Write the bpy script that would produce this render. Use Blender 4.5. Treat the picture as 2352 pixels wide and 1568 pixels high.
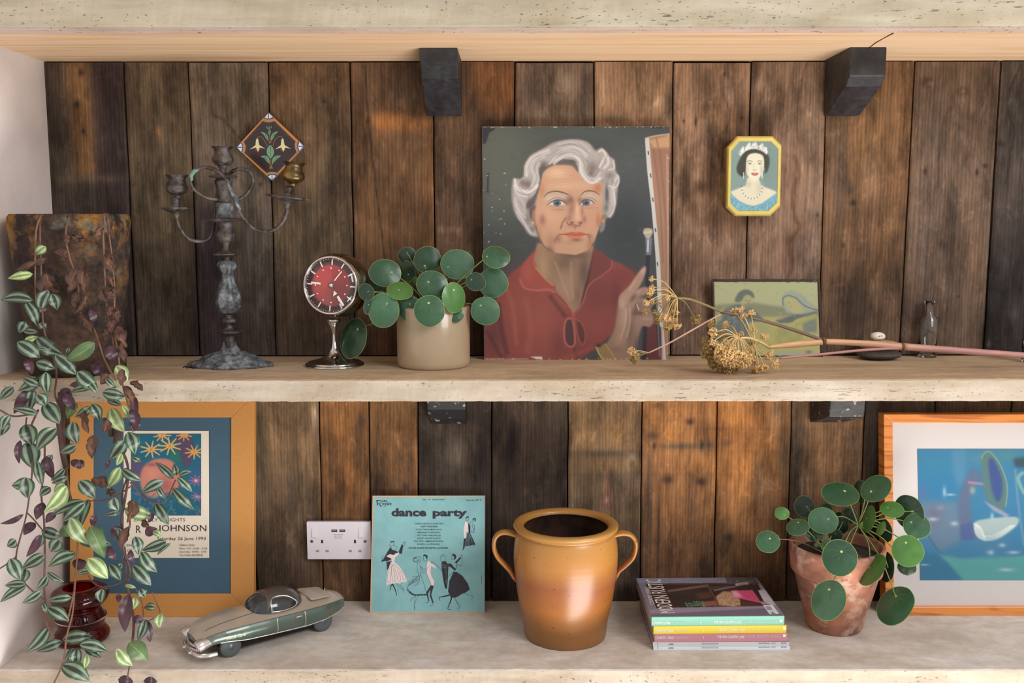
import bpy, math, random
import numpy as np
from mathutils import Vector, Matrix, noise as mnoise
from mathutils.geometry import tessellate_polygon
for o in list(bpy.data.objects): bpy.data.objects.remove(o)
S = bpy.context.scene; COL = S.collection
R = math.radians; PI = math.pi
# ---------------------------------------------------------------- camera
W, H = 2352, 1568
F, PITCH, YAW, ROLL, CX, CZ, CD = 2246.9, 0.1241, -0.0011, -0.001, 0.0, 0.8548, 2.113
def ray(px, py):
    u, v = px - W/2, py - H/2
    c, s = math.cos(-ROLL), math.sin(-ROLL); u, v = c*u - s*v, s*u + c*v
    x, y, z = u/F, 1.0, -v/F
    c, s = math.cos(-PITCH), math.sin(-PITCH); y, z = c*y - s*z, s*y + c*z
    c, s = math.cos(-YAW), math.sin(-YAW); x, y = c*x - s*y, s*x + c*y
    return Vector((x, y, z))
CAM = Vector((CX, -CD, CZ))
def onY(px, py, Y): r = ray(px, py); return CAM + r*((Y + CD)/r.y)
def onZ(px, py, Z): r = ray(px, py); return CAM + r*((Z - CZ)/r.z)
def onP(px, py, P, N): r = ray(px, py); return CAM + r*((P - CAM).dot(N)/r.dot(N))
def projn(P):
    P = np.asarray(P, float); x = P[..., 0]-CX; y = P[..., 1]+CD; z = P[..., 2]-CZ
    c, s = math.cos(YAW), math.sin(YAW); x, y = c*x-s*y, s*x+c*y
    c, s = math.cos(PITCH), math.sin(PITCH); y, z = c*y-s*z, s*y+c*z
    u, v = F*x/y, -F*z/y
    c, s = math.cos(ROLL), math.sin(ROLL); u, v = c*u-s*v, s*u+c*v
    return W/2+u, H/2+v
def kpx(P):      # pixels per metre at a point
    return F/max(.1, (P - CAM).dot(ray(W/2, H/2).normalized()))
cam = bpy.data.cameras.new('camera'); co = bpy.data.objects.new('camera', cam); COL.objects.link(co)
ex = (ray(W/2+1000, H/2) - ray(W/2, H/2)).normalized(); ef = ray(W/2, H/2).normalized(); eu = ex.cross(ef)
co.matrix_world = Matrix(((ex.x, eu.x, -ef.x, CAM.x), (ex.y, eu.y, -ef.y, CAM.y), (ex.z, eu.z, -ef.z, CAM.z), (0, 0, 0, 1)))
cam.lens = 36*F/W; cam.sensor_width = 36; cam.clip_start = .05; S.camera = co
# ---------------------------------------------------------------- world, lights, exposure
S.view_settings.view_transform = 'Standard'; S.view_settings.look = 'None'
S.view_settings.exposure = 0.0; S.view_settings.gamma = 1; S.view_settings.use_curve_mapping = False
w = bpy.data.worlds.new('room'); S.world = w; w.use_nodes = True
w.node_tree.nodes['Background'].inputs[0].default_value = (1.0, .955, .92, 1)
w.node_tree.nodes['Background'].inputs[1].default_value = .68
def area(name, loc, target, sx, sy, power, col):
    l = bpy.data.lights.new(name, 'AREA'); l.shape = 'RECTANGLE'; l.size = sx; l.size_y = sy; l.energy = power; l.color = col
    o = bpy.data.objects.new(name, l); COL.objects.link(o); o.location = loc
    o.rotation_euler = (Vector(target) - Vector(loc)).to_track_quat('-Z', 'Y').to_euler(); return o
area('window_light', (2.5, -3.1, 2.5), (.1, 0, .5), 1.6, 1.9, 100, (1, .985, 1))
area('floor_bounce_light', (1.0, -1.5, -.95), (.1, 0, .95), 1.6, .9, 60, (1, .95, .90))  # added area light below the shelves, stands in for bounce off the floor
# ---------------------------------------------------------------- helpers
ORG = {}
def lin(c):
    c = np.asarray(c, float)/255.; return np.where(c <= .04045, c/12.92, ((c+.055)/1.055)**2.4)
def L4(c, g=1.0): a = lin(c)*g; return (float(a[0]), float(a[1]), float(a[2]), 1)
def tag(o, label=None, cat=None, group=None, kind=None):
    if label: o['label'] = label
    if cat: o['category'] = cat
    if group: o['group'] = group
    if kind: o['kind'] = kind
    return o
def empty(name, loc, label=None, cat=None, group=None, kind=None, rot=None):
    o = bpy.data.objects.new(name, None); COL.objects.link(o); o.location = loc; o.empty_display_size = .03
    if rot: o.rotation_euler = rot
    ORG[o] = Vector(loc); return tag(o, label, cat, group, kind)
def mesh(name, V, Fc, mats, parent=None, smooth=False, cols=None, mi=None, loc=None, local=False):
    me = bpy.data.meshes.new(name); V = np.asarray([tuple(v) for v in V] if not isinstance(V, np.ndarray) else V, float)
    org = Vector((0, 0, 0))
    if parent is not None and not local: org = ORG[parent]
    elif loc is not None: org = Vector(loc)
    if not local: V = V - np.array(org)
    me.from_pydata(V.tolist(), [], [tuple(f) for f in Fc] if not isinstance(Fc, np.ndarray) else Fc.tolist())
    if not isinstance(mats, (list, tuple)): mats = [mats]
    for m in mats: me.materials.append(m)
    if mi is not None: me.polygons.foreach_set('material_index', list(mi))
    if smooth: me.polygons.foreach_set('use_smooth', [True]*len(me.polygons))
    if cols is not None:
        a = me.color_attributes.new('Col', 'FLOAT_COLOR', 'POINT')
        c = np.ones((len(V), 4)); c[:, :3] = cols; a.data.foreach_set('color', c.ravel())
    me.update(); o = bpy.data.objects.new(name, me); COL.objects.link(o)
    if parent is not None: o.parent = parent; ORG[o] = org if not local else Vector((0, 0, 0))
    else: o.location = org; ORG[o] = org
    return o
def box(x0, x1, y0, y1, z0, z1):
    V = [(x, y, z) for x in (x0, x1) for y in (y0, y1) for z in (z0, z1)]
    return V, [(0, 1, 3, 2), (4, 6, 7, 5), (0, 4, 5, 1), (2, 3, 7, 6), (0, 2, 6, 4), (1, 5, 7, 3)]
def bevel(o, w=.001, seg=2):
    m = o.modifiers.new('bevel', 'BEVEL'); m.width = w; m.segments = seg; m.limit_method = 'ANGLE'; m.angle_limit = R(40); return o
def join(parts):
    V, Fc = [], []
    for v, f in parts:
        n = len(V); V += [tuple(p) for p in v]; Fc += [tuple(i+n for i in q) for q in f]
    return V, Fc
def spline(P, n=8, closed=False):
    P = [Vector(p) for p in P]; out = []; N = len(P); rng = N if closed else N-1
    for i in range(rng):
        if closed: a, b, c, d = P[(i-1) % N], P[i], P[(i+1) % N], P[(i+2) % N]
        else: a, b, c, d = P[max(i-1, 0)], P[i], P[i+1], P[min(i+2, N-1)]
        for k in range(n):
            t = k/n; out.append(.5*((2*b) + (c-a)*t + (2*a-5*b+4*c-d)*t*t + (-a+3*b-3*c+d)*t**3))
    if not closed: out.append(P[-1])
    return out
def tube(P, r, n=8, flat=1.0, caps=True):
    P = [Vector(p) for p in P]; N = len(P); rr = r if isinstance(r, (list, tuple)) else [r]*N
    if len(rr) != N: rr = list(np.interp(np.linspace(0, 1, N), np.linspace(0, 1, len(rr)), rr))
    V, Fc = [], []; t0 = (P[1]-P[0]).normalized(); a = Vector((0, 0, 1)) if abs(t0.z) < .9 else Vector((1, 0, 0))
    u = t0.cross(a).normalized()
    for i in range(N):
        t = (P[min(i+1, N-1)] - P[max(i-1, 0)]).normalized(); u = (u - t*u.dot(t)).normalized(); v = t.cross(u)
        for k in range(n):
            an = 2*PI*k/n; V.append(P[i] + u*(math.cos(an)*rr[i]) + v*(math.sin(an)*rr[i]*flat))
    for i in range(N-1):
        for k in range(n): Fc.append((i*n+k, i*n+(k+1) % n, (i+1)*n+(k+1) % n, (i+1)*n+k))
    if caps: Fc.append(tuple(range(n))[::-1]); Fc.append(tuple((N-1)*n+k for k in range(n)))
    return V, Fc
def lathe(prof, C, n=48, M=None, mod=None, close=True):
    C = Vector(C); V, Fc = [], []
    for i, (r, z) in enumerate(prof):
        for k in range(n):
            a = 2*PI*k/n; q = r*(mod(i, a, z) if mod else 1); p = Vector((q*math.cos(a), q*math.sin(a), z))
            V.append(C + (M @ p if M else p))
    for i in range(len(prof)-1):
        for k in range(n): Fc.append((i*n+k, i*n+(k+1) % n, (i+1)*n+(k+1) % n, (i+1)*n+k))
    if close:
        Fc.append(tuple(range(n))[::-1]); Fc.append(tuple((len(prof)-1)*n+k for k in range(n)))
    return V, Fc
def sm(prof, n=4):   # smooth a profile
    return [(p.x, p.y) for p in spline([(a, b, 0) for a, b in prof], n)]
# ---- materials
class NT:
    def __init__(s, name):
        s.m = bpy.data.materials.new(name); s.m.use_nodes = True; s.t = s.m.node_tree; s.b = s.t.nodes['Principled BSDF']
    def n(s, typ, **kw):
        nd = s.t.nodes.new('ShaderNode'+typ)
        for k, v in kw.items():
            if k.startswith('i_'):
                key = k[2:]; nd.inputs[int(key) if key.isdigit() else key].default_value = v
            else: setattr(nd, k, v)
        return nd
    def l(s, a, b): s.t.links.new(a, b)
    def mul(s, A, B, typ='MULTIPLY', fac=1.0):
        m = s.n('MixRGB', blend_type=typ); 
        for sock, v in ((m.inputs[0], fac), (m.inputs[1], A), (m.inputs[2], B)):
            if isinstance(v, bpy.types.NodeSocket): s.l(v, sock)
            elif isinstance(v, (int, float)): sock.default_value = v if sock.type == 'VALUE' else (v, v, v, 1)
            else: sock.default_value = v
        return m.outputs[0]
    def noise(s, sc=(1, 1, 1), scale=5, det=4, rnd=False, rough=.55, dist=0, coord='Object'):
        tc = s.n('TexCoord'); mp = s.n('Mapping'); mp.inputs['Scale'].default_value = sc; s.l(tc.outputs[coord], mp.inputs[0])
        if rnd:
            oi = s.n('ObjectInfo'); mm = s.n('Math', operation='MULTIPLY', i_1=37.0); s.l(oi.outputs['Random'], mm.inputs[0])
            cb = s.n('CombineXYZ'); [s.l(mm.outputs[0], cb.inputs[k]) for k in range(3)]; s.l(cb.outputs[0], mp.inputs[1])
        nz = s.n('TexNoise'); nz.inputs['Scale'].default_value = scale; nz.inputs['Detail'].default_value = det
        nz.inputs['Roughness'].default_value = rough; nz.inputs['Distortion'].default_value = dist; s.l(mp.outputs[0], nz.inputs[0])
        return nz.outputs[0]
    def ramp(s, x, stops):
        r = s.n('ValToRGB'); e = r.color_ramp.elements
        while len(e) < len(stops): e.new(.5)
        for el, (p, c) in zip(e, stops): el.position = p; el.color = c if isinstance(c, tuple) else (c, c, c, 1)
        s.l(x, r.inputs[0]); return r.outputs[0]
    def bump(s, h, strength=.3, dist=.001):
        b = s.n('Bump', i_Strength=strength, i_Distance=dist); s.l(h, b.inputs['Height']); s.l(b.outputs[0], s.b.inputs['Normal'])
    def set(s, **kw):
        for k, v in kw.items():
            inp = s.b.inputs[k.replace('_', ' ')]
            if isinstance(v, bpy.types.NodeSocket): s.l(v, inp)
            else: inp.default_value = v
        return s
def mk(name, c, rough=.5, metal=0, var=0, vs=20, c2=None, bump=0, bs=200, bd=.0005, coat=0, spec=.5, sc=(1, 1, 1), thr=(.4, .65), g=1.0):
    t = NT(name); t.set(Roughness=rough, Metallic=metal, Coat_Weight=coat, Specular_IOR_Level=spec)
    base = L4(c, g)
    if c2 is not None:
        nz = t.noise(sc, vs, 5); f = t.ramp(nz, [(thr[0], 0.0), (thr[1], 1.0)]); base = t.mul(base, L4(c2, g), 'MIX', f)
    if var:
        nz2 = t.noise(sc, vs*2.3, 6); f2 = t.ramp(nz2, [(.25, 1-var), (.75, 1+var)]); base = t.mul(base, f2)
    t.set(Base_Color=base)
    if bump: t.bump(t.noise(sc, bs, 4), bump, bd)
    return t.m
def vcol(name, rough=.6, spec=.5, coat=0, bump=0, bs=900, var=0.0):
    t = NT(name); a = t.n('VertexColor', layer_name='Col'); c = a.outputs[0]
    if var: c = t.mul(c, t.ramp(t.noise(scale=300), [(.3, 1-var), (.7, 1+var)]))
    t.set(Base_Color=c, Roughness=rough, Specular_IOR_Level=spec, Coat_Weight=coat, Coat_Roughness=.08)
    if bump: t.bump(t.noise(scale=bs), bump, .0004)
    return t.m
# ---- software painter, colours of flat prints and of the boards
def gblur(a, s):
    r = int(max(1, math.ceil(s*2.5))); k = np.exp(-.5*(np.arange(-r, r+1)/s)**2); k /= k.sum()
    p = np.pad(a, r, mode='edge'); p = sum(k[i]*p[i:i+a.shape[0], :] for i in range(2*r+1))
    return sum(k[i]*p[:, i:i+a.shape[1]] for i in range(2*r+1))
class Cv:
    def __init__(s, x0, y0, x1, y1, res=1.0, col=(128, 128, 128), t=(0, 0, 1)):
        s.x0, s.y0, s.res = x0, y0, res; s.w = int((x1-x0)*res)+2; s.h = int((y1-y0)*res)+2
        s.a = np.zeros((s.h, s.w, 3)); s.a[:] = col; s.t = t
    def P(s, pts):
        ox, oy, k = s.t; return [((ox+x/k-s.x0)*s.res, (oy+y/k-s.y0)*s.res) for x, y in pts]
    def win(s, Q, pad):
        xs = [q[0] for q in Q]; ys = [q[1] for q in Q]
        a = max(0, int(min(xs)-pad)); b = min(s.w, int(max(xs)+pad)+2); c = max(0, int(min(ys)-pad)); d = min(s.h, int(max(ys)+pad)+2)
        return a, b, c, d
    def put(s, m, w, col, al):
        a, b, c, d = w; m = (m*al)[..., None]; s.a[c:d, a:b] = s.a[c:d, a:b]*(1-m) + np.array(col, float)*m
    def poly(s, pts, col, al=1.0, blur=1.0, smooth=False):
        Q = s.P(pts); bl = blur*s.res/s.t[2] if blur > 1 else .6
        if smooth: Q = [(p.x, p.y) for p in spline([(x, y, 0) for x, y in Q], 6, True)]
        w = s.win(Q, bl*3+1); a, b, c, d = w
        if b <= a or d <= c: return
        X, Y = np.meshgrid(np.arange(a, b), np.arange(c, d)); ins = np.zeros(X.shape, bool); n = len(Q)
        for i in range(n):
            x1, y1 = Q[i]; x2, y2 = Q[(i+1) % n]
            if y1 == y2: continue
            ins ^= ((y1 > Y) != (y2 > Y)) & (X < (x2-x1)*(Y-y1)/(y2-y1)+x1)
        s.put(gblur(ins.astype(float), max(bl, .45)), w, col, al)
    def st(s, pts, wd, col, al=1.0, soft=1.5, n=5):
        Q = s.P(pts); k = s.res/s.t[2]
        if n > 1 and len(Q) > 2: Q = [(p.x, p.y) for p in spline([(x, y, 0) for x, y in Q], n)]
        ws = wd if isinstance(wd, (list, tuple)) else [wd, wd]; ws = np.interp(np.linspace(0, 1, len(Q)), np.linspace(0, 1, len(ws)), ws)*k*.5
        so = max(.7, soft*k); w = s.win(Q, max(ws)+so*2+1); a, b, c, d = w
        if b <= a or d <= c: return
        X, Y = np.meshgrid(np.arange(a, b).astype(float), np.arange(c, d).astype(float)); M = np.zeros(X.shape)
        for i in range(len(Q)-1):
            x1, y1 = Q[i]; dx, dy = Q[i+1][0]-x1, Q[i+1][1]-y1; L = dx*dx+dy*dy+1e-9
            tt = np.clip(((X-x1)*dx+(Y-y1)*dy)/L, 0, 1); D = np.hypot(X-x1-tt*dx, Y-y1-tt*dy)
            M = np.maximum(M, np.clip((ws[i]+(ws[i+1]-ws[i])*tt-D)/so+.5, 0, 1))
        s.put(M, w, col, al)
    def blob(s, x, y, rx, ry, col, al=1.0, ang=0):
        (cx, cy), = s.P([(x, y)]); k = s.res/s.t[2]; rx *= k; ry *= k; q = max(rx, ry)*2.2
        w = s.win([(cx, cy)], q); a, b, c, d = w
        if b <= a or d <= c: return
        X, Y = np.meshgrid(np.arange(a, b)-cx, np.arange(c, d)-cy); ca, sa = math.cos(R(ang)), math.sin(R(ang))
        U = X*ca+Y*sa; V = -X*sa+Y*ca; s.put(np.exp(-((U/rx)**2+(V/ry)**2)*1.4), w, col, al)
    def sample(s, px, py):
        x = np.clip((px-s.x0)*s.res, 0, s.w-1.001); y = np.clip((py-s.y0)*s.res, 0, s.h-1.001)
        i, j = x.astype(int), y.astype(int); fx, fy = (x-i)[..., None], (y-j)[..., None]; A = s.a
        return (A[j, i]*(1-fx)+A[j, i+1]*fx)*(1-fy)+(A[j+1, i]*(1-fx)+A[j+1, i+1]*fx)*fy
def art(name, parent, c00, c10, c01, c11, nx, ny, cv, mat, gain=1.0, off=None):
    """flat printed/painted sheet: c00 top-left, c10 top-right, c01 bottom-left, c11 bottom-right"""
    u, v = np.meshgrid(np.linspace(0, 1, nx+1), np.linspace(0, 1, ny+1)); u = u[..., None]; v = v[..., None]
    P = (np.array(c00)*(1-u)+np.array(c10)*u)*(1-v)+(np.array(c01)*(1-u)+np.array(c11)*u)*v
    px, py = projn(P); Q = cv.sample(px, py); Q = Q*.93+Q.mean(-1, keepdims=True)*.05+5; C = lin(np.clip(Q, 0, 255))*gain
    i = np.arange(ny)[:, None]*(nx+1)+np.arange(nx)[None]
    Fc = np.stack([i, i+nx+1, i+nx+2, i+1], -1).reshape(-1, 4)
    return mesh(name, P.reshape(-1, 3), Fc, mat, parent, cols=C.reshape(-1, 3))
# ---- vector print on a plane, in photo pixels
class Vec:
    def __init__(s, P, N, t=(0, 0, 1), lift=.0004):
        s.Pt, s.N, s.t = Vector(P), Vector(N).normalized(), t; s.lift = lift; s.V = []; s.F = []; s.I = []; s.m = []; s.k = 0
        if s.N.dot(CAM-s.Pt) < 0: s.N = -s.N
    def pt(s, x, y, e=0):
        ox, oy, k = s.t; return onP(ox+x/k, oy+y/k, s.Pt+s.N*(s.lift+e), s.N)
    def mi(s, m):
        if m not in s.m: s.m.append(m)
        return s.m.index(m)
    def poly(s, pts, m, smooth=False):
        s.k += 1; e = min(s.k, 60)*4e-6
        if smooth: pts = [(p.x, p.y) for p in spline([(x, y, 0) for x, y in pts], 5, True)]
        T = tessellate_polygon([[Vector((x, y, 0)) for x, y in pts]]); n = len(s.V)
        s.V += [s.pt(x, y, e) for x, y in pts]; s.F += [tuple(n+i for i in q) for q in T]; s.I += [s.mi(m)]*len(T)
    def line(s, pts, wd, m, n=4):
        s.k += 1; e = min(s.k, 60)*4e-6
        if n > 1 and len(pts) > 2: pts = [(p.x, p.y) for p in spline([(x, y, 0) for x, y in pts], n)]
        ws = wd if isinstance(wd, (list, tuple)) else [wd, wd]; ws = np.interp(np.linspace(0, 1, len(pts)), np.linspace(0, 1, len(ws)), ws)
        b = len(s.V)
        for i, (x, y) in enumerate(pts):
            x1, y1 = pts[max(i-1, 0)]; x2, y2 = pts[min(i+1, len(pts)-1)]; dx, dy = x2-x1, y2-y1; L = math.hypot(dx, dy) or 1
            h = ws[i]/2; s.V += [s.pt(x-dy/L*h, y+dx/L*h, e), s.pt(x+dy/L*h, y-dx/L*h, e)]
        for i in range(len(pts)-1): s.F.append((b+2*i, b+2*i+1, b+2*i+3, b+2*i+2)); s.I.append(s.mi(m))
    def circ(s, x, y, rx, ry, m, n=20): s.poly([(x+rx*math.cos(2*PI*k/n), y+ry*math.sin(2*PI*k/n)) for k in range(n)], m)
    def text(s, txt, x0, y0, x1, y1, m, bold=0.0, rt=None, up=None, space=1.0):
        """text stretched into the box; rt/up give the writing and up directions of a turned line (crop pixels)"""
        s.k += 1; cu = bpy.data.curves.new('t', 'FONT'); cu.body = txt; cu.offset = bold; cu.resolution_u = 2; cu.space_character = space; cu.fill_mode = 'FRONT'
        ob = bpy.data.objects.new('t', cu); COL.objects.link(ob); dg = bpy.context.evaluated_depsgraph_get()
        me = bpy.data.meshes.new_from_object(ob.evaluated_get(dg)); vs = np.array([v.co[:] for v in me.vertices])
        if len(vs):
            lo, hi = vs.min(0), vs.max(0); b = len(s.V)
            for v in vs:
                a = (v[0]-lo[0])/(hi[0]-lo[0]); c = (v[1]-lo[1])/(hi[1]-lo[1]+1e-9)
                if rt is None: X, Y = x0+a*(x1-x0), y1+c*(y0-y1)
                else: X, Y = x0+a*rt[0]+c*up[0], y0+a*rt[1]+c*up[1]
                s.V.append(s.pt(X, Y, 3e-4))
            for p in me.polygons: s.F.append(tuple(b+i for i in p.vertices)); s.I.append(s.mi(m))
        bpy.data.objects.remove(ob); bpy.data.curves.remove(cu); bpy.data.meshes.remove(me)
    def done(s, name, parent):
        return mesh(name, s.V, s.F, s.m, parent, mi=s.I)
rnd = random.Random(7)
ZM, ZT = .558, 1.186; DB, DM, DT = .333, .308, .311; XL = -.988; XR = 1.30
# ================================================================ SETTING
m_plaster = NT('plaster'); nz = m_plaster.noise(scale=14, det=5)
m_plaster.set(Base_Color=m_plaster.mul(L4((226, 216, 212)), m_plaster.ramp(nz, [(.3, .93), (.7, 1.04)])), Roughness=.9)
m_plaster.bump(m_plaster.noise(scale=40, det=6), .25, .003); m_plaster = m_plaster.m
mesh('wall_left', *box(XL-.1, XL, -1.1, .03, -.5, 1.6), m_plaster)['kind'] = 'structure'
# boards: coarse colour chart (photo pixels), grain from the material
def boards_chart():
    c = Cv(60, 120, 2460, 840, .4, (80, 64, 50))
    c.y0 = 120
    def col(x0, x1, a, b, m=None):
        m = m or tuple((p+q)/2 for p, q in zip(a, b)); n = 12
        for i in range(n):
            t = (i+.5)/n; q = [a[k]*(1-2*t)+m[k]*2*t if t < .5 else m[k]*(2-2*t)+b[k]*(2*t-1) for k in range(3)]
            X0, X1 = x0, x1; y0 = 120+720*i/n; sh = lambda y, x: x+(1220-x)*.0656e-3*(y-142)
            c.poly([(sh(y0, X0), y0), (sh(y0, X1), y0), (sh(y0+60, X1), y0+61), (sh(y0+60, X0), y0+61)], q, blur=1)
    col(60, 281, (68, 56, 46), (50, 42, 38), (56, 47, 40)); col(281, 430, (84, 70, 54), (66, 58, 50), (76, 65, 50))
    col(430, 614, (96, 82, 66), (58, 50, 46), (74, 65, 56)); col(614, 803, (88, 66, 46), (78, 66, 55), (84, 69, 52))
    col(803, 1000, (84, 62, 44), (84, 62, 46), (96, 69, 46)); col(1000, 1182, (84, 60, 42), (76, 56, 44), (84, 64, 48))
    col(1182, 1365, (112, 92, 76), (100, 80, 60)); col(1365, 1547, (138, 108, 82), (110, 84, 62))
    col(1547, 1727, (142, 112, 88), (112, 90, 76), (146, 114, 90)); col(1727, 1903, (144, 116, 94), (128, 106, 92), (146, 116, 94))
    col(1903, 2105, (132, 98, 66), (92, 74, 60), (128, 94, 66)); col(2105, 2303, (110, 88, 70), (98, 80, 66), (114, 92, 76)); col(2303, 2470, (88, 76, 66), (44, 38, 38), (70, 60, 54))
    c.poly([(150, 140), (200, 140), (222, 400), (172, 410)], (108, 78, 48), .8, 8); c.poly([(214, 140), (282, 140), (300, 640), (245, 640)], (42, 32, 33), .85, 8)
    c.poly([(100, 430), (285, 430), (300, 830), (120, 830)], (44, 37, 35), .55, 20); c.blob(200, 410, 90, 12, (92, 78, 60), .5); c.blob(112, 250, 22, 90, (48, 40, 36), .6)
    for x, y, r in ((176, 240, 8), (186, 167, 7), (191, 301, 5), (140, 437, 4), (265, 433, 4), (598, 423, 5), (745, 233, 4), (1020, 524, 5), (1051, 522, 5)): c.blob(x, y, r, r*1.3, (34, 26, 26), .95)
    c.blob(365, 305, 7, 20, (150, 105, 66), .8, -12); c.blob(335, 570, 60, 10, (56, 48, 42), .5); c.blob(340, 300, 16, 90, (64, 54, 42), .5)
    c.poly([(442, 470), (520, 470), (560, 830), (458, 830)], (40, 32, 34), .85, 12); c.blob(470, 660, 26, 160, (38, 30, 32), .7); c.blob(590, 700, 30, 110, (48, 42, 42), .6)
    for x, y, rx, ry, al in ((575, 560, 9, 50, .5), (600, 690, 12, 26, .6), (592, 730, 8, 40, .4), (466, 540, 6, 40, .4)): c.blob(x, y, rx, ry, (104, 106, 104), al)
    c.blob(560, 690, 60, 12, (40, 33, 34), .4); c.blob(505, 190, 30, 60, (70, 64, 54), .7, 10)
    c.st([(485, 225), (488, 262), (512, 274), (545, 312), (568, 330)], 5, (56, 46, 38), .8, 3); c.blob(568, 330, 22, 34, (60, 46, 36), .8); c.blob(530, 200, 40, 40, (112, 96, 76), .5)
    c.st([(488, 140), (470, 220), (455, 330)], 10, (66, 60, 52), .6, 8); c.blob(555, 400, 10, 80, (104, 96, 84), .35)
    c.blob(690, 200, 28, 90, (104, 78, 54), .5); c.blob(640, 300, 20, 160, (100, 72, 46), .4)
    for r, cc in ((22, (56, 46, 38)), (15, (92, 72, 58)), (7, (76, 58, 46))): c.blob(779, 429, r, r*1.15, cc, .9)
    c.blob(735, 460, 22, 120, (62, 54, 46), .5, 12); c.blob(700, 540, 14, 90, (58, 50, 44), .5)
    c.blob(905, 278, 62, 24, (162, 104, 56), .95); c.blob(960, 285, 34, 22, (146, 96, 54), .8); c.blob(885, 280, 16, 34, (150, 98, 58), .6); c.blob(930, 190, 60, 60, (62, 46, 36), .7); c.blob(846, 190, 10, 60, (104, 84, 64), .5)
    c.st([(838, 150), (846, 270), (862, 420), (880, 560), (900, 720)], 2.6, (36, 28, 26), .9, 2); c.blob(845, 278, 4, 9, (30, 22, 20), .9)
    c.blob(985, 400, 10, 240, (118, 78, 46), .55); c.blob(960, 700, 30, 90, (60, 44, 36), .5)
    c.poly([(1085, 142), (1182, 142), (1182, 288), (1100, 240)], (118, 76, 44), .75, 10); c.blob(1172, 200, 10, 90, (140, 88, 48), .6)
    for r, cc in ((16, (58, 46, 38)), (9, (84, 66, 50))): c.blob(1080, 360, r, r*1.4, cc, .6)
    c.poly([(1002, 518), (1060, 518), (1060, 535), (1002, 535)], (122, 96, 74), .6, 3)
    # paler right-hand boards
    for x, y, rx, ry, cc, al in ((1225, 210, 30, 60, (84, 70, 60), .8), (1300, 200, 34, 40, (142, 124, 106), .6), (1345, 200, 16, 90, (78, 66, 60), .7), (1280, 260, 60, 24, (104, 86, 70), .6),
        (1385, 200, 10, 46, (190, 162, 130), .7), (1440, 210, 36, 60, (160, 126, 98), .7), (1515, 235, 24, 26, (172, 140, 112), .7), (1538, 240, 12, 50, (72, 60, 52), .7), (1400, 275, 34, 12, (96, 76, 60), .7),
        (1620, 190, 24, 40, (98, 76, 60), .8), (1672, 215, 12, 50, (188, 156, 130), .7), (1590, 250, 20, 60, (170, 134, 106), .6), (1700, 280, 16, 60, (92, 72, 56), .7), (1650, 280, 26, 24, (160, 124, 92), .6),
        (1632, 390, 16, 60, (86, 62, 46), .85), (1612, 430, 30, 20, (82, 58, 44), .85), (1575, 450, 14, 60, (96, 70, 52), .7), (1650, 330, 34, 20, (104, 78, 60), .6), (1600, 360, 20, 50, (170, 136, 108), .5),
        (1570, 510, 20, 40, (178, 146, 120), .6), (1610, 560, 60, 30, (150, 118, 96), .5), (1590, 480, 12, 30, (98, 70, 52), .7), (1560, 620, 18, 60, (108, 80, 62), .7), (1600, 590, 14, 40, (96, 70, 54), .6), (1640, 620, 30, 30, (172, 142, 118), .5),
        (1745, 200, 20, 20, (190, 158, 130), .7), (1790, 230, 16, 60, (104, 80, 62), .6), (1830, 200, 12, 80, (96, 74, 58), .6), (1860, 250, 30, 60, (164, 134, 110), .5), (1740, 300, 12, 50, (108, 80, 58), .5),
        (1825, 420, 8, 60, (98, 72, 56), .7), (1812, 560, 10, 40, (108, 78, 58), .8), (1800, 600, 9, 36, (104, 74, 56), .8), (1870, 480, 24, 120, (158, 130, 110), .5), (1870, 600, 16, 60, (190, 164, 146), .45), (1750, 560, 30, 80, (156, 120, 92), .4),
        (1925, 400, 26, 160, (106, 86, 70), .8), (1990, 330, 40, 60, (150, 110, 70), .6), (2000, 400, 20, 90, (160, 128, 98), .5), (2070, 350, 24, 120, (146, 102, 66), .5), (1945, 430, 22, 20, (84, 70, 60), .6), (1960, 466, 9, 8, (48, 40, 38), .9), (1960, 700, 60, 90, (84, 68, 56), .6),
        (1936, 566, 18, 10, (150, 116, 72), .6), (1937, 564, 5, 7, (40, 32, 30), .9), (2000, 620, 40, 60, (120, 88, 60), .5), (2030, 540, 30, 60, (140, 102, 66), .5),
        (2130, 190, 18, 12, (56, 44, 38), .95), (2137, 192, 12, 7, (148, 120, 96), .8), (2212, 209, 16, 10, (58, 46, 40), .95), (2212, 209, 9, 6, (138, 110, 84), .8), (2150, 300, 26, 90, (92, 78, 68), .6), (2125, 393, 4, 8, (28, 22, 22), .95), (2244, 396, 4, 9, (28, 22, 22), .95), (2262, 381, 7, 6, (44, 34, 32), .9),
        (2215, 450, 26, 60, (150, 124, 104), .6), (2190, 600, 14, 160, (76, 64, 56), .5), (2120, 560, 20, 120, (104, 88, 80), .5), (2163, 562, 11, 12, (70, 58, 50), .9), (2240, 600, 18, 120, (124, 94, 70), .5), (2200, 380, 6, 90, (80, 62, 50), .4),
        (2340, 250, 20, 80, (62, 54, 48), .7), (2330, 180, 18, 40, (100, 86, 74), .5), (2345, 400, 20, 50, (102, 90, 82), .5), (2300, 330, 8, 8, (34, 28, 28), .8), (2350, 560, 40, 60, (52, 44, 42), .7), (2310, 600, 12, 30, (92, 90, 86), .4), (2330, 720, 14, 20, (84, 82, 78), .4), (2272, 790, 6, 12, (150, 146, 150), .7)):
        c.blob(x, y, rx, ry, cc, al)
    c.st([(1545, 255), (1672, 200), (1664, 270), (1672, 300), (1650, 330)], 2, (90, 66, 50), .3, 2)
    c.st([(1668, 150), (1660, 205), (1676, 260), (1666, 300), (1640, 320), (1652, 360)], 4, (96, 70, 52), .6, 3); c.st([(1852, 145), (1836, 220), (1830, 300), (1838, 330)], 4, (100, 76, 60), .6, 3)
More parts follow.
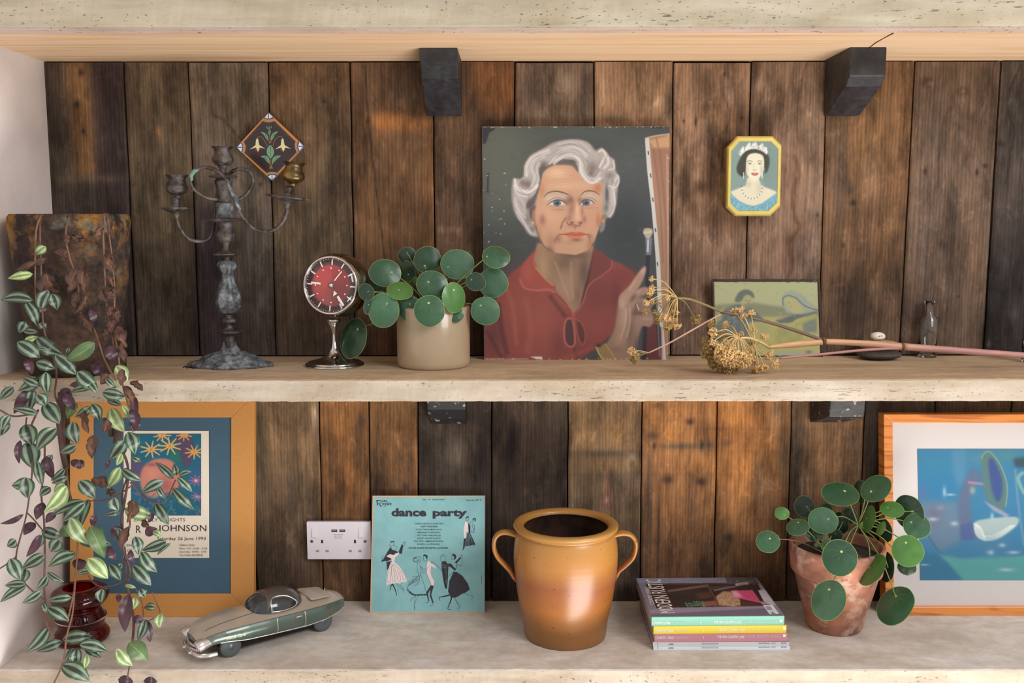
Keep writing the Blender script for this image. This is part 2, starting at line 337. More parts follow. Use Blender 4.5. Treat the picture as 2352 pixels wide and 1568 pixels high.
    c.st([(1824, 360), (1836, 400), (1820, 440), (1826, 500), (1836, 520), (1814, 560), (1820, 600), (1810, 640)], 9, (104, 74, 54), .6, 4)
    for x, y, ry in ((1570, 278, 5), (1598, 280, 14), (1703, 271, 5), (1665, 170, 3), (1748, 508, 12), (1877, 494, 6), (2202, 680, 3)): c.blob(x, y, 2.6, ry, (28, 20, 20), 1)
    c.st([(2345, 150), (2322, 200), (2314, 250), (2330, 300), (2322, 350), (2310, 420)], 2.5, (44, 36, 32), .9, 2)
    c.poly([(2190, 400), (2200, 450), (2180, 560), (2170, 640), (2230, 640), (2235, 420)], (136, 108, 84), .35, 4)
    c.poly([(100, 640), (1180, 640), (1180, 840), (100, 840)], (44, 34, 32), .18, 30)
    return c
def low_chart():
    c = Cv(140, 880, 2460, 1400, .4, (80, 64, 50))
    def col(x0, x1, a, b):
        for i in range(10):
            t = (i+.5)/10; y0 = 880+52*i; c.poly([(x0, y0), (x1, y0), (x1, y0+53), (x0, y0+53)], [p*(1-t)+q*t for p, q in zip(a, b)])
    for x0, x1, a, b in ((140, 735, (98, 78, 56), (74, 60, 48)), (735, 847, (118, 80, 46), (84, 60, 40)), (847, 961, (108, 76, 46), (70, 52, 40)), (961, 1129, (72, 60, 50), (46, 40, 38)),
        (1129, 1304, (80, 66, 54), (50, 42, 38)), (1304, 1474, (132, 102, 70), (84, 72, 60)), (1474, 1645, (162, 110, 64), (124, 88, 60)), (1645, 1815, (176, 116, 64), (110, 80, 54)),
        (1815, 1986, (140, 104, 72), (96, 74, 56)), (1986, 2150, (92, 76, 62), (70, 58, 50)), (2150, 2325, (104, 80, 60), (80, 64, 50)), (2325, 2460, (96, 74, 56), (80, 64, 50))): col(x0, x1, a, b)
    for x, y, rx, ry, cc, al in ((600, 1050, 22, 160, (74, 64, 50), .7), (640, 1000, 34, 60, (116, 90, 64), .6), (700, 1030, 24, 60, (124, 98, 68), .6), (722, 950, 9, 40, (164, 140, 114), .7), (672, 1140, 12, 60, (66, 58, 50), .7), (625, 1180, 30, 40, (92, 72, 54), .5), (668, 1235, 14, 26, (128, 108, 92), .7), (600, 1300, 30, 80, (72, 58, 46), .6),
        (785, 980, 30, 50, (140, 94, 52), .6), (820, 1010, 18, 60, (74, 54, 38), .7), (800, 1100, 16, 80, (140, 90, 48), .5), (755, 1030, 18, 50, (84, 60, 40), .6), (830, 970, 9, 30, (60, 44, 36), .7), (900, 1020, 30, 90, (128, 88, 50), .4), (862, 1090, 14, 60, (72, 52, 40), .7), (932, 1118, 10, 12, (46, 34, 30), .9), (955, 1050, 5, 120, (156, 104, 58), .6), (800, 1250, 60, 60, (78, 58, 42), .5),
        (1046, 1052, 16, 34, (134, 120, 104), .7), (1040, 1010, 20, 60, (96, 84, 72), .5), (1000, 1000, 16, 60, (84, 66, 50), .4), (1110, 1060, 16, 160, (48, 40, 40), .6),
        (1176, 1000, 13, 56, (38, 30, 32), .9), (1182, 1060, 14, 90, (42, 34, 34), .6), (1210, 970, 6, 30, (52, 42, 38), .7), (1230, 950, 50, 26, (104, 84, 66), .5), (1207, 1128, 7, 8, (104, 84, 68), .6), (1250, 1100, 30, 120, (64, 54, 46), .5),
        (1345, 1000, 30, 30, (150, 114, 78), .7), (1420, 990, 30, 40, (160, 118, 74), .7), (1390, 1042, 70, 9, (70, 62, 52), .8), (1390, 1068, 60, 12, (138, 102, 66), .5), (1390, 1100, 80, 20, (82, 72, 60), .5), (1393, 1110, 10, 40, (128, 82, 66), .6), (1394, 1150, 14, 18, (112, 70, 60), .9), (1394, 1148, 6, 8, (160, 134, 118), .8), (1320, 1160, 14, 40, (116, 106, 94), .6), (1430, 1130, 14, 40, (130, 104, 88), .5), (1452, 1050, 6, 10, (150, 146, 138), .6), (1360, 1260, 50, 90, (92, 78, 66), .5),
        (1530, 1000, 50, 36, (176, 118, 64), .6), (1600, 1060, 60, 40, (180, 122, 70), .6), (1510, 930, 16, 8, (104, 74, 54), .8), (1585, 968, 12, 10, (56, 40, 34), .9), (1500, 1000, 20, 12, (76, 58, 46), .8), (1560, 1025, 70, 9, (92, 76, 62), .85), (1620, 1022, 24, 14, (84, 70, 58), .7), (1503, 1024, 3, 9, (28, 22, 22), .9), (1612, 1022, 3, 12, (32, 26, 24), .9),
        (1535, 1101, 15, 12, (66, 48, 38), .95), (1610, 1106, 15, 12, (58, 42, 34), .95), (1490, 1160, 12, 160, (78, 62, 52), .75), (1512, 1200, 4, 120, (56, 42, 36), .8), (1590, 1200, 14, 90, (98, 72, 54), .7), (1550, 1230, 16, 90, (150, 108, 76), .5), (1625, 1290, 20, 60, (90, 68, 52), .6),
        (1672, 1016, 16, 8, (112, 80, 56), .9), (1700, 1080, 40, 70, (186, 122, 66), .6), (1690, 960, 30, 40, (192, 126, 66), .6), (1780, 960, 20, 60, (136, 106, 78), .7), (1800, 1060, 16, 90, (88, 70, 54), .8), (1745, 1100, 16, 60, (144, 118, 92), .6), (1770, 1160, 20, 80, (124, 98, 76), .5), (1673, 1235, 13, 12, (50, 40, 36), .9), (1790, 940, 20, 20, (88, 72, 58), .6), (1720, 1300, 60, 70, (104, 76, 54), .6), (1660, 1240, 16, 40, (96, 78, 62), .6), (1808, 1250, 14, 120, (76, 60, 48), .6),
        (1832, 1080, 18, 220, (74, 62, 54), .9), (1900, 1030, 40, 90, (160, 118, 80), .6), (1955, 1005, 18, 12, (86, 72, 58), .8), (1966, 1060, 8, 50, (88, 74, 58), .7), (1842, 1120, 3, 60, (172, 146, 120), .6), (2015, 1000, 26, 60, (84, 70, 58), .6)):
        c.blob(x, y, rx, ry, cc, al)
    c.st([(835, 940), (815, 1000), (845, 1060), (830, 1120)], 2, (60, 44, 34), .5, 2)
    c.poly([(140, 1240), (2460, 1240), (2460, 1400), (140, 1400)], (52, 40, 34), .22, 30)  # board feet darkened: grime plus shade near the shelf, painted into the colour
    return c
def m_boards(name, gs=1.0):
    t = NT(name); a = t.n('VertexColor', layer_name='Col')
    fine = t.noise((150, 60, 4), 1.0, 6, True, .68, .8); mid = t.noise((38, 20, 3.2), 1.0, 4, True, .5, 1.2); blot = t.noise((22, 10, 9), 1.0, 6, True, .68)
    wv = t.n('TexWave', wave_type='BANDS', bands_direction='X'); wv.inputs['Scale'].default_value = 26; wv.inputs['Distortion'].default_value = 9; wv.inputs['Detail'].default_value = 3; wv.inputs['Detail Scale'].default_value = .7
    tc = t.n('TexCoord'); mp = t.n('Mapping'); mp.inputs['Scale'].default_value = (1.6, 1, .22); t.l(tc.outputs['Object'], mp.inputs[0]); t.l(mp.outputs[0], wv.inputs[0])
    c = t.mul(a.outputs[0], t.ramp(fine, [(.25, .76), (.5, 1.0), (.75, 1.2)])); c = t.mul(c, t.ramp(mid, [(.3, .78), (.7, 1.22)]))
    c = t.mul(c, t.ramp(blot, [(.34, .50), (.5, .98), (.66, 1.42)])); c = t.mul(c, t.ramp(wv.outputs['Fac'], [(0, .84), (1, 1.08)])); pal = t.noise((30, 10, 14), 1.0, 7, True, .72, 1.0); c = t.mul(c, t.mul(c, (1.7, 1.7, 1.75, 1)), 'MIX', t.ramp(pal, [(.56, 0), (.64, .55)])); grm = t.noise((12, 6, 4), 1.0, 6, True, .7, .6); c = t.mul(c, t.ramp(grm, [(.36, .55), (.5, 1.0)]))
    sp = t.noise((70, 20, 34), 1.0, 3, True, .6); c = t.mul(c, (.02, .014, .012, 1), 'MIX', t.ramp(sp, [(.74, 0), (.78, .75)]))
    t.set(Base_Color=c, Roughness=.74, Specular_IOR_Level=.22); t.bump(t.mul(fine, t.ramp(mid, [(0, .4), (1, 1)])), .4, .0014); return t.m
mb = m_boards('reclaimed_board')
m_dark = mk('dark_backing', (30, 22, 22), .9)
wb = mesh('wall_back', *box(XL-.05, XR+.1, .022, .05, -.3, 1.5), m_dark); wb['kind'] = 'structure'
def planks(J, z0, z1, chart, yref):
    for i in range(len(J)-1):
        P = []
        for (xt, xb) in (J[i], J[i+1]):
            P.append((onY(xt, yref[0], 0).x, onY(xb, yref[1], 0).x))
        g = .0016; dy = rnd.uniform(-.0015, .002); nx = max(4, int((P[1][0]-P[0][0])/.0032)); nz = int((z1-z0)/.0036)
        zt, zb = z1 - rnd.uniform(0, .003), z0
        V, C = [], []
        for j in range(nz+1):
            z = zb+(zt-zb)*j/nz; f = (zt-z)/(zt-zb)
            for k in range(nx+1):
                u = k/nx; xl = P[0][0]*(1-f)+P[0][1]*f+g+.0012*mnoise.noise(Vector((i*7, z*9, 0))); xr = P[1][0]*(1-f)+P[1][1]*f-g+.0012*mnoise.noise(Vector((i*7+7, z*9, 0)))
                x = xl+(xr-xl)*u; e = .002 if k in (0, nx) else 0
                V.append((x, .004+dy+e+.0012*mnoise.noise(Vector((x*14, i, z*4))), z))
        n0 = len(V); px, py = projn(np.array(V)); C = chart.sample(px, py)
        Fc = [(j*(nx+1)+k, j*(nx+1)+k+1, (j+1)*(nx+1)+k+1, (j+1)*(nx+1)+k) for j in range(nz) for k in range(nx)]
        for j in (0, nz):
            for k in (0, nx): pass
        bd = [j*(nx+1) for j in range(nz+1)] + [nz*(nx+1)+k for k in range(1, nx+1)] + [j*(nx+1)+nx for j in range(nz-1, -1, -1)] + [k for k in range(nx-1, 0, -1)]
        V += [(V[b][0], .022, V[b][2]) for b in bd]; C = np.vstack([C, C[bd]])
        Fc += [(bd[q], bd[(q+1) % len(bd)], n0+(q+1) % len(bd), n0+q) for q in range(len(bd))]
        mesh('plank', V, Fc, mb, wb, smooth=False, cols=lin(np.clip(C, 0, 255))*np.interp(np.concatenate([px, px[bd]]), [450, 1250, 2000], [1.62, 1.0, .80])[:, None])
PG = 1.25
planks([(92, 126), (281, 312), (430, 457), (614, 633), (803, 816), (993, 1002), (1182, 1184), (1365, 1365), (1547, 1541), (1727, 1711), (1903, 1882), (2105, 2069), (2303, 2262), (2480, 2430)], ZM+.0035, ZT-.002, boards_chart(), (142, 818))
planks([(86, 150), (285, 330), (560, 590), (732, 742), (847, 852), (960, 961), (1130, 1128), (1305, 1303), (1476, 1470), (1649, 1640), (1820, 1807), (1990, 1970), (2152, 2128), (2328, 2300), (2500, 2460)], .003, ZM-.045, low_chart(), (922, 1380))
# shelves
def m_stone(name, c, c2, pits=.6, g=1.0, vein=(3, 30, 30)):
    t = NT(name); big = t.noise((1.2, 3, 3), 6, 5); st = t.noise(vein, 1.0, 6, rough=.6, dist=.6)
    b = t.mul(L4(c, g), L4(c2, g), 'MIX', t.ramp(big, [(.38, 0), (.68, 1)])); b = t.mul(b, t.ramp(st, [(.3, .80), (.52, 1.0), (.75, 1.10)]))
    pn = t.noise((110, 110, 230), 1.0, 3, rough=.5); cl = t.noise((6, 6, 22), 1.0, 3)
    p1 = t.ramp(pn, [(.655, 0), (.675, 1)]); pm = t.mul(p1, t.ramp(cl, [(.42, .0), (.56, 1.0)]))
    ln = t.noise((28, 28, 260), 1.0, 4, rough=.6); l1 = t.mul(t.ramp(ln, [(.64, 0), (.66, 1)]), t.ramp(t.noise((2.2, 3, 20), 1.0, 2), [(.56, 0), (.62, 1)])); pm = t.mul(pm, l1, 'LIGHTEN')
    b = t.mul(b, L4((70, 50, 36)), 'MIX', t.mul(pm, pits)); t.set(Base_Color=b, Roughness=.82, Specular_IOR_Level=.3)
    inv = t.n('Invert'); t.l(pm, inv.inputs[1]); t.bump(t.mul(inv.outputs[0], t.ramp(st, [(0, .8), (1, 1)])), .8, .002); return t.m
m_face = m_stone('pitted_cast_stone', (184, 172, 156), (164, 148, 126)); m_top = None
def m_slab(name, c, c2, c3, sc, grain):
    t = NT(name); big = t.noise(sc, 7, 6, rough=.65, dist=.4); st = t.noise(grain, 1.0, 5, rough=.6, dist=.8); s2 = t.noise((60, 60, 60), 1.0, 5)
    b = t.mul(L4(c), L4(c2), 'MIX', t.ramp(big, [(.35, 0), (.65, 1)])); b = t.mul(b, L4(c3), 'MIX', t.ramp(t.noise((3, 6, 6), 1.2, 5), [(.55, 0), (.72, .6)]))
    b = t.mul(b, t.ramp(st, [(.3, .84), (.7, 1.1)])); b = t.mul(b, t.ramp(s2, [(.3, .93), (.7, 1.06)])); t.set(Base_Color=b, Roughness=.7, Specular_IOR_Level=.3); t.bump(s2, .2, .001); return t.m
m_mid_top = m_slab('worn_slab_top', (196, 172, 142), (172, 148, 120), (150, 124, 98), (1, 3, 3), (4, 60, 10))
m_low_top = m_slab('grey_slab_top', (214, 206, 198), (200, 186, 172), (176, 160, 144), (1.5, 3, 3), (12, 22, 10))
m_soffit = NT('pale_pine'); st = m_soffit.noise((1.2, 26, 10), 1.0, 4, rough=.6, dist=1.5)
m_soffit.set(Base_Color=m_soffit.mul(m_soffit.mul(L4((232, 200, 164)), L4((212, 168, 124)), 'MIX', m_soffit.ramp(st, [(.45, 0), (.72, 1)])), m_soffit.ramp(m_soffit.noise((2, 90, 10), 1, 4), [(.3, .92), (.7, 1.05)])), Roughness=.6); m_soffit = m_soffit.m
def slab(name, root, z0, z1, D, mats, lip=.003, seg=240, rough=.0009, yb=.02):
    # front edge slightly irregular, as cast
    V, Fc, I = [], [], []; prof = [(yb, z0, 0), (-D+.001, z0, 0), (-D, z0+lip, 1), (-D, (z0+z1)/2, 1), (-D, z1-lip*.8, 1), (-D+lip*.8, z1, 2), ((yb-D)/2, z1, 2), (yb, z1, 2)]
    for i in range(seg+1):
        x = XL + (XR-XL)*i/seg
        for k, (y, z, _) in enumerate(prof):
            q = rough*mnoise.noise(Vector((x*40, k, 0)))+rough*.7*mnoise.noise(Vector((x*150, k*3, 0))) if 0 < k < 6 else 0
            V.append((x, y+q, z+(q if k in (1, 2, 4, 5) else 0)))
    n = len(prof); mi = [0, 1, 1, 1, 2, 2, 2]
    for i in range(seg):
        for k in range(n-1): Fc.append((i*n+k, (i+1)*n+k, (i+1)*n+k+1, i*n+k+1)); I.append(mi[k])
    return mesh(name, V, Fc, mats, root, mi=I)
s = empty('shelf', (0, -DM/2, ZM-.04), 'pale stone shelf across the middle, pitted front edge, holding the portrait', 'shelf')
slab('shelf_slab', s, ZM-.0415, ZM, DM, [m_face, m_face, m_mid_top])
s = empty('shelf', (0, -DB/2, -.07), 'lowest stone shelf, grey top, under the crock and toy car', 'shelf')
slab('shelf_slab', s, -.075, 0, DB, [m_face, m_face, m_low_top])
s = empty('shelf', (0, -DT/2, ZT), 'topmost shelf, stone front over a pale pine underside', 'shelf')
yl = onZ(1176, 61, ZT).y
m_face2 = m_stone('weathered_cast_stone', (178, 168, 148), (160, 148, 124), .7)
o = mesh('soffit_board', *box(XL, XR, -DT, .02, ZT, ZT+.02), m_soffit, s)
slab('fascia', s, ZT-.0005, ZT+.075, -yl, [m_face2, m_face2, m_face2], yb=-DT)
V, Fc = box(XL, XR, yl+.004, -DT, ZT-.0012, ZT+.01); mesh('soffit_lip', V, Fc, m_stone('pinkish_stone', (204, 184, 172), (190, 170, 156), .6), s)
# crack in the pine over the right bracket
V = []; P = [onZ(a, b, ZT-.0008) for a, b in ((2052, 76), (2030, 88), (2012, 98), (1996, 110))]
mesh('crack', *tube(P, [.0011, .0006, .0009, .0007], 5), mk('crack_dark', (70, 40, 26), .9), s)
# brackets
m_iron = mk('blackened_oak', (31, 30, 32), .5, var=.35, vs=30, c2=(50, 50, 56), bump=.5, bs=70, bd=.002)
m_ironchip = mk('chipped_black_paint', (34, 32, 34), .5, var=.3, vs=60, c2=(150, 138, 122), thr=(.62, .66), bump=.5, bs=60, bd=.002)
def bracket(pxl, pxr, ytop, z1, zb, prof, m, label, Yf):
    xl, xr = onY(pxl, ytop, Yf).x, onY(pxr, ytop, Yf).x
    r = empty('bracket', ((xl+xr)/2, -.01, zb), label, 'bracket')
    P = [(-.001, z1), (Yf, z1)]+prof+[(-.001, zb)]; V, Fc = [], []; n = len(P)
    for x in (xl, xr): V += [(x, y, z) for y, z in P]
    Fc = [tuple(range(n)), tuple(range(2*n-1, n-1, -1))]+[(k, n+k, n+(k+1) % n, (k+1) % n) for k in range(n)]
    o = mesh('corbel_block', V, Fc, m, r); bevel(o, .0025, 2); return r
Yb = onZ(2000, 108, ZT).y
zbk = lambda py, Y: onY(1176, py, Y).z
bracket(1953, 2037, 120, ZT, zbk(268, 0), [(Yb, zbk(174, Yb)), (Yb*.86, zbk(200, Yb*.86)), (Yb*.52, zbk(232, Yb*.5)), (Yb*.16, zbk(266, Yb*.1))], m_iron, 'curved black bracket under the top shelf, right of the octagonal tin', Yb)
bracket(963, 1051, 120, ZT, zbk(267, 0), [(Yb*.98, zbk(140, Yb*.98)), (Yb*.78, zbk(180, Yb*.8)), (Yb*.45, zbk(225, Yb*.45)), (Yb*.12, zbk(266, Yb*.1))], m_iron, 'black bracket under the top shelf, above and left of the portrait', Yb)
Yc = -.13
bracket(979, 1068, 945, ZM-.0415, zbk(973, 0), [(-.08, zbk(940, -.08)), (-.045, zbk(962, -.045)), (-.02, zbk(972, -.02))], m_ironchip, 'chipped black bracket under the middle shelf, above the record sleeve', -.105)
bracket(1908, 1990, 945, ZM-.0415, zbk(970, 0), [(-.13, zbk(958, -.13)), (-.02, zbk(969, -.02))], m_ironchip, 'chipped black bracket under the middle shelf, above the terracotta pot', -.14)
# ================================================================ PICTURES
m_print = vcol('printed_sheet', .55, .3); m_oil = vcol('oil_paint', .5, .35, bump=.25, bs=700); m_gloss = vcol('glossy_print', .3, .5)
m_glz = vcol('picture_under_glass', .6, .3)
def glassmat(name, col=(1, 1, 1), rough=.02, spec=.5, alpha=.06):
    t = NT(name); m = t.m; nt = t.t; out = nt.nodes['Material Output']
    tr = t.n('BsdfTransparent'); tr.inputs[0].default_value = (*col, 1); gl = t.n('BsdfGlossy'); gl.inputs['Roughness'].default_value = rough
    fr = t.n('LayerWeight'); fr.inputs[0].default_value = .5; mx = t.n('MixShader'); pw = t.n('Math', operation='POWER', i_1=4.0); t.l(fr.outputs['Facing'], pw.inputs[0]); mm = t.n('Math', operation='MULTIPLY_ADD', i_1=.9, i_2=.035+alpha*.3); t.l(pw.outputs[0], mm.inputs[0])
    t.l(mm.outputs[0], mx.inputs[0]); t.l(tr.outputs[0], mx.inputs[1]); t.l(gl.outputs[0], mx.inputs[2]); t.l(mx.outputs[0], out.inputs[0]); return m
m_glass = glassmat('pane_glass')
def lean_plane(quad, zb, Ytop, Yb=None):
    """quad: photo px TL,TR,BR,BL. bottom edge on z=zb, top edge touching Y=Ytop -> 4 world corners"""
    (tl, tr, br, bl) = quad
    B = onZ(*bl, zb) if Yb is None else onY(*bl, Yb); C = onZ(*br, zb) if Yb is None else onY(*br, Yb); y = (B.y+C.y)/2
    zt = (onY(*tl, Ytop).z+onY(*tr, Ytop).z)/2
    bl3 = onY(bl[0], bl[1], y); br3 = onY(br[0], br[1], y); zb2 = zb
    return Vector((onY(*tl, Ytop).x, Ytop, zt)), Vector((onY(*tr, Ytop).x, Ytop, zt)), Vector((br3.x, y, zb2)), Vector((bl3.x, y, zb2))
def slabquad(q, th):  # thick board behind the quad
    tl, tr, br, bl = q; n = (tr-tl).cross(bl-tl).normalized()
    if n.y < 0: n = -n
    V = list(q)+[p+n*th for p in q]
    return V, [(0, 3, 2, 1), (4, 5, 6, 7), (0, 1, 5, 4), (1, 2, 6, 5), (2, 3, 7, 6), (3, 0, 4, 7)], n
# ---- the portrait
def portrait():
    c = Cv(1104, 284, 1544, 832, 1.0, (62, 68, 68), (1090, 270, 2.704)); P, T, B = c.poly, c.st, c.blob
    for x, y, rx, ry, cc, a in ((150, 150, 330, 300, (96, 102, 92), .8), (180, 420, 220, 300, (92, 96, 84), .7), (950, 300, 260, 300, (78, 84, 84), .7), (950, 700, 220, 300, (46, 52, 56), .8), (180, 850, 200, 200, (58, 62, 60), .7), (620, 90, 300, 60, (82, 90, 88), .6)): B(x, y, rx, ry, cc, a)
    r2 = random.Random(3)
    for i in range(150):
        x, y = r2.uniform(40, 1080), r2.uniform(50, 1000); g = r2.choice(((104, 112, 100), (40, 46, 50), (84, 92, 90))); T([(x, y), (x+r2.uniform(-70, 70), y+r2.uniform(-14, 14))], r2.uniform(10, 28), g, .10, 14)
    # easel canvas at right
    P([(1058, 150), (1075, 118), (1216, 98), (1216, 1510), (1160, 1510), (1165, 1200), (1138, 900), (1108, 520)], (158, 118, 92), 1, 3)
    P([(1095, 190), (1216, 200), (1216, 900), (1190, 620), (1150, 480)], (146, 104, 82), .8, 8); P([(1085, 140), (1216, 110), (1216, 185), (1110, 185)], (196, 150, 108), .9, 5)
    for a in ([(1110, 200), (1150, 520), (1170, 900)], [(1150, 200), (1185, 600), (1195, 1000)], [(1130, 130), (1140, 180)]): T(a, 10, (120, 84, 66), .5, 8)
    T([(1195, 230), (1200, 700), (1200, 1200)], 12, (190, 152, 124), .6, 6); T([(1072, 135), (1086, 330), (1110, 560), (1138, 880), (1152, 1180), (1172, 1500)], [26, 28, 22, 26, 26, 34], (196, 196, 190), 1, 3)
    T([(1060, 130), (1130, 112), (1210, 102)], 8, (176, 170, 154), .9, 4)
    for y, x in ((210, 1078), (350, 1092), (500, 1106), (690, 1122), (900, 1135)): T([(x, y), (x+3, y+18)], 7, (44, 46, 50), .9, 2)
    # hair at the back
    P([(398, 735), (335, 722), (300, 665), (252, 600), (232, 520), (228, 450), (242, 375), (272, 395), (300, 372), (312, 290), (352, 232), (420, 195), (500, 150), (620, 133), (705, 152), (752, 200), (790, 188), (828, 235), (868, 262), (878, 330), (903, 375), (890, 430), (880, 540), (852, 618), (818, 625), (805, 680), (780, 710), (760, 600), (400, 600)], (150, 142, 138), 1, 5, True)
    P([(60, 1512), (62, 1300), (130, 1150), (185, 1005), (300, 905), (385, 812), (740, 812), (850, 885), (905, 905), (980, 955), (1015, 1010), (940, 1110), (900, 1200), (860, 1340), (760, 1420), (640, 1512)], (134, 64, 57), 1, 4)
    for x, y, rx, ry, cc, a in ((250, 1150, 130, 220, (156, 78, 66), .7), (420, 1250, 120, 200, (158, 80, 66), .7), (120, 1350, 60, 150, (96, 50, 50), .8), (760, 1100, 130, 160, (112, 50, 46), .8), (930, 980, 90, 60, (124, 50, 46), .8), (760, 1300, 90, 120, (146, 72, 66), .6), (520, 1420, 60, 110, (108, 54, 50), .6), (330, 1440, 140, 60, (140, 70, 66), .6), (880, 1100, 50, 120, (98, 44, 42), .7), (660, 1440, 60, 80, (118, 58, 54), .7)): B(x, y, rx, ry, cc, a)
    for pts, wd, cc, a in (([(150, 1160), (165, 1300), (200, 1460)], 30, (86, 44, 46), .7), ([(80, 1330), (150, 1460), (190, 1500)], 22, (80, 42, 44), .6), ([(200, 1060), (240, 1200), (260, 1400)], 26, (172, 92, 76), .5), ([(620, 1260), (610, 1380), (640, 1500)], 18, (96, 46, 46), .7), ([(320, 1130), (350, 1300), (330, 1450)], 40, (168, 88, 72), .4), ([(470, 1110), (560, 1230)], 24, (98, 46, 46), .8), ([(560, 1500), (700, 1440), (760, 1420)], 30, (150, 72, 66), .6)): T(pts, wd, cc, a, 18)
    # neck
    P([(388, 780), (368, 880), (395, 965), (470, 1040), (550, 1120), (612, 1215), (655, 1190), (690, 1060), (712, 940), (740, 800)], (150, 118, 92), 1, 4)
    for x, y, rx, ry, cc, a in ((430, 930, 44, 110, (178, 142, 104), .8), (560, 900, 80, 60, (112, 86, 70), .85), (680, 960, 44, 130, (96, 74, 62), .9), (560, 1060, 60, 90, (164, 130, 104), .7), (620, 850, 120, 30, (96, 70, 58), .8), (500, 880, 30, 100, (132, 102, 78), .6), (640, 1100, 30, 90, (118, 88, 74), .7), (470, 870, 26, 70, (152, 118, 86), .6)): B(x, y, rx, ry, cc, a)
    for pts in ([(500, 900), (540, 1000), (590, 1130)], [(600, 900), (600, 1010), (612, 1120)]): T(pts, 14, (176, 140, 112), .5, 12)
    # collar
    P([(650, 1190), (680, 1060), (715, 930), (742, 815), (770, 850), (745, 940), (700, 1090)], (72, 40, 42), .95, 4); P([(742, 815), (800, 838), (850, 895), (840, 945), (780, 985), (722, 1020), (700, 1060), (720, 960)], (112, 54, 50), 1, 4)
    P([(388, 815), (330, 872), (285, 940), (278, 1000), (312, 1048), (380, 1062), (470, 1062), (505, 1090), (500, 1040), (430, 990), (385, 930), (366, 880)], (160, 74, 62), 1, 4)
    B(330, 970, 40, 60, (178, 88, 72), .6); T([(385, 830), (368, 890), (400, 960), (480, 1040)], 8, (184, 104, 84), .7, 4); T([(380, 930), (440, 1000), (490, 1040)], 10, (196, 158, 96), .5, 6)
    T([(282, 1005), (312, 1058), (390, 1072), (470, 1070), (540, 1125), (612, 1228)], 15, (178, 92, 80), 1, 4); T([(500, 1090), (560, 1150), (605, 1225)], 8, (110, 48, 46), .8, 4)
    T([(612, 1228), (672, 1150), (712, 1040), (800, 975), (848, 930), (852, 890)], [13, 12, 10, 10, 8], (150, 76, 68), 1, 4)
    P([(570, 1262), (600, 1250), (618, 1330), (618, 1410), (585, 1420), (560, 1380)], (74, 50, 50), .9, 4, True); P([(640, 1262), (676, 1300), (688, 1370), (670, 1400), (645, 1350)], (84, 46, 48), .9, 4, True)
    T([(606, 1244), (570, 1256), (556, 1310), (562, 1390), (592, 1422), (622, 1404), (618, 1300), (604, 1246)], 13, (170, 86, 78), 1, 3); T([(618, 1248), (660, 1270), (686, 1330), (684, 1390), (664, 1412), (640, 1350), (622, 1262)], 10, (148, 70, 66), 1, 3); T([(612, 1225), (616, 1260)], 22, (158, 76, 70), 1, 4)
    # ---- face in its own crop coordinates
    c.t = (1180, 320, 6.03)
    P([(330, 1330), (300, 1180), (225, 1120), (215, 960), (270, 930), (330, 900), (360, 1200)], (104, 78, 68), 1, 8)
    P([(270, 960), (255, 1040), (235, 1110), (245, 1190), (290, 1200), (330, 1180), (320, 1000)], (158, 112, 88), 1, 6); B(262, 1155, 20, 20, (222, 214, 200), .95); T([(250, 960), (235, 1030), (250, 1090)], 10, (60, 46, 44), .7, 6)
    P([(1180, 1200), (1200, 1080), (1240, 1040), (1285, 1050), (1270, 1120), (1235, 1180)], (150, 112, 84), 1, 6); B(1240, 1130, 14, 20, (214, 196, 160), .8)
    P([(345, 640), (330, 800), (300, 950), (300, 1100), (325, 1250), (360, 1370), (430, 1480), (560, 1568), (860, 1600), (1020, 1540), (1120, 1400), (1180, 1240), (1215, 1060), (1235, 860), (1235, 600), (1100, 560), (960, 560), (880, 430), (780, 350), (600, 340), (470, 390), (400, 470)], (196, 150, 118), 1, 7)
    for x, y, rx, ry, cc, a, g in ((600, 470, 180, 90, (222, 184, 150), .9, 0), (700, 640, 260, 60, (216, 176, 142), .7, 0), (390, 720, 46, 130, (190, 126, 84), .8, 0), (960, 620, 200, 50, (206, 162, 128), .6, 0), (1165, 680, 70, 90, (178, 112, 78), .85, 0), (440, 1040, 130, 150, (206, 162, 132), .8, 0), (400, 1120, 60, 90, (160, 98, 86), .8, 0), (400, 1100, 30, 60, (150, 84, 78), .4, 0),
        (560, 1080, 120, 90, (206, 160, 128), .8, 0), (1060, 1060, 110, 110, (196, 146, 112), .8, 0), (1170, 1120, 40, 130, (176, 110, 80), .8, 0), (360, 1300, 40, 160, (176, 128, 98), .8, -14), (520, 1400, 90, 110, (170, 124, 100), .8, 0), (760, 1520, 200, 60, (192, 148, 116), .8, 0), (500, 1520, 70, 60, (140, 98, 76), .8, 30), (1060, 1440, 60, 120, (168, 116, 90), .8, 20), (760, 1430, 160, 40, (176, 128, 104), .5, 0),
        (610, 800, 190, 70, (184, 170, 158), .9, 0), (500, 820, 90, 50, (196, 182, 168), .8, -14), (1060, 790, 130, 60, (188, 174, 160), .9, 0), (1150, 820, 50, 60, (186, 166, 148), .7, 0), (790, 830, 56, 80, (118, 88, 78), .9, 0), (740, 860, 60, 50, (112, 86, 78), .6, 0), (910, 840, 40, 60, (134, 98, 82), .8, 0), (830, 760, 60, 60, (200, 152, 122), .7, 0),
        (620, 950, 120, 24, (188, 140, 116), .8, 0), (640, 975, 110, 14, (150, 112, 98), .6, 0), (1070, 950, 100, 22, (176, 132, 108), .7, 0), (800, 960, 50, 110, (154, 104, 92), .8, 8), (770, 1090, 44, 60, (150, 100, 88), .7, 0), (880, 980, 32, 120, (222, 172, 144), .9, 0), (890, 1080, 44, 44, (220, 168, 140), .9, 0), (950, 1000, 24, 110, (156, 108, 86), .7, 0), (980, 1110, 30, 60, (140, 96, 80), .7, 0), (840, 1200, 120, 30, (156, 104, 90), .6, 0),
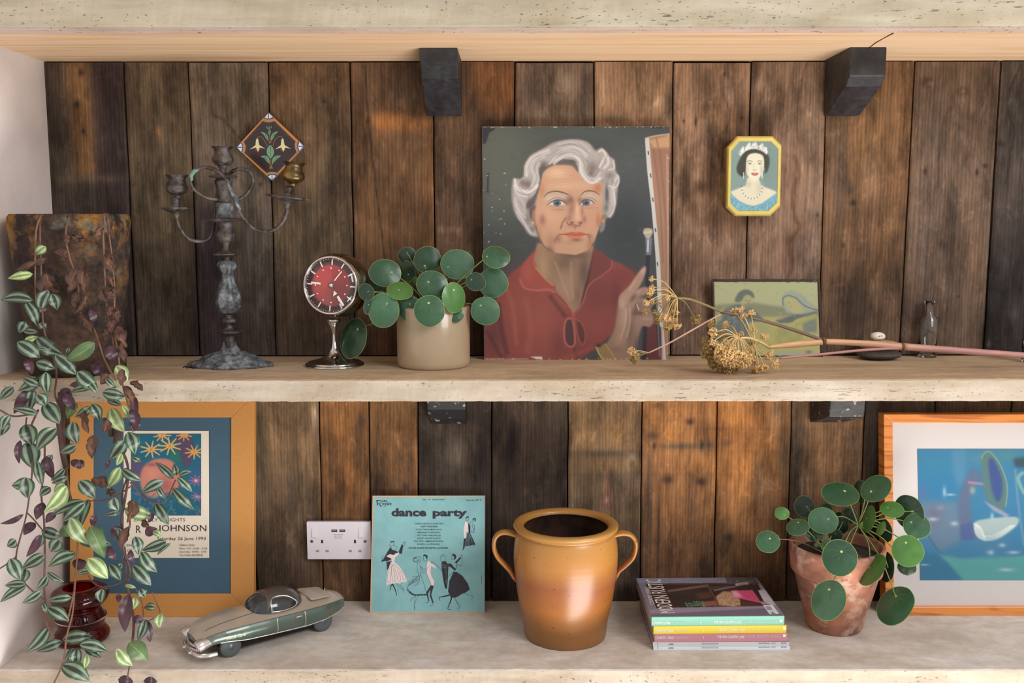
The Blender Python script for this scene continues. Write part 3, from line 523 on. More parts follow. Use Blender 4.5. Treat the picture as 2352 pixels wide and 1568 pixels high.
        (850, 1220, 16, 40, (138, 96, 82), .6, 0), (870, 1390, 90, 30, (120, 86, 78), .85, 0), (620, 1380, 50, 60, (132, 92, 80), .6, 30), (1050, 1340, 40, 40, (140, 100, 84), .7, 0), (700, 1260, 90, 40, (196, 146, 120), .6, 0), (960, 1250, 70, 30, (192, 142, 116), .6, 0)): B(x, y, rx, ry, cc, a, g)
    for y in (500, 560, 610, 640): T([(540, y), (700, y-14), (860, y+6)], 8, (190, 142, 112), .5, 8)
    T([(720, 1090), (680, 1150), (650, 1230)], 24, (128, 84, 74), .7, 16); T([(640, 1310), (600, 1350), (560, 1420)], 16, (120, 84, 72), .7, 14); T([(1030, 1310), (1050, 1370), (1050, 1420)], 12, (126, 86, 72), .6, 12); T([(300, 1200), (350, 1340), (420, 1480), (560, 1560)], 14, (112, 78, 62), .7, 14)
    T([(415, 800), (470, 745), (560, 718), (640, 725), (720, 750), (765, 772)], [6, 14, 16, 18, 16, 6], (96, 76, 58), .95, 4); T([(930, 770), (985, 722), (1060, 712), (1130, 728), (1190, 770)], [8, 14, 16, 13, 6], (96, 76, 58), .95, 4)
    P([(480, 905), (560, 855), (640, 850), (720, 905), (640, 918), (560, 915)], (204, 200, 196), 1, 3); P([(920, 900), (960, 850), (1040, 845), (1100, 885), (1040, 908), (960, 910)], (198, 196, 192), 1, 3)
    for x, y in ((600, 882), (1000, 878)): P([(x+56*math.cos(k), y+42*math.sin(k)) for k in np.arange(0, 6.28, .4)], (84, 100, 112), 1, 4, True); P([(x+22*math.cos(k), y+20*math.sin(k)) for k in np.arange(0, 6.28, .6)], (36, 38, 44), 1, 3, True); B(x-12, y-12, 9, 8, (190, 196, 200), .8)
    B(690, 895, 20, 16, (214, 176, 160), .8); T([(460, 912), (530, 862), (600, 838), (680, 852), (740, 900)], [6, 12, 14, 12, 8], (70, 58, 54), .95, 4); T([(905, 905), (950, 850), (1010, 832), (1080, 850), (1120, 890)], [8, 12, 12, 10, 6], (70, 58, 54), .95, 4)
    T([(470, 860), (560, 812), (650, 815), (720, 850)], 9, (128, 104, 84), .8, 6); T([(940, 830), (1010, 808), (1090, 815), (1150, 860)], 9, (128, 104, 88), .8, 6); T([(500, 915), (600, 928), (700, 915)], 6, (140, 104, 92), .8, 5); T([(940, 915), (1030, 915), (1100, 890)], 6, (140, 104, 92), .8, 5)
    T([(735, 1120), (740, 1160), (780, 1185), (830, 1180), (850, 1190), (900, 1195), (940, 1160), (945, 1130)], [8, 14, 12, 8, 8, 12, 14, 8], (122, 76, 68), .9, 6); B(805, 1155, 34, 20, (86, 56, 52), .8, -20); B(915, 1155, 24, 18, (92, 58, 52), .8)
    P([(650, 1312), (760, 1290), (810, 1278), (860, 1290), (920, 1278), (1020, 1312), (900, 1325), (780, 1325)], (186, 92, 68), 1, 4); P([(700, 1322), (860, 1330), (990, 1315), (940, 1355), (860, 1372), (770, 1360)], (206, 106, 80), 1, 4); B(860, 1345, 60, 12, (222, 128, 100), .7)
    T([(640, 1318), (760, 1318), (860, 1332), (950, 1318), (1030, 1316)], [8, 7, 9, 7, 8], (128, 56, 46), .95, 4)
    # hair over the face
    P([(345, 640), (370, 560), (345, 470), (350, 380), (400, 330), (470, 390), (400, 470), (385, 560), (350, 700), (300, 850), (270, 930), (180, 960), (170, 900), (260, 800)], (92, 84, 84), .95, 8)
    P([(900, 470), (860, 420), (820, 370), (740, 350), (560, 350), (450, 410), (470, 330), (560, 290), (700, 260), (840, 270), (900, 360)], (96, 88, 84), .9, 8)
    P([(0, 560), (20, 620), (90, 660), (60, 560), (140, 520), (150, 360), (220, 240), (350, 160), (470, 110), (620, 40), (800, 5), (960, 20), (1060, 80), (1110, 160), (1170, 180), (1200, 250), (1180, 350), (1240, 440), (1250, 540), (1180, 600), (1080, 615), (980, 580), (900, 480), (890, 380), (840, 290), (700, 270), (560, 310), (470, 360), (400, 340), (345, 400), (345, 520), (350, 640), (290, 760), (200, 830), (170, 900), (170, 960), (230, 1100), (300, 1250), (320, 1330), (240, 1330), (160, 1230), (60, 1100), (0, 940)], (172, 166, 162), 1, 7)
    P([(1200, 250), (1170, 150), (1230, 115), (1290, 190), (1320, 240), (1390, 290), (1405, 380), (1400, 440), (1465, 520), (1450, 640), (1400, 750), (1415, 900), (1380, 1020), (1330, 1085), (1270, 1010), (1240, 860), (1235, 640), (1260, 560), (1180, 430)], (170, 162, 156), 1, 7)
    P([(1190, 1180), (1270, 1180), (1250, 1260), (1200, 1280)], (120, 118, 118), .9, 6)
    for x, y, rx, ry, cc, a in ((190, 620, 90, 70, (112, 100, 94), .9), (120, 600, 40, 50, (110, 98, 92), .7), (420, 340, 60, 50, (100, 94, 96), .8), (790, 310, 90, 36, (84, 80, 84), .9), (1090, 400, 80, 110, (118, 104, 100), .9), (1060, 480, 50, 50, (104, 92, 88), .8), (1330, 500, 70, 60, (124, 110, 106), .8), (1380, 600, 30, 50, (110, 98, 96), .7), (1290, 760, 34, 180, (70, 68, 70), .85), (1280, 950, 30, 60, (90, 86, 86), .7), (230, 900, 60, 90, (86, 78, 76), .85), (200, 1100, 70, 110, (110, 100, 98), .7), (260, 1240, 50, 50, (98, 88, 86), .7), (640, 200, 110, 50, (140, 132, 126), .6), (350, 230, 80, 50, (150, 142, 134), .5), (1180, 350, 40, 90, (150, 140, 134), .6)): B(x, y, rx, ry, cc, a)
    lt, dk = (224, 218, 212), (120, 110, 106)
    for pts, wd, cc, a in (([(180, 500), (170, 380), (230, 270), (340, 200), (480, 150)], 40, lt, .55), ([(250, 640), (290, 520), (250, 400), (300, 300), (420, 240)], 40, (206, 200, 194), .6), ([(320, 620), (345, 520), (310, 420), (350, 320)], 16, lt, .5), ([(500, 330), (600, 200), (760, 120), (900, 130), (1000, 230)], 44, (204, 198, 194), .6), ([(560, 330), (680, 240), (820, 220), (920, 310), (930, 440), (1010, 560), (1100, 600), (1190, 540)], 40, lt, .7), ([(620, 60), (780, 25), (940, 60), (1050, 160)], 36, (196, 190, 186), .6), ([(950, 330), (960, 440), (1040, 530), (1130, 540), (1200, 460)], 22, (206, 200, 196), .6),
        ([(1180, 170), (1230, 150), (1270, 220), (1220, 320), (1190, 380)], 30, lt, .7), ([(1300, 250), (1310, 330), (1250, 400)], 30, lt, .6), ([(1380, 300), (1390, 400), (1310, 420)], 18, lt, .6), ([(1440, 500), (1455, 600), (1390, 670), (1320, 640)], 16, lt, .7), ([(1390, 740), (1405, 880), (1370, 1010), (1320, 1070)], 18, lt, .55), ([(1300, 640), (1340, 760), (1350, 900), (1320, 1010)], 18, (186, 178, 174), .5),
        ([(20, 560), (40, 660), (130, 720), (240, 720), (320, 640)], 44, lt, .75), ([(0, 640), (60, 760), (180, 790)], 26, lt, .5), ([(20, 820), (60, 960), (160, 1080)], 34, (200, 192, 186), .6), ([(40, 1000), (140, 1150), (220, 1290)], 16, lt, .6), ([(60, 780), (140, 900), (150, 1040)], 20, (196, 186, 180), .5), ([(60, 540), (60, 620)], 10, lt, .7),
        ([(460, 350), (560, 230), (680, 160)], 12, dk, .5), ([(1000, 280), (1040, 340), (1010, 430)], 14, dk, .5), ([(1150, 360), (1170, 460), (1100, 520)], 10, dk, .5), ([(380, 250), (300, 330), (290, 450)], 10, dk, .4), ([(80, 860), (150, 960)], 8, dk, .5), ([(600, 100), (760, 70), (900, 100)], 8, dk, .4), ([(1250, 260), (1270, 340)], 8, dk, .5), ([(1360, 360), (1300, 420)], 8, dk, .4)): T(pts, wd, cc, a, 14)
    r2 = random.Random(5)
    for pts in ([(200, 480), (220, 330), (340, 230), (500, 170)], [(560, 300), (720, 190), (900, 210), (960, 400), (1080, 570)], [(60, 640), (160, 740), (300, 660)], [(30, 850), (120, 1050), (260, 1280)], [(1260, 180), (1300, 300), (1240, 420)], [(1430, 520), (1380, 650), (1390, 900)], [(640, 90), (830, 60), (1020, 180)]):
        for k in range(7):
            ox, oy = r2.uniform(-40, 40), r2.uniform(-40, 40); T([(x+ox, y+oy) for x, y in pts], r2.uniform(4, 9), r2.choice((lt, dk, (238, 232, 226))), .38, 5)
    # hand, brush, cuff
    c.t = (1090, 270, 2.704)
    T([(1078, 850), (1072, 1000), (1085, 1150)], 26, (34, 36, 46), .95, 5); P([(1062, 748), (1104, 748), (1096, 852), (1064, 852)], (112, 118, 126), 1, 3); T([(1078, 760), (1076, 830)], 10, (206, 210, 212), .9, 4)
    P([(1050, 690), (1075, 684), (1104, 690), (1104, 722), (1090, 750), (1066, 750), (1048, 718)], (178, 166, 146), 1, 3); T([(1056, 715), (1100, 708)], 14, (206, 196, 178), .7, 6)
    P([(1075, 1250), (1160, 1300), (1165, 1510), (1040, 1510)], (96, 42, 42), .9, 6); T([(1060, 1280), (1052, 1500)], 26, (40, 34, 44), .9, 6); T([(1110, 1150), (1140, 1300), (1148, 1430)], 24, (38, 42, 50), .8, 8)
    P([(800, 1440), (862, 1330), (885, 1220), (902, 1110), (985, 1030), (1000, 1100), (1060, 1120), (1110, 1240), (1090, 1290), (1040, 1300), (1010, 1400), (985, 1500), (820, 1500)], (146, 116, 98), 1, 5, True)
    P([(900, 1110), (950, 1060), (1000, 985), (1040, 935), (1062, 925), (1062, 965), (1030, 1040), (990, 1090), (950, 1150), (905, 1180)], (172, 134, 114), 1, 4, True); B(1048, 950, 14, 26, (196, 164, 148), .8, 30)
    P([(955, 1140), (1000, 1075), (1050, 1052), (1085, 1060), (1075, 1095), (1020, 1120), (980, 1180)], (160, 126, 108), 1, 4, True); P([(985, 1180), (1030, 1140), (1090, 1135), (1105, 1165), (1060, 1185), (1020, 1220)], (140, 108, 94), 1, 4, True); P([(990, 1260), (1040, 1225), (1100, 1230), (1112, 1265), (1085, 1300), (1040, 1290), (1000, 1310)], (150, 118, 102), 1, 4, True)
    for x, y, rx, ry, cc, a, g in ((930, 1240, 40, 110, (178, 144, 124), .8, 10), (900, 1380, 40, 80, (168, 134, 112), .8, 15), (970, 1340, 26, 120, (112, 88, 78), .8, 5), (1000, 1200, 20, 40, (104, 80, 72), .8, 30), (985, 1120, 16, 34, (100, 78, 70), .8, 35), (1030, 1215, 50, 14, (88, 66, 62), .8, 0), (1050, 1110, 40, 12, (96, 74, 66), .7, -10), (920, 1160, 20, 40, (190, 156, 136), .6, 0), (880, 1440, 60, 26, (132, 102, 84), .7, 0), (1000, 1420, 18, 80, (96, 74, 68), .7, 5), (1070, 1250, 30, 12, (178, 146, 130), .6, 0), (1020, 1080, 24, 14, (186, 152, 134), .6, -30)): B(x, y, rx, ry, cc, a, g)
    for pts in ([(940, 1190), (935, 1280), (905, 1370)], [(965, 1180), (965, 1270), (945, 1360)], [(1000, 1010), (960, 1070)]): T(pts, 9, (198, 166, 146), .6, 8)
    T([(1002, 1162), (1018, 1205)], 16, (120, 96, 60), 1, 3); T([(1008, 1160), (1022, 1195)], 5, (220, 210, 180), .9, 2)
    P([(752, 1425), (812, 1402), (850, 1450), (868, 1495), (845, 1512), (790, 1512)], (146, 120, 74), 1, 4); T([(756, 1425), (775, 1470), (800, 1500)], 10, (188, 158, 96), .9, 4); T([(812, 1406), (868, 1490)], 9, (176, 144, 88), .9, 4); B(770, 1415, 20, 12, (44, 34, 36), .9)
    # wear
    P([(46, 52), (132, 56), (120, 78), (92, 92), (70, 160), (50, 165)], (40, 42, 52), .9, 3); P([(1098, 52), (1160, 52), (1162, 66), (1100, 66)], (38, 36, 50), .95, 2); T([(84, 350), (82, 460)], 12, (40, 42, 50), .8, 5)
    for i in range(120):
        e = r2.random(); x, y = (r2.uniform(48, 1212), r2.choice((56, 60, 1500, 1496))) if e < .6 else (r2.choice((52, 60, 1208)), r2.uniform(60, 1500)) if e < .85 else (r2.uniform(70, 200), r2.uniform(300, 900))
        T([(x, y), (x+r2.uniform(-9, 9), y+r2.uniform(-5, 5))], r2.uniform(3, 7), (206, 188, 160), .8, 2, 1)
    P([(345, 1484), (420, 1484), (420, 1502), (380, 1498)], (214, 204, 196), .95, 2); T([(60, 1498), (200, 1500), (330, 1498)], 12, (178, 160, 156), .5, 4); T([(1130, 1120), (1150, 1480)], 8, (190, 188, 186), .4, 6)
    T([(52, 56), (600, 52), (1212, 52)], 5, (196, 176, 140), .7, 2)
    return c
q = lean_plane(((1107, 291), (1538, 290), (1535, 826), (1112, 826)), ZM, -.012)
V, Fc, n = slabquad(q, .019); root = empty('portrait_painting', (q[3]+q[2])/2, 'unframed oil portrait of grey-haired woman in rust blouse, leaning on the boards', 'painting')
mesh('canvas_body', V, Fc, mk('canvas_edge', (150, 124, 96), .9, var=.3, vs=60, c2=(84, 72, 60)), root)
q2 = [p-n*.0006 for p in q]; art('painted_canvas', root, q2[0], q2[1], q2[3], q2[2], 420, 530, portrait(), m_oil, .92)
# ---- tin
def tin_art():
    c = Cv(1660, 308, 1800, 500, 2.0, (124, 148, 142), (1500, 130, 3.92)); P, T, B = c.poly, c.st, c.blob
    B(1000, 1000, 160, 300, (104, 126, 120), .5); B(740, 800, 60, 100, (134, 158, 152), .6)
    P([(697, 1215), (760, 1190), (835, 1160), (850, 1090), (950, 1090), (975, 1165), (1050, 1190), (1120, 1220), (1080, 1300), (900, 1350), (740, 1300)], (214, 208, 182), 1, 4); B(960, 1180, 40, 70, (186, 180, 158), .6); B(860, 1150, 30, 30, (176, 170, 150), .6)
    P([(760, 970), (752, 1020), (775, 1065), (820, 1075), (850, 1000), (1000, 1000), (1000, 1050), (1030, 1030), (1048, 960), (1040, 890), (990, 850), (900, 832), (830, 850), (790, 905)], (58, 60, 50), 1, 5, True)
    P([(838, 950), (836, 1010), (850, 1065), (880, 1105), (915, 1122), (950, 1100), (982, 1050), (998, 1000), (1000, 940), (985, 890), (930, 868), (870, 878), (845, 910)], (222, 218, 194), 1, 4, True); B(975, 1020, 14, 60, (180, 174, 152), .7); B(850, 1010, 10, 60, (190, 184, 160), .6)
    T([(848, 945), (870, 936), (895, 945)], 5, (80, 76, 62), .9, 3); T([(940, 945), (960, 936), (982, 946)], 5, (80, 76, 62), .9, 3)
    for x in (872, 960): P([(x-17, 966), (x, 957), (x+17, 966), (x, 973)], (236, 236, 224), 1, 2); B(x, 965, 8, 8, (60, 70, 72), 1); T([(x-19, 966), (x, 955), (x+19, 965)], 4, (60, 54, 46), .9, 2)
    T([(912, 960), (905, 1005), (915, 1020)], 5, (176, 166, 144), .6, 4); T([(900, 1020), (915, 1024), (930, 1018)], 4, (130, 112, 96), .9, 3)
    P([(880, 1050), (905, 1045), (918, 1048), (932, 1045), (952, 1050), (935, 1068), (915, 1072), (895, 1066)], (176, 72, 70), 1, 3); P([(890, 1052), (915, 1055), (942, 1052), (915, 1060)], (244, 240, 232), .9, 2)
    P([(770, 880), (775, 850), (800, 830), (805, 800), (830, 830), (850, 790), (868, 765), (885, 800), (905, 780), (925, 760), (940, 800), (960, 800), (985, 775), (1000, 810), (1025, 820), (1034, 860), (1025, 885), (985, 850), (930, 830), (880, 832), (835, 850), (790, 895)], (206, 210, 206), 1, 3)
    r2 = random.Random(2)
    for i in range(60): x = r2.uniform(775, 1030); T([(x, 850-60*math.exp(-((x-905)/90)**2)+r2.uniform(-20, 34)), (x+3, 850-60*math.exp(-((x-905)/90)**2)+r2.uniform(-20, 34))], 5, r2.choice(((246, 246, 240), (120, 126, 124), (240, 240, 236))), .8, 2, 1)
    for i in range(22): a = PI*i/21; B(890+94*math.cos(a), 1170+108*math.sin(a), 7, 7, (92, 96, 98) if i % 2 else (236, 238, 232), .9)
    for x in (815, 982): T([(x, 1045), (x, 1095)], 6, (232, 232, 226), .9, 2)
    P([(690, 1215), (720, 1250), (780, 1300), (850, 1335), (910, 1342), (980, 1320), (1050, 1270), (1130, 1215), (1130, 1420), (690, 1420)], (112, 164, 178), 1, 4)
    for i in range(160): x = r2.uniform(695, 1120); y = r2.uniform(0, 1); y = 1230+110*(1-((x-905)/215)**2)+y*80; T([(x, y), (x+r2.uniform(-8, 8), y+r2.uniform(10, 26))], 5, r2.choice(((84, 136, 152), (150, 196, 204), (70, 120, 140), (168, 206, 214))), .6, 3, 1)
    return c
Yf = -.052; pts = [(1695, 315), (1775, 315), (1794, 334), (1791, 472), (1768, 493.5), (1691, 493.5), (1671, 474), (1673.5, 340)]
root = empty('picture_tin', onY(1732, 493, -.02), 'octagonal gold-edged tin with a woman in tiara and blue dress, hung on boards', 'tin')
Pf = [onY(x, y, Yf) for x, y in pts]; cen = sum(Pf, Vector())/8
m_gold = mk('gold_tin_edge', (206, 186, 104), .35, .35, var=.1); m_gold2 = mk('dull_gold_tin', (160, 134, 66), .4, .4, var=.2, c2=(110, 88, 48), vs=40)
def ring(Pa, Pb):
    n = len(Pa); return list(Pa)+list(Pb), [(i, (i+1) % n, n+(i+1) % n, n+i) for i in range(n)]
def octs(sc, y): return [Vector((cen.x+(p.x-cen.x)*sc, y, cen.z+(p.z-cen.z)*sc)) for p in Pf]
V, Fc = join([ring(octs(1.0, Yf+.012), octs(1.0, 0)), (octs(1, 0), [tuple(range(8))])]); mesh('tin_body', V, Fc, m_gold2, root)
V, Fc = join([ring(octs(1.03, Yf+.014), octs(1.03, Yf+.002)), ring(octs(1.03, Yf+.002), octs(.99, Yf-.001)), ring(octs(.99, Yf-.001), octs(.90, Yf-.001)), ring(octs(.90, Yf-.001), octs(.885, Yf+.001))]); mesh('lid_rim', V, Fc, m_gold, root)
tc = tin_art()
def art_poly(name, root, P, y, cv, mat, nx, ny, gain):   # grid clipped to a convex outline by snapping
    xs = [p.x for p in P]; zs = [p.z for p in P]; c0 = sum(P, Vector())/len(P)
    V = []; Fc = []; n = len(P); rings = 60; per = 30
    dens = []
    for i in range(n):
        for k in range(per): dens.append(P[i].lerp(P[(i+1) % n], k/per))
    m = len(dens)
    for r in range(rings+1): V += [c0.lerp(d, r/rings)+Vector((0, y-d.y, 0))*0 for d in dens]
    Fc = [(r*m+i, r*m+(i+1) % m, (r+1)*m+(i+1) % m, (r+1)*m+i) for r in range(rings) for i in range(m)]
    V = np.array([tuple(v) for v in V]); V[:, 1] = y; px, py = projn(V); C = lin(np.clip(cv.sample(px, py), 0, 255))*gain
    return mesh(name, V, Fc, mat, root, cols=C)
art_poly('lid_picture', root, octs(.89, Yf+.0005), Yf+.0004, tc, m_gloss, 0, 0, .88)
# ---- holy print
def holy():
    c = Cv(1630, 632, 1900, 830, 1.0, (184, 188, 142), (1600, 290, 2.8)); P, T, B = c.poly, c.st, c.blob
    B(560, 1040, 300, 60, (178, 190, 132), .7); P([(110, 1150), (350, 1130), (470, 1150), (640, 1170), (790, 1180), (790, 1230), (110, 1230)], (128, 134, 104), .9, 8); P([(110, 1225), (790, 1225), (790, 1495), (110, 1495)], (184, 178, 104), .9, 12)
    P([(110, 1310), (160, 1190), (240, 1150), (300, 1140), (380, 1190), (440, 1250), (335, 1262), (330, 1400), (110, 1400)], (92, 106, 112), 1, 6); P([(115, 1260), (130, 1200), (185, 1150), (160, 1250)], (160, 168, 110), .8, 6)
    P([(272, 1100), (300, 1078), (350, 1085), (358, 1120), (345, 1150), (322, 1168), (296, 1158), (280, 1135)], (176, 176, 124), 1, 4, True)
    P([(246, 1122), (262, 1080), (292, 1054), (330, 1050), (362, 1068), (372, 1105), (356, 1098), (330, 1082), (306, 1092), (292, 1118), (270, 1130)], (98, 108, 98), 1, 4, True)
    T([(312, 1118), (326, 1122)], 4, (104, 110, 92), .8, 3); T([(334, 1122), (346, 1120)], 4, (104, 110, 92), .8, 3); T([(332, 1120), (338, 1138), (328, 1140)], 3, (120, 122, 92), .8, 3); P([(305, 1145), (345, 1140), (350, 1160), (325, 1178), (300, 1168)], (120, 124, 98), .7, 5, True)
    for pts in ([(200, 1170), (240, 1240), (250, 1400)], [(300, 1180), (290, 1260), (310, 1380)], [(360, 1190), (330, 1260)]): T(pts, 14, (124, 138, 140), .5, 10)
    P([(545, 1110), (562, 1070), (612, 1052), (670, 1075), (720, 1125), (778, 1165), (778, 1200), (700, 1215), (640, 1210), (575, 1195), (556, 1150)], (160, 172, 158), 1, 5); P([(566, 1118), (590, 1098), (630, 1110), (668, 1150), (690, 1185), (660, 1200), (624, 1196), (600, 1182), (584, 1160)], (190, 184, 124), 1, 4, True)
    T([(556, 1150), (556, 1105), (590, 1088), (640, 1105), (690, 1150), (740, 1172), (778, 1180)], 8, (100, 114, 108), .9, 4); T([(588, 1132), (602, 1134)], 4, (110, 112, 84), .8, 3); T([(606, 1150), (600, 1164), (610, 1166)], 3, (130, 126, 90), .8, 3)
    P([(505, 1250), (560, 1232), (630, 1212), (700, 1205), (778, 1185), (778, 1200), (690, 1222), (640, 1240), (610, 1262), (540, 1266)], (88, 104, 104), 1, 5)
    P([(630, 1265), (770, 1205), (775, 1330), (690, 1320), (680, 1270), (640, 1290)], (174, 172, 96), 1, 6); P([(680, 1270), (720, 1250), (775, 1230), (775, 1330), (690, 1330)], (112, 126, 120), .9, 8); P([(520, 1300), (600, 1290), (680, 1320), (650, 1400), (520, 1400)], (152, 152, 92), .8, 12, True)
    for x, y in ((500, 1330), (560, 1370), (620, 1340), (480, 1400), (420, 1340)): B(x, y, 34, 24, (176, 174, 96), .8)
    B(600, 1460, 200, 20, (150, 168, 158), .8); B(720, 1450, 24, 12, (90, 106, 108), .9); B(300, 1420, 120, 50, (150, 150, 100), .7); B(420, 1300, 60, 40, (160, 162, 116), .7)
    r2 = random.Random(4)
    for i in range(90): x, y = r2.uniform(115, 780), r2.uniform(1000, 1480); T([(x, y), (x+r2.uniform(-30, 30), y+r2.uniform(-12, 12))], 10, r2.choice(((200, 198, 130), (120, 134, 118), (164, 172, 120))), .22, 8, 1)
    c.a = c.a*.86+np.array((176, 182, 160))*.14
    for i in range(14): B(r2.uniform(120, 780), r2.choice((1002, 998, 1478)), 12, 5, (120, 104, 84), .8)
    return c
q = lean_plane(((1637, 643), (1880, 644), (1887, 820), (1641, 818)), ZM, -.016); V, Fc, n = slabquad(q, .004)
root = empty('holy_print', (q[3]+q[2])/2, 'faded yellow-green print of man and veiled woman in thin dark frame, behind dried flower', 'picture')
mesh('backing_board', V, Fc, m_dark, root); m_led = mk('rusty_lead_frame', (66, 48, 44), .7, var=.35, vs=60, c2=(120, 100, 90), thr=(.6, .72), bump=.4, bs=150)
for a, b in ((0, 1), (1, 2), (2, 3), (3, 0)):
    P = [q[a].lerp(q[b], t/14)+Vector((0, -.001, .0008*mnoise.noise(Vector((t*.8, a, 0))))) for t in range(15)]; mesh('frame_strip', *tube(P, .0028, 8), m_led, root, smooth=True)
q2 = [p-n*.001 for p in q]; m_ = .004; art('print_sheet', root, q2[0].lerp(q2[2], .008), q2[1].lerp(q2[3], .008), q2[3].lerp(q2[1], .008), q2[2].lerp(q2[0], .008), 240, 176, holy(), m_glz, .9)
# ---- left framed poster
Fz = lambda quad, Yt: lean_plane(quad, 0, Yt)
def framed(root, q, wpx, zface, th, mframe, inner=None, thb=.012):
    """mitred frame of four strips on plane quad q; wpx = strip width in m"""
    tl, tr, br, bl = q; n = (tr-tl).cross(bl-tl).normalized(); n = n if n.y < 0 else -n; ux = (tr-tl).normalized(); uz = (tl-bl).normalized(); O = q; w = wpx
    I = [tl+ux*w-uz*w, tr-ux*w-uz*w, br-ux*w+uz*w, bl+ux*w+uz*w]
    for a in range(4):
        b = (a+1) % 4; V = [O[a], O[b], I[b], I[a]]; V2 = [p-n*th for p in V]; c1 = [p+n*zface for p in V]
        c1 = [c1[0]*1, c1[1]*1, c1[2], c1[3]]
        o = mesh('frame_strip', V2+c1, [(0, 1, 2, 3)[::-1], (4, 5, 6, 7), (0, 1, 5, 4), (2, 3, 7, 6), (1, 2, 6, 5), (3, 0, 4, 7)], mframe, root); bevel(o, .0012, 2)
    return I, n
q = Fz(((160, 905), (584, 905), (583, 1417), (160, 1417)), -.02)
root = empty('framed_exhibition_poster', (q[3]+q[2])/2, 'tan wooden frame with blue mount and flower exhibition poster, behind hanging plant', 'picture')
m_tanwood = mk('tan_frame_wood', (196, 138, 72), .5, var=.08, vs=30, sc=(8, 8, 1))
I, n = framed(root, q, .0505, .0, .018, m_tanwood)
J = [p-n*.006 for p in (q[0], q[1], q[2], q[3])]; V, Fc, _ = slabquad([a.lerp(b, .02) for a, b in zip(J, (J[2], J[3], J[0], J[1]))], .004); mesh('backing_board', V, Fc, m_dark, root)
K = [p-n*.004 for p in I]; mesh('blue_mount', K, [(0, 3, 2, 1)], mk('blue_mount_board', (62, 92, 112), .8, var=.04), root)
pn, pp = n, K[0]
PL = lambda x, y, e=.0: onP(x, y, pp+n*e, n)
wq = [PL(284, 989, .0012), PL(479.5, 989, .0012), PL(480.5, 1281, .0012), PL(284, 1281, .0012)]
mesh('poster_sheet', wq, [(0, 3, 2, 1)], mk('poster_paper', (226, 216, 198), .7), root)
def flowers():
    c = Cv(290, 990, 470, 1190, 1.0, (22, 96, 124), (0, 960, 2.578)); P, T, B = c.poly, c.st, c.blob
    P([(1040, 95), (1140, 110), (1150, 180), (1130, 280), (1090, 290), (1050, 200)], (84, 64, 92), .9, 5); P([(760, 250), (840, 250), (860, 330), (800, 420), (760, 420)], (88, 72, 110), .9, 5); P([(1120, 290), (1192, 280), (1192, 420), (1130, 400)], (40, 90, 130), .8, 8)
    P([(1000, 200), (1060, 200), (1080, 260), (1010, 250)], (30, 110, 96), .9, 5); B(800, 140, 60, 40, (30, 120, 130), .7)
    P([(830, 350), (850, 290), (900, 250), (960, 238), (1020, 255), (1060, 310), (1065, 380), (1030, 440), (960, 475), (890, 470), (840, 420)], (196, 120, 104), 1, 5, True); B(900, 330, 50, 60, (208, 140, 118), .8); B(980, 400, 50, 50, (150, 80, 84), .7); B(900, 275, 40, 14, (140, 84, 90), .8)
    P([(820, 440), (900, 480), (1060, 430), (1192, 480), (1192, 580), (820, 580)], (18, 88, 112), .9, 8); 
    for x, y, s, col in ((895, 185, 62, (236, 184, 104)), (1005, 165, 66, (236, 186, 96)), (1150, 200, 52, (226, 160, 84)), (960, 100, 50, (232, 176, 96)), (1090, 100, 44, (220, 160, 90)), (1160, 370, 40, (150, 92, 140)), (1170, 465, 34, (160, 100, 150))):
        for k in range(9): a = k*.7+x; T([(x, y), (x+s*math.cos(a)*1.05, y+s*.8*math.sin(a))], [10, 15, 6], col, 1, 3)
        B(x, y, s*.24, s*.2, (206, 130, 70) if col[0] > 200 else (240, 200, 210), 1)
    r2 = random.Random(9)
    for i in range(120): x, y = r2.uniform(800, 1190), r2.uniform(440, 575); T([(x, y), (x+r2.uniform(-16, 16), y+r2.uniform(-20, 20))], r2.uniform(6, 14), r2.choice(((120, 84, 124), (20, 110, 124), (150, 96, 130), (28, 80, 130), (40, 130, 120))), .6, 4, 1)
    return c
art('flower_print', root, PL(301, 996, .002), PL(462, 996, .002), PL(301, 1183.5, .002), PL(462, 1183.5, .002), 150, 175, flowers(), m_print, 1.0)
m_ink = mk('black_ink', (40, 36, 38), .7); m_greyink = mk('grey_ink', (96, 90, 90), .7)
v = Vec(pp+n*.0012, n, (0, 960, 2.578))
v.text('EARTHLY DELIGHTS', 795, 592, 1097, 611, m_greyink); v.text('R', 806, 636, 834, 680, m_ink); v.text('JOHNSON', 936, 632, 1222, 682, m_ink); v.text('Saturday 26 June 1993', 932, 703, 1218, 727, m_ink)
v.text('Gallery Open', 1062, 744, 1152, 760, m_greyink); v.text('Mon - Fri: 10.00 - 5.30', 1062, 765, 1226, 777, m_greyink); v.text('Saturday: 10.00 - 5.00', 1062, 785, 1222, 799, m_greyink); v.text('Tel: 0434 606787/8', 1062, 805, 1199, 818, m_greyink)
for i, s_ in enumerate(('EN', 'CE', 'HA')): v.text(s_, 750, 745+i*30, 782, 760+i*30, m_greyink)
v.done('poster_lettering', root)['kind'] = 'stuff'
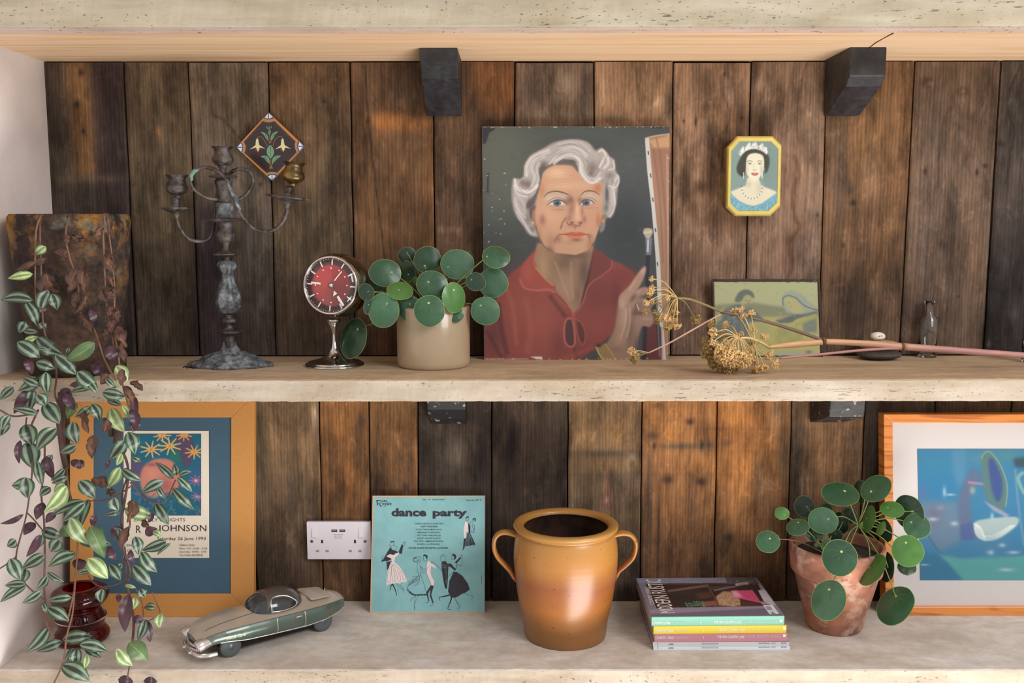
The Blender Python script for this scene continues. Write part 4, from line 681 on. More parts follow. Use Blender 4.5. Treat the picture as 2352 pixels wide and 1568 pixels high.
# ---- right framed print
q = Fz(((2026, 952), (2500, 950), (2500, 1413), (2034, 1413)), -.045)
q = (Vector((onY(2030, 953, -.045).x, q[0].y, q[0].z)), Vector((XR-.03, q[1].y, q[1].z)), Vector((XR-.03, q[2].y, q[2].z)), Vector((onY(2034, 1413, q[3].y).x, q[3].y, q[3].z)))
root = empty('framed_blue_print', (q[3]+q[2])/2, 'orange pine frame holding glazed blue abstract print with white mount, right end', 'picture')
m_pine = NT('varnished_pine'); g_ = m_pine.noise((5, 5, 60), 1.0, 4, dist=1.2); m_pine.set(Base_Color=m_pine.mul(L4((214, 134, 62)), L4((176, 98, 42)), 'MIX', m_pine.ramp(g_, [(.5, 0), (.62, 1)])), Roughness=.35, Coat_Weight=.3); m_pine = m_pine.m
I, n = framed(root, q, .0190, .0, .034, m_pine)
K = [p-n*.010 for p in I]; V, Fc, _ = slabquad(K, .003); mesh('backing_board', V, Fc, m_dark, root); K = [p+n*.001 for p in K]
mesh('white_mount', K, [(0, 3, 2, 1)], mk('white_mount_board', (204, 198, 196), .7), root); pp = K[0]
def bluep():
    c = Cv(2100, 1020, 2460, 1345, 1.0, (36, 120, 164), (2000, 920, 3.014)); P, T, B = c.poly, c.st, c.blob
    B(450, 600, 160, 160, (16, 118, 168), .8); B(450, 440, 120, 60, (20, 130, 160), .7); P([(560, 335), (660, 335), (660, 560), (600, 600), (570, 480)], (80, 140, 176), .6, 14); B(760, 400, 160, 60, (70, 130, 150), .7); B(950, 380, 120, 60, (60, 130, 140), .8)
    P([(340, 690), (600, 700), (640, 960), (480, 1050), (350, 900)], (104, 124, 148), .8, 20); B(440, 800, 60, 80, (110, 90, 120), .6); B(360, 640, 40, 50, (90, 100, 160), .6); B(480, 740, 30, 20, (150, 140, 150), .6)
    P([(700, 470), (640, 560), (600, 700), (620, 960), (760, 960), (700, 850), (690, 700), (720, 560), (790, 520)], (92, 98, 130), .8, 10); P([(620, 860), (700, 840), (720, 960), (625, 965)], (60, 84, 150), .8, 6); B(705, 620, 22, 30, (164, 164, 140), .9); T([(680, 565), (790, 578)], 18, (190, 120, 140), .8, 6)
    P([(765, 390), (800, 350), (840, 360), (900, 450), (945, 580), (940, 700), (915, 760), (850, 720), (800, 680), (775, 560)], (80, 116, 110), .9, 6, True); P([(815, 420), (850, 410), (905, 530), (910, 640), (880, 700), (840, 620)], (36, 66, 140), .9, 8, True); T([(765, 400), (790, 360), (830, 358), (900, 450), (945, 590), (935, 730)], 8, (150, 170, 150), .7, 4)
    P([(780, 690), (960, 790), (940, 810), (850, 760)], (180, 160, 180), .8, 6); P([(712, 860), (740, 830), (860, 810), (1010, 805), (1015, 860), (930, 930), (860, 965), (780, 970), (730, 930)], (164, 186, 186), 1, 5, True)
    for k in range(5): T([(715+k*6, 850), (740+k*8, 940-k*4), (850, 962-k*8), (1005-k*8, 860)], 5, (226, 232, 226), .7, 3)
    T([(730, 865), (760, 880), (790, 960)], 14, (230, 234, 230), .7, 6); T([(380, 900), (480, 1050), (640, 1090), (800, 1100), (950, 1080), (1061, 1050)], 14, (40, 100, 150), .8, 8)
    P([(470, 1060), (640, 1090), (1080, 1070), (1200, 1060), (1200, 1250), (640, 1250), (560, 1150)], (76, 164, 160), .9, 10); P([(340, 1050), (460, 1060), (640, 1245), (340, 1245)], (20, 110, 150), .8, 8); B(860, 1000, 140, 60, (70, 120, 160), .6)
    for x, y, rx, ry in ((430, 820, 40, 16), (580, 850, 30, 18), (910, 1000, 26, 16), (830, 1050, 30, 20), (990, 1050, 50, 14), (510, 630, 14, 40), (940, 1170, 60, 14), (840, 800, 14, 30), (370, 1135, 40, 8), (550, 650, 40, 10)): B(x, y, rx, ry, (190, 206, 214), .75)
    P([(985, 400), (1061, 390), (1200, 390), (1200, 470), (1000, 460)], (34, 54, 66), .8, 10); T([(1050, 500), (1020, 540), (1061, 640)], 24, (150, 180, 160), .7, 8); T([(1000, 480), (1020, 700), (1061, 1000)], 18, (130, 150, 170), .5, 10); B(1180, 700, 100, 200, (60, 120, 140), .8)
    return c
P4 = [onP(x, y, pp+n*.0012, n) for x, y in ((2107, 1031), (2440, 1031), (2114, 1332), (2440, 1332))]
art('blue_print', root, P4[0], P4[1], P4[2], P4[3], 170, 150, bluep(), m_glz, .85)
G = [p+n*.004 for p in I]; G = [a-n*.008 for a in G]; mesh('glazing', G, [(0, 3, 2, 1)], glassmat('frame_glass', alpha=.04), root)
# ---- tile
Yt = -.009; TP = lambda x, y: (530+x/8.711, 250+y/8.711); c8 = [onY(*TP(x, y), Yt) for x, y in ((755, 68), (1470, 745), (825, 1440), (112, 765))]
root = empty('diamond_tile', onY(*TP(825, 1440), -.004), 'diamond-set glazed tile with fuchsia flowers on dark ground, on the boards', 'tile')
V = c8+[Vector((p.x, 0.002, p.z)) for p in c8]; o = mesh('tile_body', V, [(0, 3, 2, 1), (4, 5, 6, 7), (0, 1, 5, 4), (1, 2, 6, 5), (2, 3, 7, 6), (3, 0, 4, 7)], mk('tile_clay', (150, 110, 88), .7), root)
mt = {k: mk('glaze_'+k, c_, .25, coat=.3) for k, c_ in dict(orange=(184, 122, 58), dark=(44, 30, 34), white=(224, 218, 212), blue=(34, 92, 144), green=(108, 150, 116), deep=(50, 96, 78), cream=(216, 208, 160), red=(124, 38, 40), grey=(72, 66, 76)).items()}
v = Vec(Vector((0, Yt, 0)), (0, -1, 0), (530, 250, 8.711), .0002)
v.poly([(755, 68), (1470, 745), (825, 1440), (112, 765)], mt['orange'])
v.poly([(640, 240), (690, 262), (760, 272), (820, 262), (870, 240), (1300, 655), (1280, 700), (1290, 790), (1320, 870), (930, 1280), (880, 1262), (800, 1258), (715, 1280), (275, 880), (295, 820), (300, 740), (262, 655)], mt['dark'])
v.line([(650, 262), (700, 292), (790, 298), (860, 270), (1270, 665), (1262, 770), (1290, 870), (920, 1255), (800, 1230), (715, 1250), (310, 870), (330, 760), (290, 665), (650, 262)], 5, mt['grey'], 1)
for P_ in ([(755, 68), (870, 185), (820, 205), (755, 215), (700, 205), (650, 185)], [(1470, 745), (1345, 640), (1325, 700), (1325, 790), (1360, 862), (1395, 850)], [(825, 1440), (945, 1330), (890, 1302), (825, 1295), (760, 1308), (720, 1345)], [(112, 765), (205, 672), (240, 700), (250, 770), (245, 830), (215, 885)]): v.poly(P_, mt['blue'])
for P_ in ([(745, 90), (745, 195), (680, 178)], [(765, 90), (765, 195), (840, 160)], [(1445, 738), (1350, 738), (1375, 665)], [(1440, 760), (1350, 760), (1378, 840)], [(815, 1415), (745, 1350), (815, 1315)], [(835, 1410), (905, 1340), (835, 1315)], [(135, 758), (205, 690), (232, 758)], [(135, 778), (232, 778), (208, 855)]): v.poly(P_, mt['white'])
for P_, sc in ((((770, 400), (800, 450), (785, 510), (765, 515), (750, 470)), 0), (((600, 462), (680, 480), (740, 540), (750, 630), (705, 590), (660, 520)), 0), (((948, 458), (880, 465), (815, 520), (800, 630), (850, 590), (890, 510)), 0), (((790, 725), (850, 790), (865, 890), (800, 990), (725, 900), (730, 790)), 0), (((595, 950), (700, 935), (770, 1000), (775, 1090), (720, 1050), (670, 990)), 0), (((1000, 940), (900, 940), (835, 1000), (830, 1095), (880, 1050), (930, 1000)), 0)): v.poly(list(P_), mt['green'], True)
for P_ in ([(765, 420), (775, 500)], [(690, 500), (738, 600)], [(870, 490), (815, 600)], [(793, 760), (798, 970)], [(670, 955), (760, 1060)], [(930, 955), (845, 1060)]): v.line(P_, [16, 5], mt['deep'], 1)
for k in (-1, 0, 1): v.poly([(765+k*40-9, 385), (765+k*50, 335-(k == 0)*18), (765+k*40+12, 380), (765, 405)], mt['green'])
for P_ in ([(775, 515), (785, 690)], [(525, 590), (560, 560), (620, 570), (680, 640), (735, 750)], [(1035, 580), (1000, 550), (930, 570), (870, 650), (845, 740)], [(750, 630), (785, 690), (810, 640)], [(800, 990), (808, 1200)], [(775, 1090), (800, 1160)], [(840, 1090), (815, 1160)], [(770, 1190), (845, 1170)], [(770, 1160), (850, 1195)]): v.line(P_, 7, mt['orange'])
for dx in (0, 507):
    v.poly([(480+dx, 790), (600+dx, 790), (585+dx, 850), (540+dx, 830), (490+dx, 850)], mt['red']); v.line([(545+dx, 860), (545+dx, 1000)], 4, mt['red'])
    v.poly([(525+dx, 590), (548+dx, 600), (568+dx, 720), (695+dx, 800), (580+dx, 770), (545+dx, 862), (505+dx, 770), (380+dx, 810), (495+dx, 725), (505+dx, 620)], mt['cream'])
v.done('tile_painting', root)
# ================================================================ THINGS ON THE MIDDLE SHELF
def LP(prof, n=4): return sm(prof, n)
# candelabrum ------------------------------------------------------
m_pew = NT('tarnished_metal'); n1 = m_pew.noise(scale=60, det=6, rough=.7); n2 = m_pew.noise(scale=14, det=4)
cc = m_pew.mul(L4((70, 62, 56)), L4((120, 116, 118)), 'MIX', m_pew.ramp(n1, [(.42, 0), (.68, 1)])); cc = m_pew.mul(cc, L4((122, 98, 70)), 'MIX', m_pew.ramp(n2, [(.54, 0), (.66, .5)]))
m_pew.set(Base_Color=cc, Metallic=.75, Roughness=m_pew.ramp(n1, [(.3, .38), (.7, .75)])); m_pew.bump(m_pew.noise(scale=160, det=5), .55, .0015); m_pew = m_pew.m
m_zinc = mk('grey_green_patina', (74, 77, 80), .65, .4, var=.4, vs=70, c2=(136, 142, 146), bump=.8, bs=110, bd=.003)
m_brass = mk('worn_brass', (136, 112, 66), .34, .9, var=.25, vs=30, c2=(70, 60, 46), bump=.3, bs=120, bd=.001)
m_verd = mk('verdigris', (104, 138, 122), .8, .2, var=.2)
fr_ = onZ(530, 851, ZM); YC = fr_.y + .055; kc = kpx(onY(525, 600, YC)); ax0 = onY(531, 838, YC); ax1 = onY(510, 340, YC)
def axp(py): t = (838-py)/(838-340); return ax0.lerp(ax1, t)
root = empty('candelabrum', (ax0.x, YC, ZM), 'tarnished three-cup candelabrum with curling arms, left of the red clock', 'candelabrum')
def cseg(name, prof, m, mod=None, par=None, n=40):   # prof: (r px, y px) from bottom to top
    rows = LP(prof, 3); V, Fc = [], []
    for r, y in rows:
        c = axp(y)
        for k in range(n):
            a = 2*PI*k/n; q = r/kc*(mod(a, y) if mod else 1); V.append((c.x+q*math.cos(a), c.y+q*math.sin(a), c.z))
    for i in range(len(rows)-1):
        for k in range(n): Fc.append((i*n+k, i*n+(k+1) % n, (i+1)*n+(k+1) % n, (i+1)*n+k))
    Fc.append(tuple(range(n))[::-1]); Fc.append(tuple((len(rows)-1)*n+k for k in range(n)))
    return mesh(name, V, Fc, m, par or root, smooth=True)
leafy = lambda a, y: 1+.10*math.cos(a*6)+.04*math.sin(y*.35+a*3)
cseg('stem', [(14, 806), (13, 780), (15, 768), (28, 762), (29, 758), (12, 752), (9, 744), (16, 737), (15, 731), (9, 726), (11, 720)], m_pew)
cseg('acanthus_bulb', [(10, 719), (20, 711), (27, 694), (25, 672), (17, 648), (13, 628), (16, 616), (21, 608), (18, 598), (11, 594)], m_zinc, leafy, n=60)
cseg('stem', [(10, 596), (14, 586), (29, 582), (30, 578), (13, 573), (9, 562), (12, 554), (19, 547), (22, 537), (16, 524), (20, 508), (36, 504), (37, 500), (20, 497)], m_pew)
cseg('sleeve', [(20, 498), (20, 494), (18.5, 466), (13, 462)], m_zinc)
cseg('stem', [(14, 464), (15, 448), (17, 428), (20, 414), (14, 408), (30, 405), (29, 402), (9, 397), (8, 387), (12, 380)], m_pew)
def cup(name, cx, cy, Y, rpx, tilt, m, par):
    """candle cup: cy = rim row"""
    k = kpx(onY(cx, cy, Y)); s = rpx/25/k; top = onY(cx, cy, Y); Mx = Matrix.Rotation(tilt, 3, 'Y')
    pr = LP([(8, -52), (9, -46), (22, -38), (25, -28), (20, -17), (19, -8), (25, -1), (26, 0)], 3)+[(24, 0), (18, -8), (19, -18), (10, -30)]
    V, Fc = lathe([(r*s, z*s) for r, z in pr], top, 36, Mx); return mesh(name, V, Fc, m, par, smooth=True)
cup('candle_cup', 511, 337, YC, 24.5, 0, m_pew, root)
# base plate, scalloped
V, Fc = [], []; n = 96; bx = Vector((onY(529, 838, YC).x, YC+.002, ZM)); kb = kpx(bx)
def lob(a): return 1+.045*math.cos(8*a)+.10*abs(math.cos(2*a))**3-.05
for j, (r, h) in enumerate([(90, 0), (91, 6), (86, 10), (70, 15), (60, 24), (42, 30), (24, 36), (17, 48), (14, 62), (13, 70)]):
    for k in range(n):
        a = 2*PI*k/n; q = r/kb*(1+(lob(a)-1)*max(0, 1-j/7)); V.append((bx.x+q*math.cos(a)*(1 if j < 5 else 1), bx.y+q*math.sin(a)*(.62 if j < 4 else .8), bx.z+h/kb*1.0+(.0025*mnoise.noise(Vector((a*4, j*1.7, 0))) if 0 < j < 6 else 0)))
for j in range(9):
    for k in range(n): Fc.append((j*n+k, j*n+(k+1) % n, (j+1)*n+(k+1) % n, (j+1)*n+k))
Fc.append(tuple(range(n))[::-1]); mesh('base', V, Fc, m_zinc, root, smooth=True)
def pan(cx, cy, Y, r, tilt, m):
    k = kpx(onY(cx, cy, Y)); pr = [(4, -28), (6, -20), (10, -12), (24, -5), (r, -1), (r+1, 1), (r-4, 2.5), (9, 2), (9, 8), (10, 18), (8, 26)]
    Mx = Matrix.Rotation(tilt, 3, 'Y'); V, Fc = lathe([(a/k, b/k) for a, b in pr], onY(cx, cy, Y), 40, Mx, mod=lambda i, a, z: 1+(.07*math.cos(9*a) if 3 <= i <= 6 else 0)); return mesh('drip_pan', V, Fc, m, root, smooth=True)
pan(405, 478, YC-.01, 36, 0, m_pew); cup('candle_cup', 406, 402, YC-.01, 25.5, 0, m_pew, root)
pan(661, 453, YC-.045, 47, R(7), m_pew); cup('candle_cup', 676, 373, YC-.045, 26, R(6), m_brass, root)
def arm(pts, r, m, name='arm'):
    P = spline([onY(x, y, YC+d) for x, y, d in pts], 8); mesh(name, *tube(P, r, 10), m, root, smooth=True)
arm([(500, 458, -.022), (470, 452, -.03), (442, 430, -.034), (440, 402, -.036), (460, 386, -.036), (490, 388, -.038), (518, 410, -.042), (535, 445, -.046), (552, 490, -.048), (580, 522, -.048), (608, 532, -.046), (634, 525, -.045), (654, 502, -.045), (661, 478, -.045)], .0036, m_pew)
arm([(548, 458, .018), (566, 446, .02), (581, 420, .022), (574, 396, .022), (550, 388, .022), (525, 400, .02), (505, 430, .02), (495, 470, .022), (492, 515, .02), (480, 548, .012), (455, 554, 0), (430, 546, -.008), (412, 520, -.01), (406, 500, -.01)], .0036, m_pew)
mesh('leaf_ornament', *tube([onY(x, y, YC-.05) for x, y in ((523, 420), (530, 436), (540, 456), (548, 474), (553, 482))], [.003, .007, .009, .007, .002], 12, .6), m_zinc, root, smooth=True)
mesh('verdigris_patch', *tube([onY(x, y, YC-.036) for x, y in ((440, 415), (439, 403), (446, 393), (458, 387))], [.0030, .0042, .0042, .0030], 10), m_verd, root, smooth=True)
tw = empty('twig', onZ(430, 846, ZM), 'tiny dark twig lying beside the candelabrum base', 'twig')
mesh('twig_stick', *tube([onZ(x, y, ZM)+Vector((0, 0, .0012)) for x, y in ((421, 845), (426, 842), (431, 846), (438, 845), (446, 847))], .0011, 6), m_dark, tw)
# clock -------------------------------------------------------------
m_chr = mk('chrome', (200, 196, 192), .08, 1.0); m_chrg = mk('gunmetal_chrome', (150, 140, 126), .16, 1.0)
fz = onZ(769, 849, ZM); YK = fz.y+.056; kk = kpx(Vector((fz.x, YK, ZM+.1))); bx = Vector((onY(769, 843, YK).x, YK, ZM))
root = empty('alarm_clock', bx, 'round space-age alarm clock with red dial on chrome pedestal', 'clock')
pr = [(67, 0), (68, 3), (66, 6), (62, 7), (60, 10), (40, 15), (24, 22), (12, 36), (6, 52), (4.5, 66), (6, 80), (10, 92), (16, 102), (17, 108)]
V, Fc = lathe([(r/kk, z/kk) for r, z in LP(pr, 3)], bx, 56); mesh('pedestal', V, Fc, m_chr, root, smooth=True)
fc = onY(759, 655, YK-.045); fwd = Vector((-.25, -.965, .06)).normalized(); rt = fwd.cross(Vector((0, 0, 1))).normalized()*-1; rt = Vector((0, 0, 1)).cross(fwd).normalized(); up2 = fwd.cross(rt).normalized(); rt = -rt if rt.x < 0 else rt; up2 = up2 if up2.z > 0 else -up2
Mc = Matrix((rt, up2, fwd)).transposed(); kf = kpx(fc); s = 1/kf
V, Fc = lathe([(r*s, z*s) for r, z in LP([(1, -128), (26, -124), (50, -108), (66, -82), (74, -50), (74, -24), (70, -6), (66.5, 0)], 4)], fc, 64, Mc, close=False); mesh('clock_case', V, Fc, m_chrg, root, smooth=True)
V, Fc = lathe([(r*s, z*s) for r, z in [(66.5, -4), (68, 0), (67.5, 3), (65, 4.5), (62.5, 3), (61.5, -2)]], fc, 72, Mc, close=False); mesh('bezel', V, Fc, m_chr, root, smooth=True)
m_dial = NT('red_dial'); tcn = m_dial.n('VertexColor', layer_name='Col'); m_dial.set(Base_Color=tcn.outputs[0], Roughness=.35); m_dial = m_dial.m
V, Fc, C = [], [], []; NR, NA = 14, 60
for i in range(NR+1):
    r = 63*i/NR
    for k in range(NA):
        a = 2*PI*k/NA; V.append(fc+Mc @ Vector((r*s*math.cos(a), r*s*math.sin(a), -4*s))); 
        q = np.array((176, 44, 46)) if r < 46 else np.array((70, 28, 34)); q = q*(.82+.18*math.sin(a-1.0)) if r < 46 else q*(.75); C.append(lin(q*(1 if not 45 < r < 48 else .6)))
Fc = [(i*NA+k, i*NA+(k+1) % NA, (i+1)*NA+(k+1) % NA, (i+1)*NA+k) for i in range(NR) for k in range(NA)]; mesh('dial', V, Fc, m_dial, root, cols=np.array(C))
def dp(r, a, h=-3.2): return fc+Mc @ Vector((r*s*math.sin(a), r*s*math.cos(a), h*s))
m_wh = mk('white_enamel', (236, 230, 222), .4)
def bar(r0, r1, a, w, h=-3.2):
    p, q = dp(r0, a, h), dp(r1, a, h); d = (q-p).normalized().cross(Mc @ Vector((0, 0, 1)))*w*s/2; return [p-d, p+d, q+d, q-d], [(0, 1, 2, 3)]
for k in range(12): mesh('hour_mark', *bar(47, 60, k*PI/6+.05, 3.0), m_wh, root)
mi = mesh('minute_marks', *join([bar(59, 62, k*PI/30, .8) for k in range(60) if k % 5]+[bar(38, 41, k*PI/6, 3) for k in range(12)]), m_wh, root); mi['kind'] = 'stuff'
mesh('clock_hand', *bar(26, 50, R(277), 4.4, -2.2), m_wh, root); mesh('clock_hand', *bar(14, 42, R(40), 2.6, -1.8), m_wh, root); mesh('clock_hand', *bar(30, 56, R(146), 6.0, -2.4), m_wh, root)
p = [dp(14, R(150)), dp(26, R(168)), dp(24, R(140))]; mesh('alarm_pointer', p, [(0, 1, 2)], m_wh, root)
V, Fc = lathe([(a*s, b*s) for a, b in ((7, -4), (7, -1), (4, 1), (3, 3), (1, 4))], fc, 24, Mc); mesh('hub', V, Fc, m_chr, root, smooth=True)
V, Fc = lathe([(a*s, b*s) for a, b in LP([(62, 0), (56, 6), (42, 12), (24, 15.5), (1, 16.5)], 3)], fc, 48, Mc, close=False); mesh('dome_glass', V, Fc, glassmat('dome_glass', alpha=.1), root, smooth=True)
# pilea builder -----------------------------------------------------
def m_leaf():
    t = NT('round_leaf'); a = t.n('VertexColor', layer_name='Col'); sx = t.n('SeparateColor'); t.l(a.outputs[0], sx.inputs[0]); oi = t.n('ObjectInfo')
    base = t.mul(oi.outputs['Color'], t.ramp(t.noise(scale=26, det=4), [(.3, .82), (.7, 1.16)]))
    dot = t.ramp(sx.outputs[1], [(.028, 1), (.055, 0)]); base = t.mul(base, L4((190, 214, 130)), 'MIX', dot)
    mm = t.n('Math', operation='MULTIPLY', i_1=6.2832*9); t.l(sx.outputs[2], mm.inputs[0]); cs = t.n('Math', operation='COSINE'); t.l(mm.outputs[0], cs.inputs[0])
    vein = t.mul(t.ramp(cs.outputs[0], [(.965, 0), (1, .45)]), t.ramp(sx.outputs[1], [(.02, 1), (.42, 0)])); base = t.mul(base, L4((120, 150, 112)), 'MIX', vein)
    rim = t.ramp(sx.outputs[0], [(.965, 0), (.995, .8)]); base = t.mul(base, L4((146, 168, 84)), 'MIX', rim)
    sp = t.mul(t.ramp(t.noise(scale=420, det=2, rnd=True), [(.72, 0), (.76, .7)]), t.ramp(t.noise(scale=30, det=2, rnd=True), [(.52, 0), (.6, 1)])); base = t.mul(base, L4((196, 206, 130)), 'MIX', sp)
    t.set(Base_Color=base, Roughness=.36, Specular_IOR_Level=.5, Subsurface_Weight=.0, Coat_Weight=.12); t.b.inputs['Transmission Weight'].default_value = 0; t.bump(t.noise(scale=120, det=3), .15, .001); return t.m
M_LEAF = m_leaf(); M_PET = mk('petiole', (120, 140, 76), .5); M_PETR = mk('reddish_petiole', (112, 84, 60), .5)
def pleaf(root, cx, cy, a_, b_, ang, Y, pet, shade, org, T, up=1, thick=.0022, m_p=None, tube_r=.0011):
    ox, oy, k = T; C = onY(ox+cx/k, oy+cy/k, Y); kk_ = kpx(C); A, B = a_/k/kk_, b_/k/kk_; PE = onY(ox+pet[0]/k, oy+pet[1]/k, Y) if pet else None
    dv = (C-CAM).normalized(); rv = Vector((1, 0, 0)); rv = (rv-dv*rv.dot(dv)).normalized(); uv = rv.cross(dv)
    e1 = rv*math.cos(R(ang))+uv*math.sin(R(ang)); e2 = uv*math.cos(R(ang))-rv*math.sin(R(ang))
    if B > A: A, B = B, A; e1, e2 = e2, -e1
    sg = 1 if e2.z >= 0 else -1; Rr = max(B*1.001, A*.9); dep = math.sqrt(max(0, Rr*Rr-B*B))*(-.6 if (pet is None and shade == GX) else up)
    mv = e2*sg*B+dv*dep; N = e1.cross(mv).normalized(); N = N if N.dot(dv) < 0 else -N
    pu, pv = ((PE-C).dot(e1)/A, (PE-C).dot(e2*sg)/B) if pet else (0, .25)
    NR, NA = 6, 30; V, C3, Fc = [], [], []; sd = rnd.random()*50; cup_ = rnd.uniform(.05, .14)*A
    ta = math.atan2(-pv, -pu)
    for i in range(NR+1):
        for q in range(NA):
            a = 2*PI*q/NA; r = i/NR; w = 1+.035*mnoise.noise(Vector((math.cos(a)*1.5+sd, math.sin(a)*1.5, 0)))+.05*max(0, math.cos(a-ta))**6
            u, v = r*w*math.cos(a), r*w*math.sin(a); d = math.hypot(u-pu, v-pv)
            V.append(C+e1*(A*u)+mv*v+N*(-cup_*r*r+.4*cup_*math.exp(-(d/.3)**2)*-1+cup_*.3*mnoise.noise(Vector((u*2+sd, v*2, 3))))); C3.append((r, min(1, d/2), (math.atan2(v-pv, u-pu)/(2*PI)) % 1))
    Fc = [(i*NA+q, i*NA+(q+1) % NA, (i+1)*NA+(q+1) % NA, (i+1)*NA+q) for i in range(NR) for q in range(NA)]
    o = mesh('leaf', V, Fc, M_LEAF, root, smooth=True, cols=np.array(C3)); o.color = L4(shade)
    if o.data.polygons[40].normal.dot(N) < 0: o.data.flip_normals()
    if org is not None:
        S0 = (C+e1*(A*pu)+mv*pv)-N*(.001+.4*cup_); mid = S0.lerp(org, .5)+Vector((0, 0, .012))+(-N)*.012
        mesh('petiole', *tube(spline([S0, mid, org], 6), [tube_r, tube_r*1.2], 6, caps=True), m_p or M_PET, root, smooth=True)
    return o
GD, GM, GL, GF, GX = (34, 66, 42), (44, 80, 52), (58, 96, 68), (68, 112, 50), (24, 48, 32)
# beige pot with pilea
fz = onZ(996, 852, ZM); kp_ = kpx(fz); rp = 84/kp_*1.03; YP = fz.y+rp; bx = Vector((onY(996, 800, YP).x, YP, ZM))
root = empty('potted_pilea', bx, 'round-leaved green pilea in shiny beige ceramic pot, middle shelf', 'potted plant')
hp = onY(996, 704, YP).z-ZM+.002
m_beige = mk('beige_glaze', (172, 152, 124), .24, var=.05, vs=10, coat=.25)
pr = [(rp*.93, 0), (rp*.985, .004), (rp, .012), (rp, hp-.003), (rp-.002, hp), (rp-.006, hp), (rp-.007, hp-.02)]
V, Fc = lathe(pr, bx, 72); mesh('pot', V, Fc, m_beige, root, smooth=False)
bpy.data.objects['pot'].data.polygons.foreach_set('use_smooth', [len(p.vertices) == 4 for p in bpy.data.objects['pot'].data.polygons])
m_soil = mk('potting_soil', (48, 36, 30), .95, var=.4, vs=80, bump=1, bs=200, bd=.004)
V, Fc = lathe([(rp-.007, hp-.014), (rp*.6, hp-.010), (.002, hp-.008)], bx, 40, close=False); mesh('soil', V, Fc, m_soil, root, smooth=True)
org = bx+Vector((0, 0, hp-.012)); T1 = (660, 540, 4.3556)
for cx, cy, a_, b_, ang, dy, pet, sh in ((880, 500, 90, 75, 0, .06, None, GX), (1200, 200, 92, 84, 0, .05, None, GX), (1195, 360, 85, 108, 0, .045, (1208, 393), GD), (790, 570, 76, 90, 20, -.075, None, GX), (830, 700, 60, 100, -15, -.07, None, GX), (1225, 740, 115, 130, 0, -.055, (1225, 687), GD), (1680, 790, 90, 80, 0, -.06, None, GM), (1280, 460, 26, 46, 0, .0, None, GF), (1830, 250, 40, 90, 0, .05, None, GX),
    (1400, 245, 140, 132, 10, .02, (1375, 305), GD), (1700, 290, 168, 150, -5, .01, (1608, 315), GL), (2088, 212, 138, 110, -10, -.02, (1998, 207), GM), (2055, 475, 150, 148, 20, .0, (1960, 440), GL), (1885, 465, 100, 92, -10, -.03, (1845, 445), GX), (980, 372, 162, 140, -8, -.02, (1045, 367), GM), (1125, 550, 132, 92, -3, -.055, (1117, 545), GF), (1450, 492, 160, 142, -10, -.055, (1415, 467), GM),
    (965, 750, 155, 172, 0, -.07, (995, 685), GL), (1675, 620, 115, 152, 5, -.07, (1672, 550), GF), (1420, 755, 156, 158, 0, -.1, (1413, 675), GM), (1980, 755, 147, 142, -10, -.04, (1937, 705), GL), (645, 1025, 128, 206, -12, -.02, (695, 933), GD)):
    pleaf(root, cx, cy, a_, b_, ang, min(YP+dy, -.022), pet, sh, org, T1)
# stone stack -------------------------------------------------------
def pebble(name, cx, cyb, wpx, hpx, Y, z0, m, label, dscale=.8, hole=False, seed=0):
    p = onY(cx, cyb, Y); k = kpx(p); a, h, d = wpx/2/k, hpx/k, wpx/2/k*dscale; V, Fc = [], []; NU, NV = 36, 18
    root = empty(name, (p.x, Y, z0), label, 'stone')
    for j in range(NV+1):
        v = -PI/2+PI*j/NV
        for i in range(NU):
            u = 2*PI*i/NU; x, y, z = math.cos(v)*math.cos(u), math.cos(v)*math.sin(u), math.sin(v)
            x, y = [math.copysign(abs(t)**.9, t) for t in (x, y)]; w = 1+.07*mnoise.noise(Vector((x*1.3+seed, y*1.3, z)))
            dd = 0
            if hole: q = math.hypot(x-.15, z-.12*0+.0); dd = .5*math.exp(-(q/.24)**4) if y < 0 else 0
            V.append((p.x+a*x*w, Y+d*y*w*(1-dd), z0+h/2+h/2*z*w*.98))
    Fc = [(j*NU+i, j*NU+(i+1) % NU, (j+1)*NU+(i+1) % NU, (j+1)*NU+i) for j in range(NV) for i in range(NU)]
    mesh('stone', V, Fc, m, root, smooth=True); return root, h
Ys = onZ(2018, 829, ZM).y+.028
m_dst = mk('dark_pebble', (66, 56, 52), .7, var=.25, vs=30, bump=.5, bs=60, bd=.002); m_tan = mk('tan_pebble', (168, 136, 106), .7, var=.15, vs=30, bump=.3, bs=80); m_wst = mk('white_flint', (224, 216, 206), .5, var=.08, vs=60, bump=.3, bs=120)
z = ZM; r_, h = pebble('pebble', 2018, 815, 100, 24, Ys, z, m_dst, 'flat dark grey pebble at bottom of the small stone stack', seed=1); z += h*.97
r_, h = pebble('pebble', 2018, 795, 92, 22, Ys, z, m_tan, 'flat tan pebble, middle of the small stone stack, behind dried stem', seed=2); z += h*.97
r_, h = pebble('holed_stone', 2016, 774, 33, 19, Ys-.004, z, m_wst, 'small white stone with a hole, topmost of the stone stack', .8, True, 3)
pp_ = onY(2018.5, 772, Ys-.017); mesh('hole', *lathe([(.0028, 0), (.0022, .003), (.0005, .004)], (pp_.x, Ys-.0142, z+h*.52), 16, Matrix.Rotation(R(-90), 3, 'X')), mk('hole_shadow', (70, 66, 30), .9), r_, smooth=True)
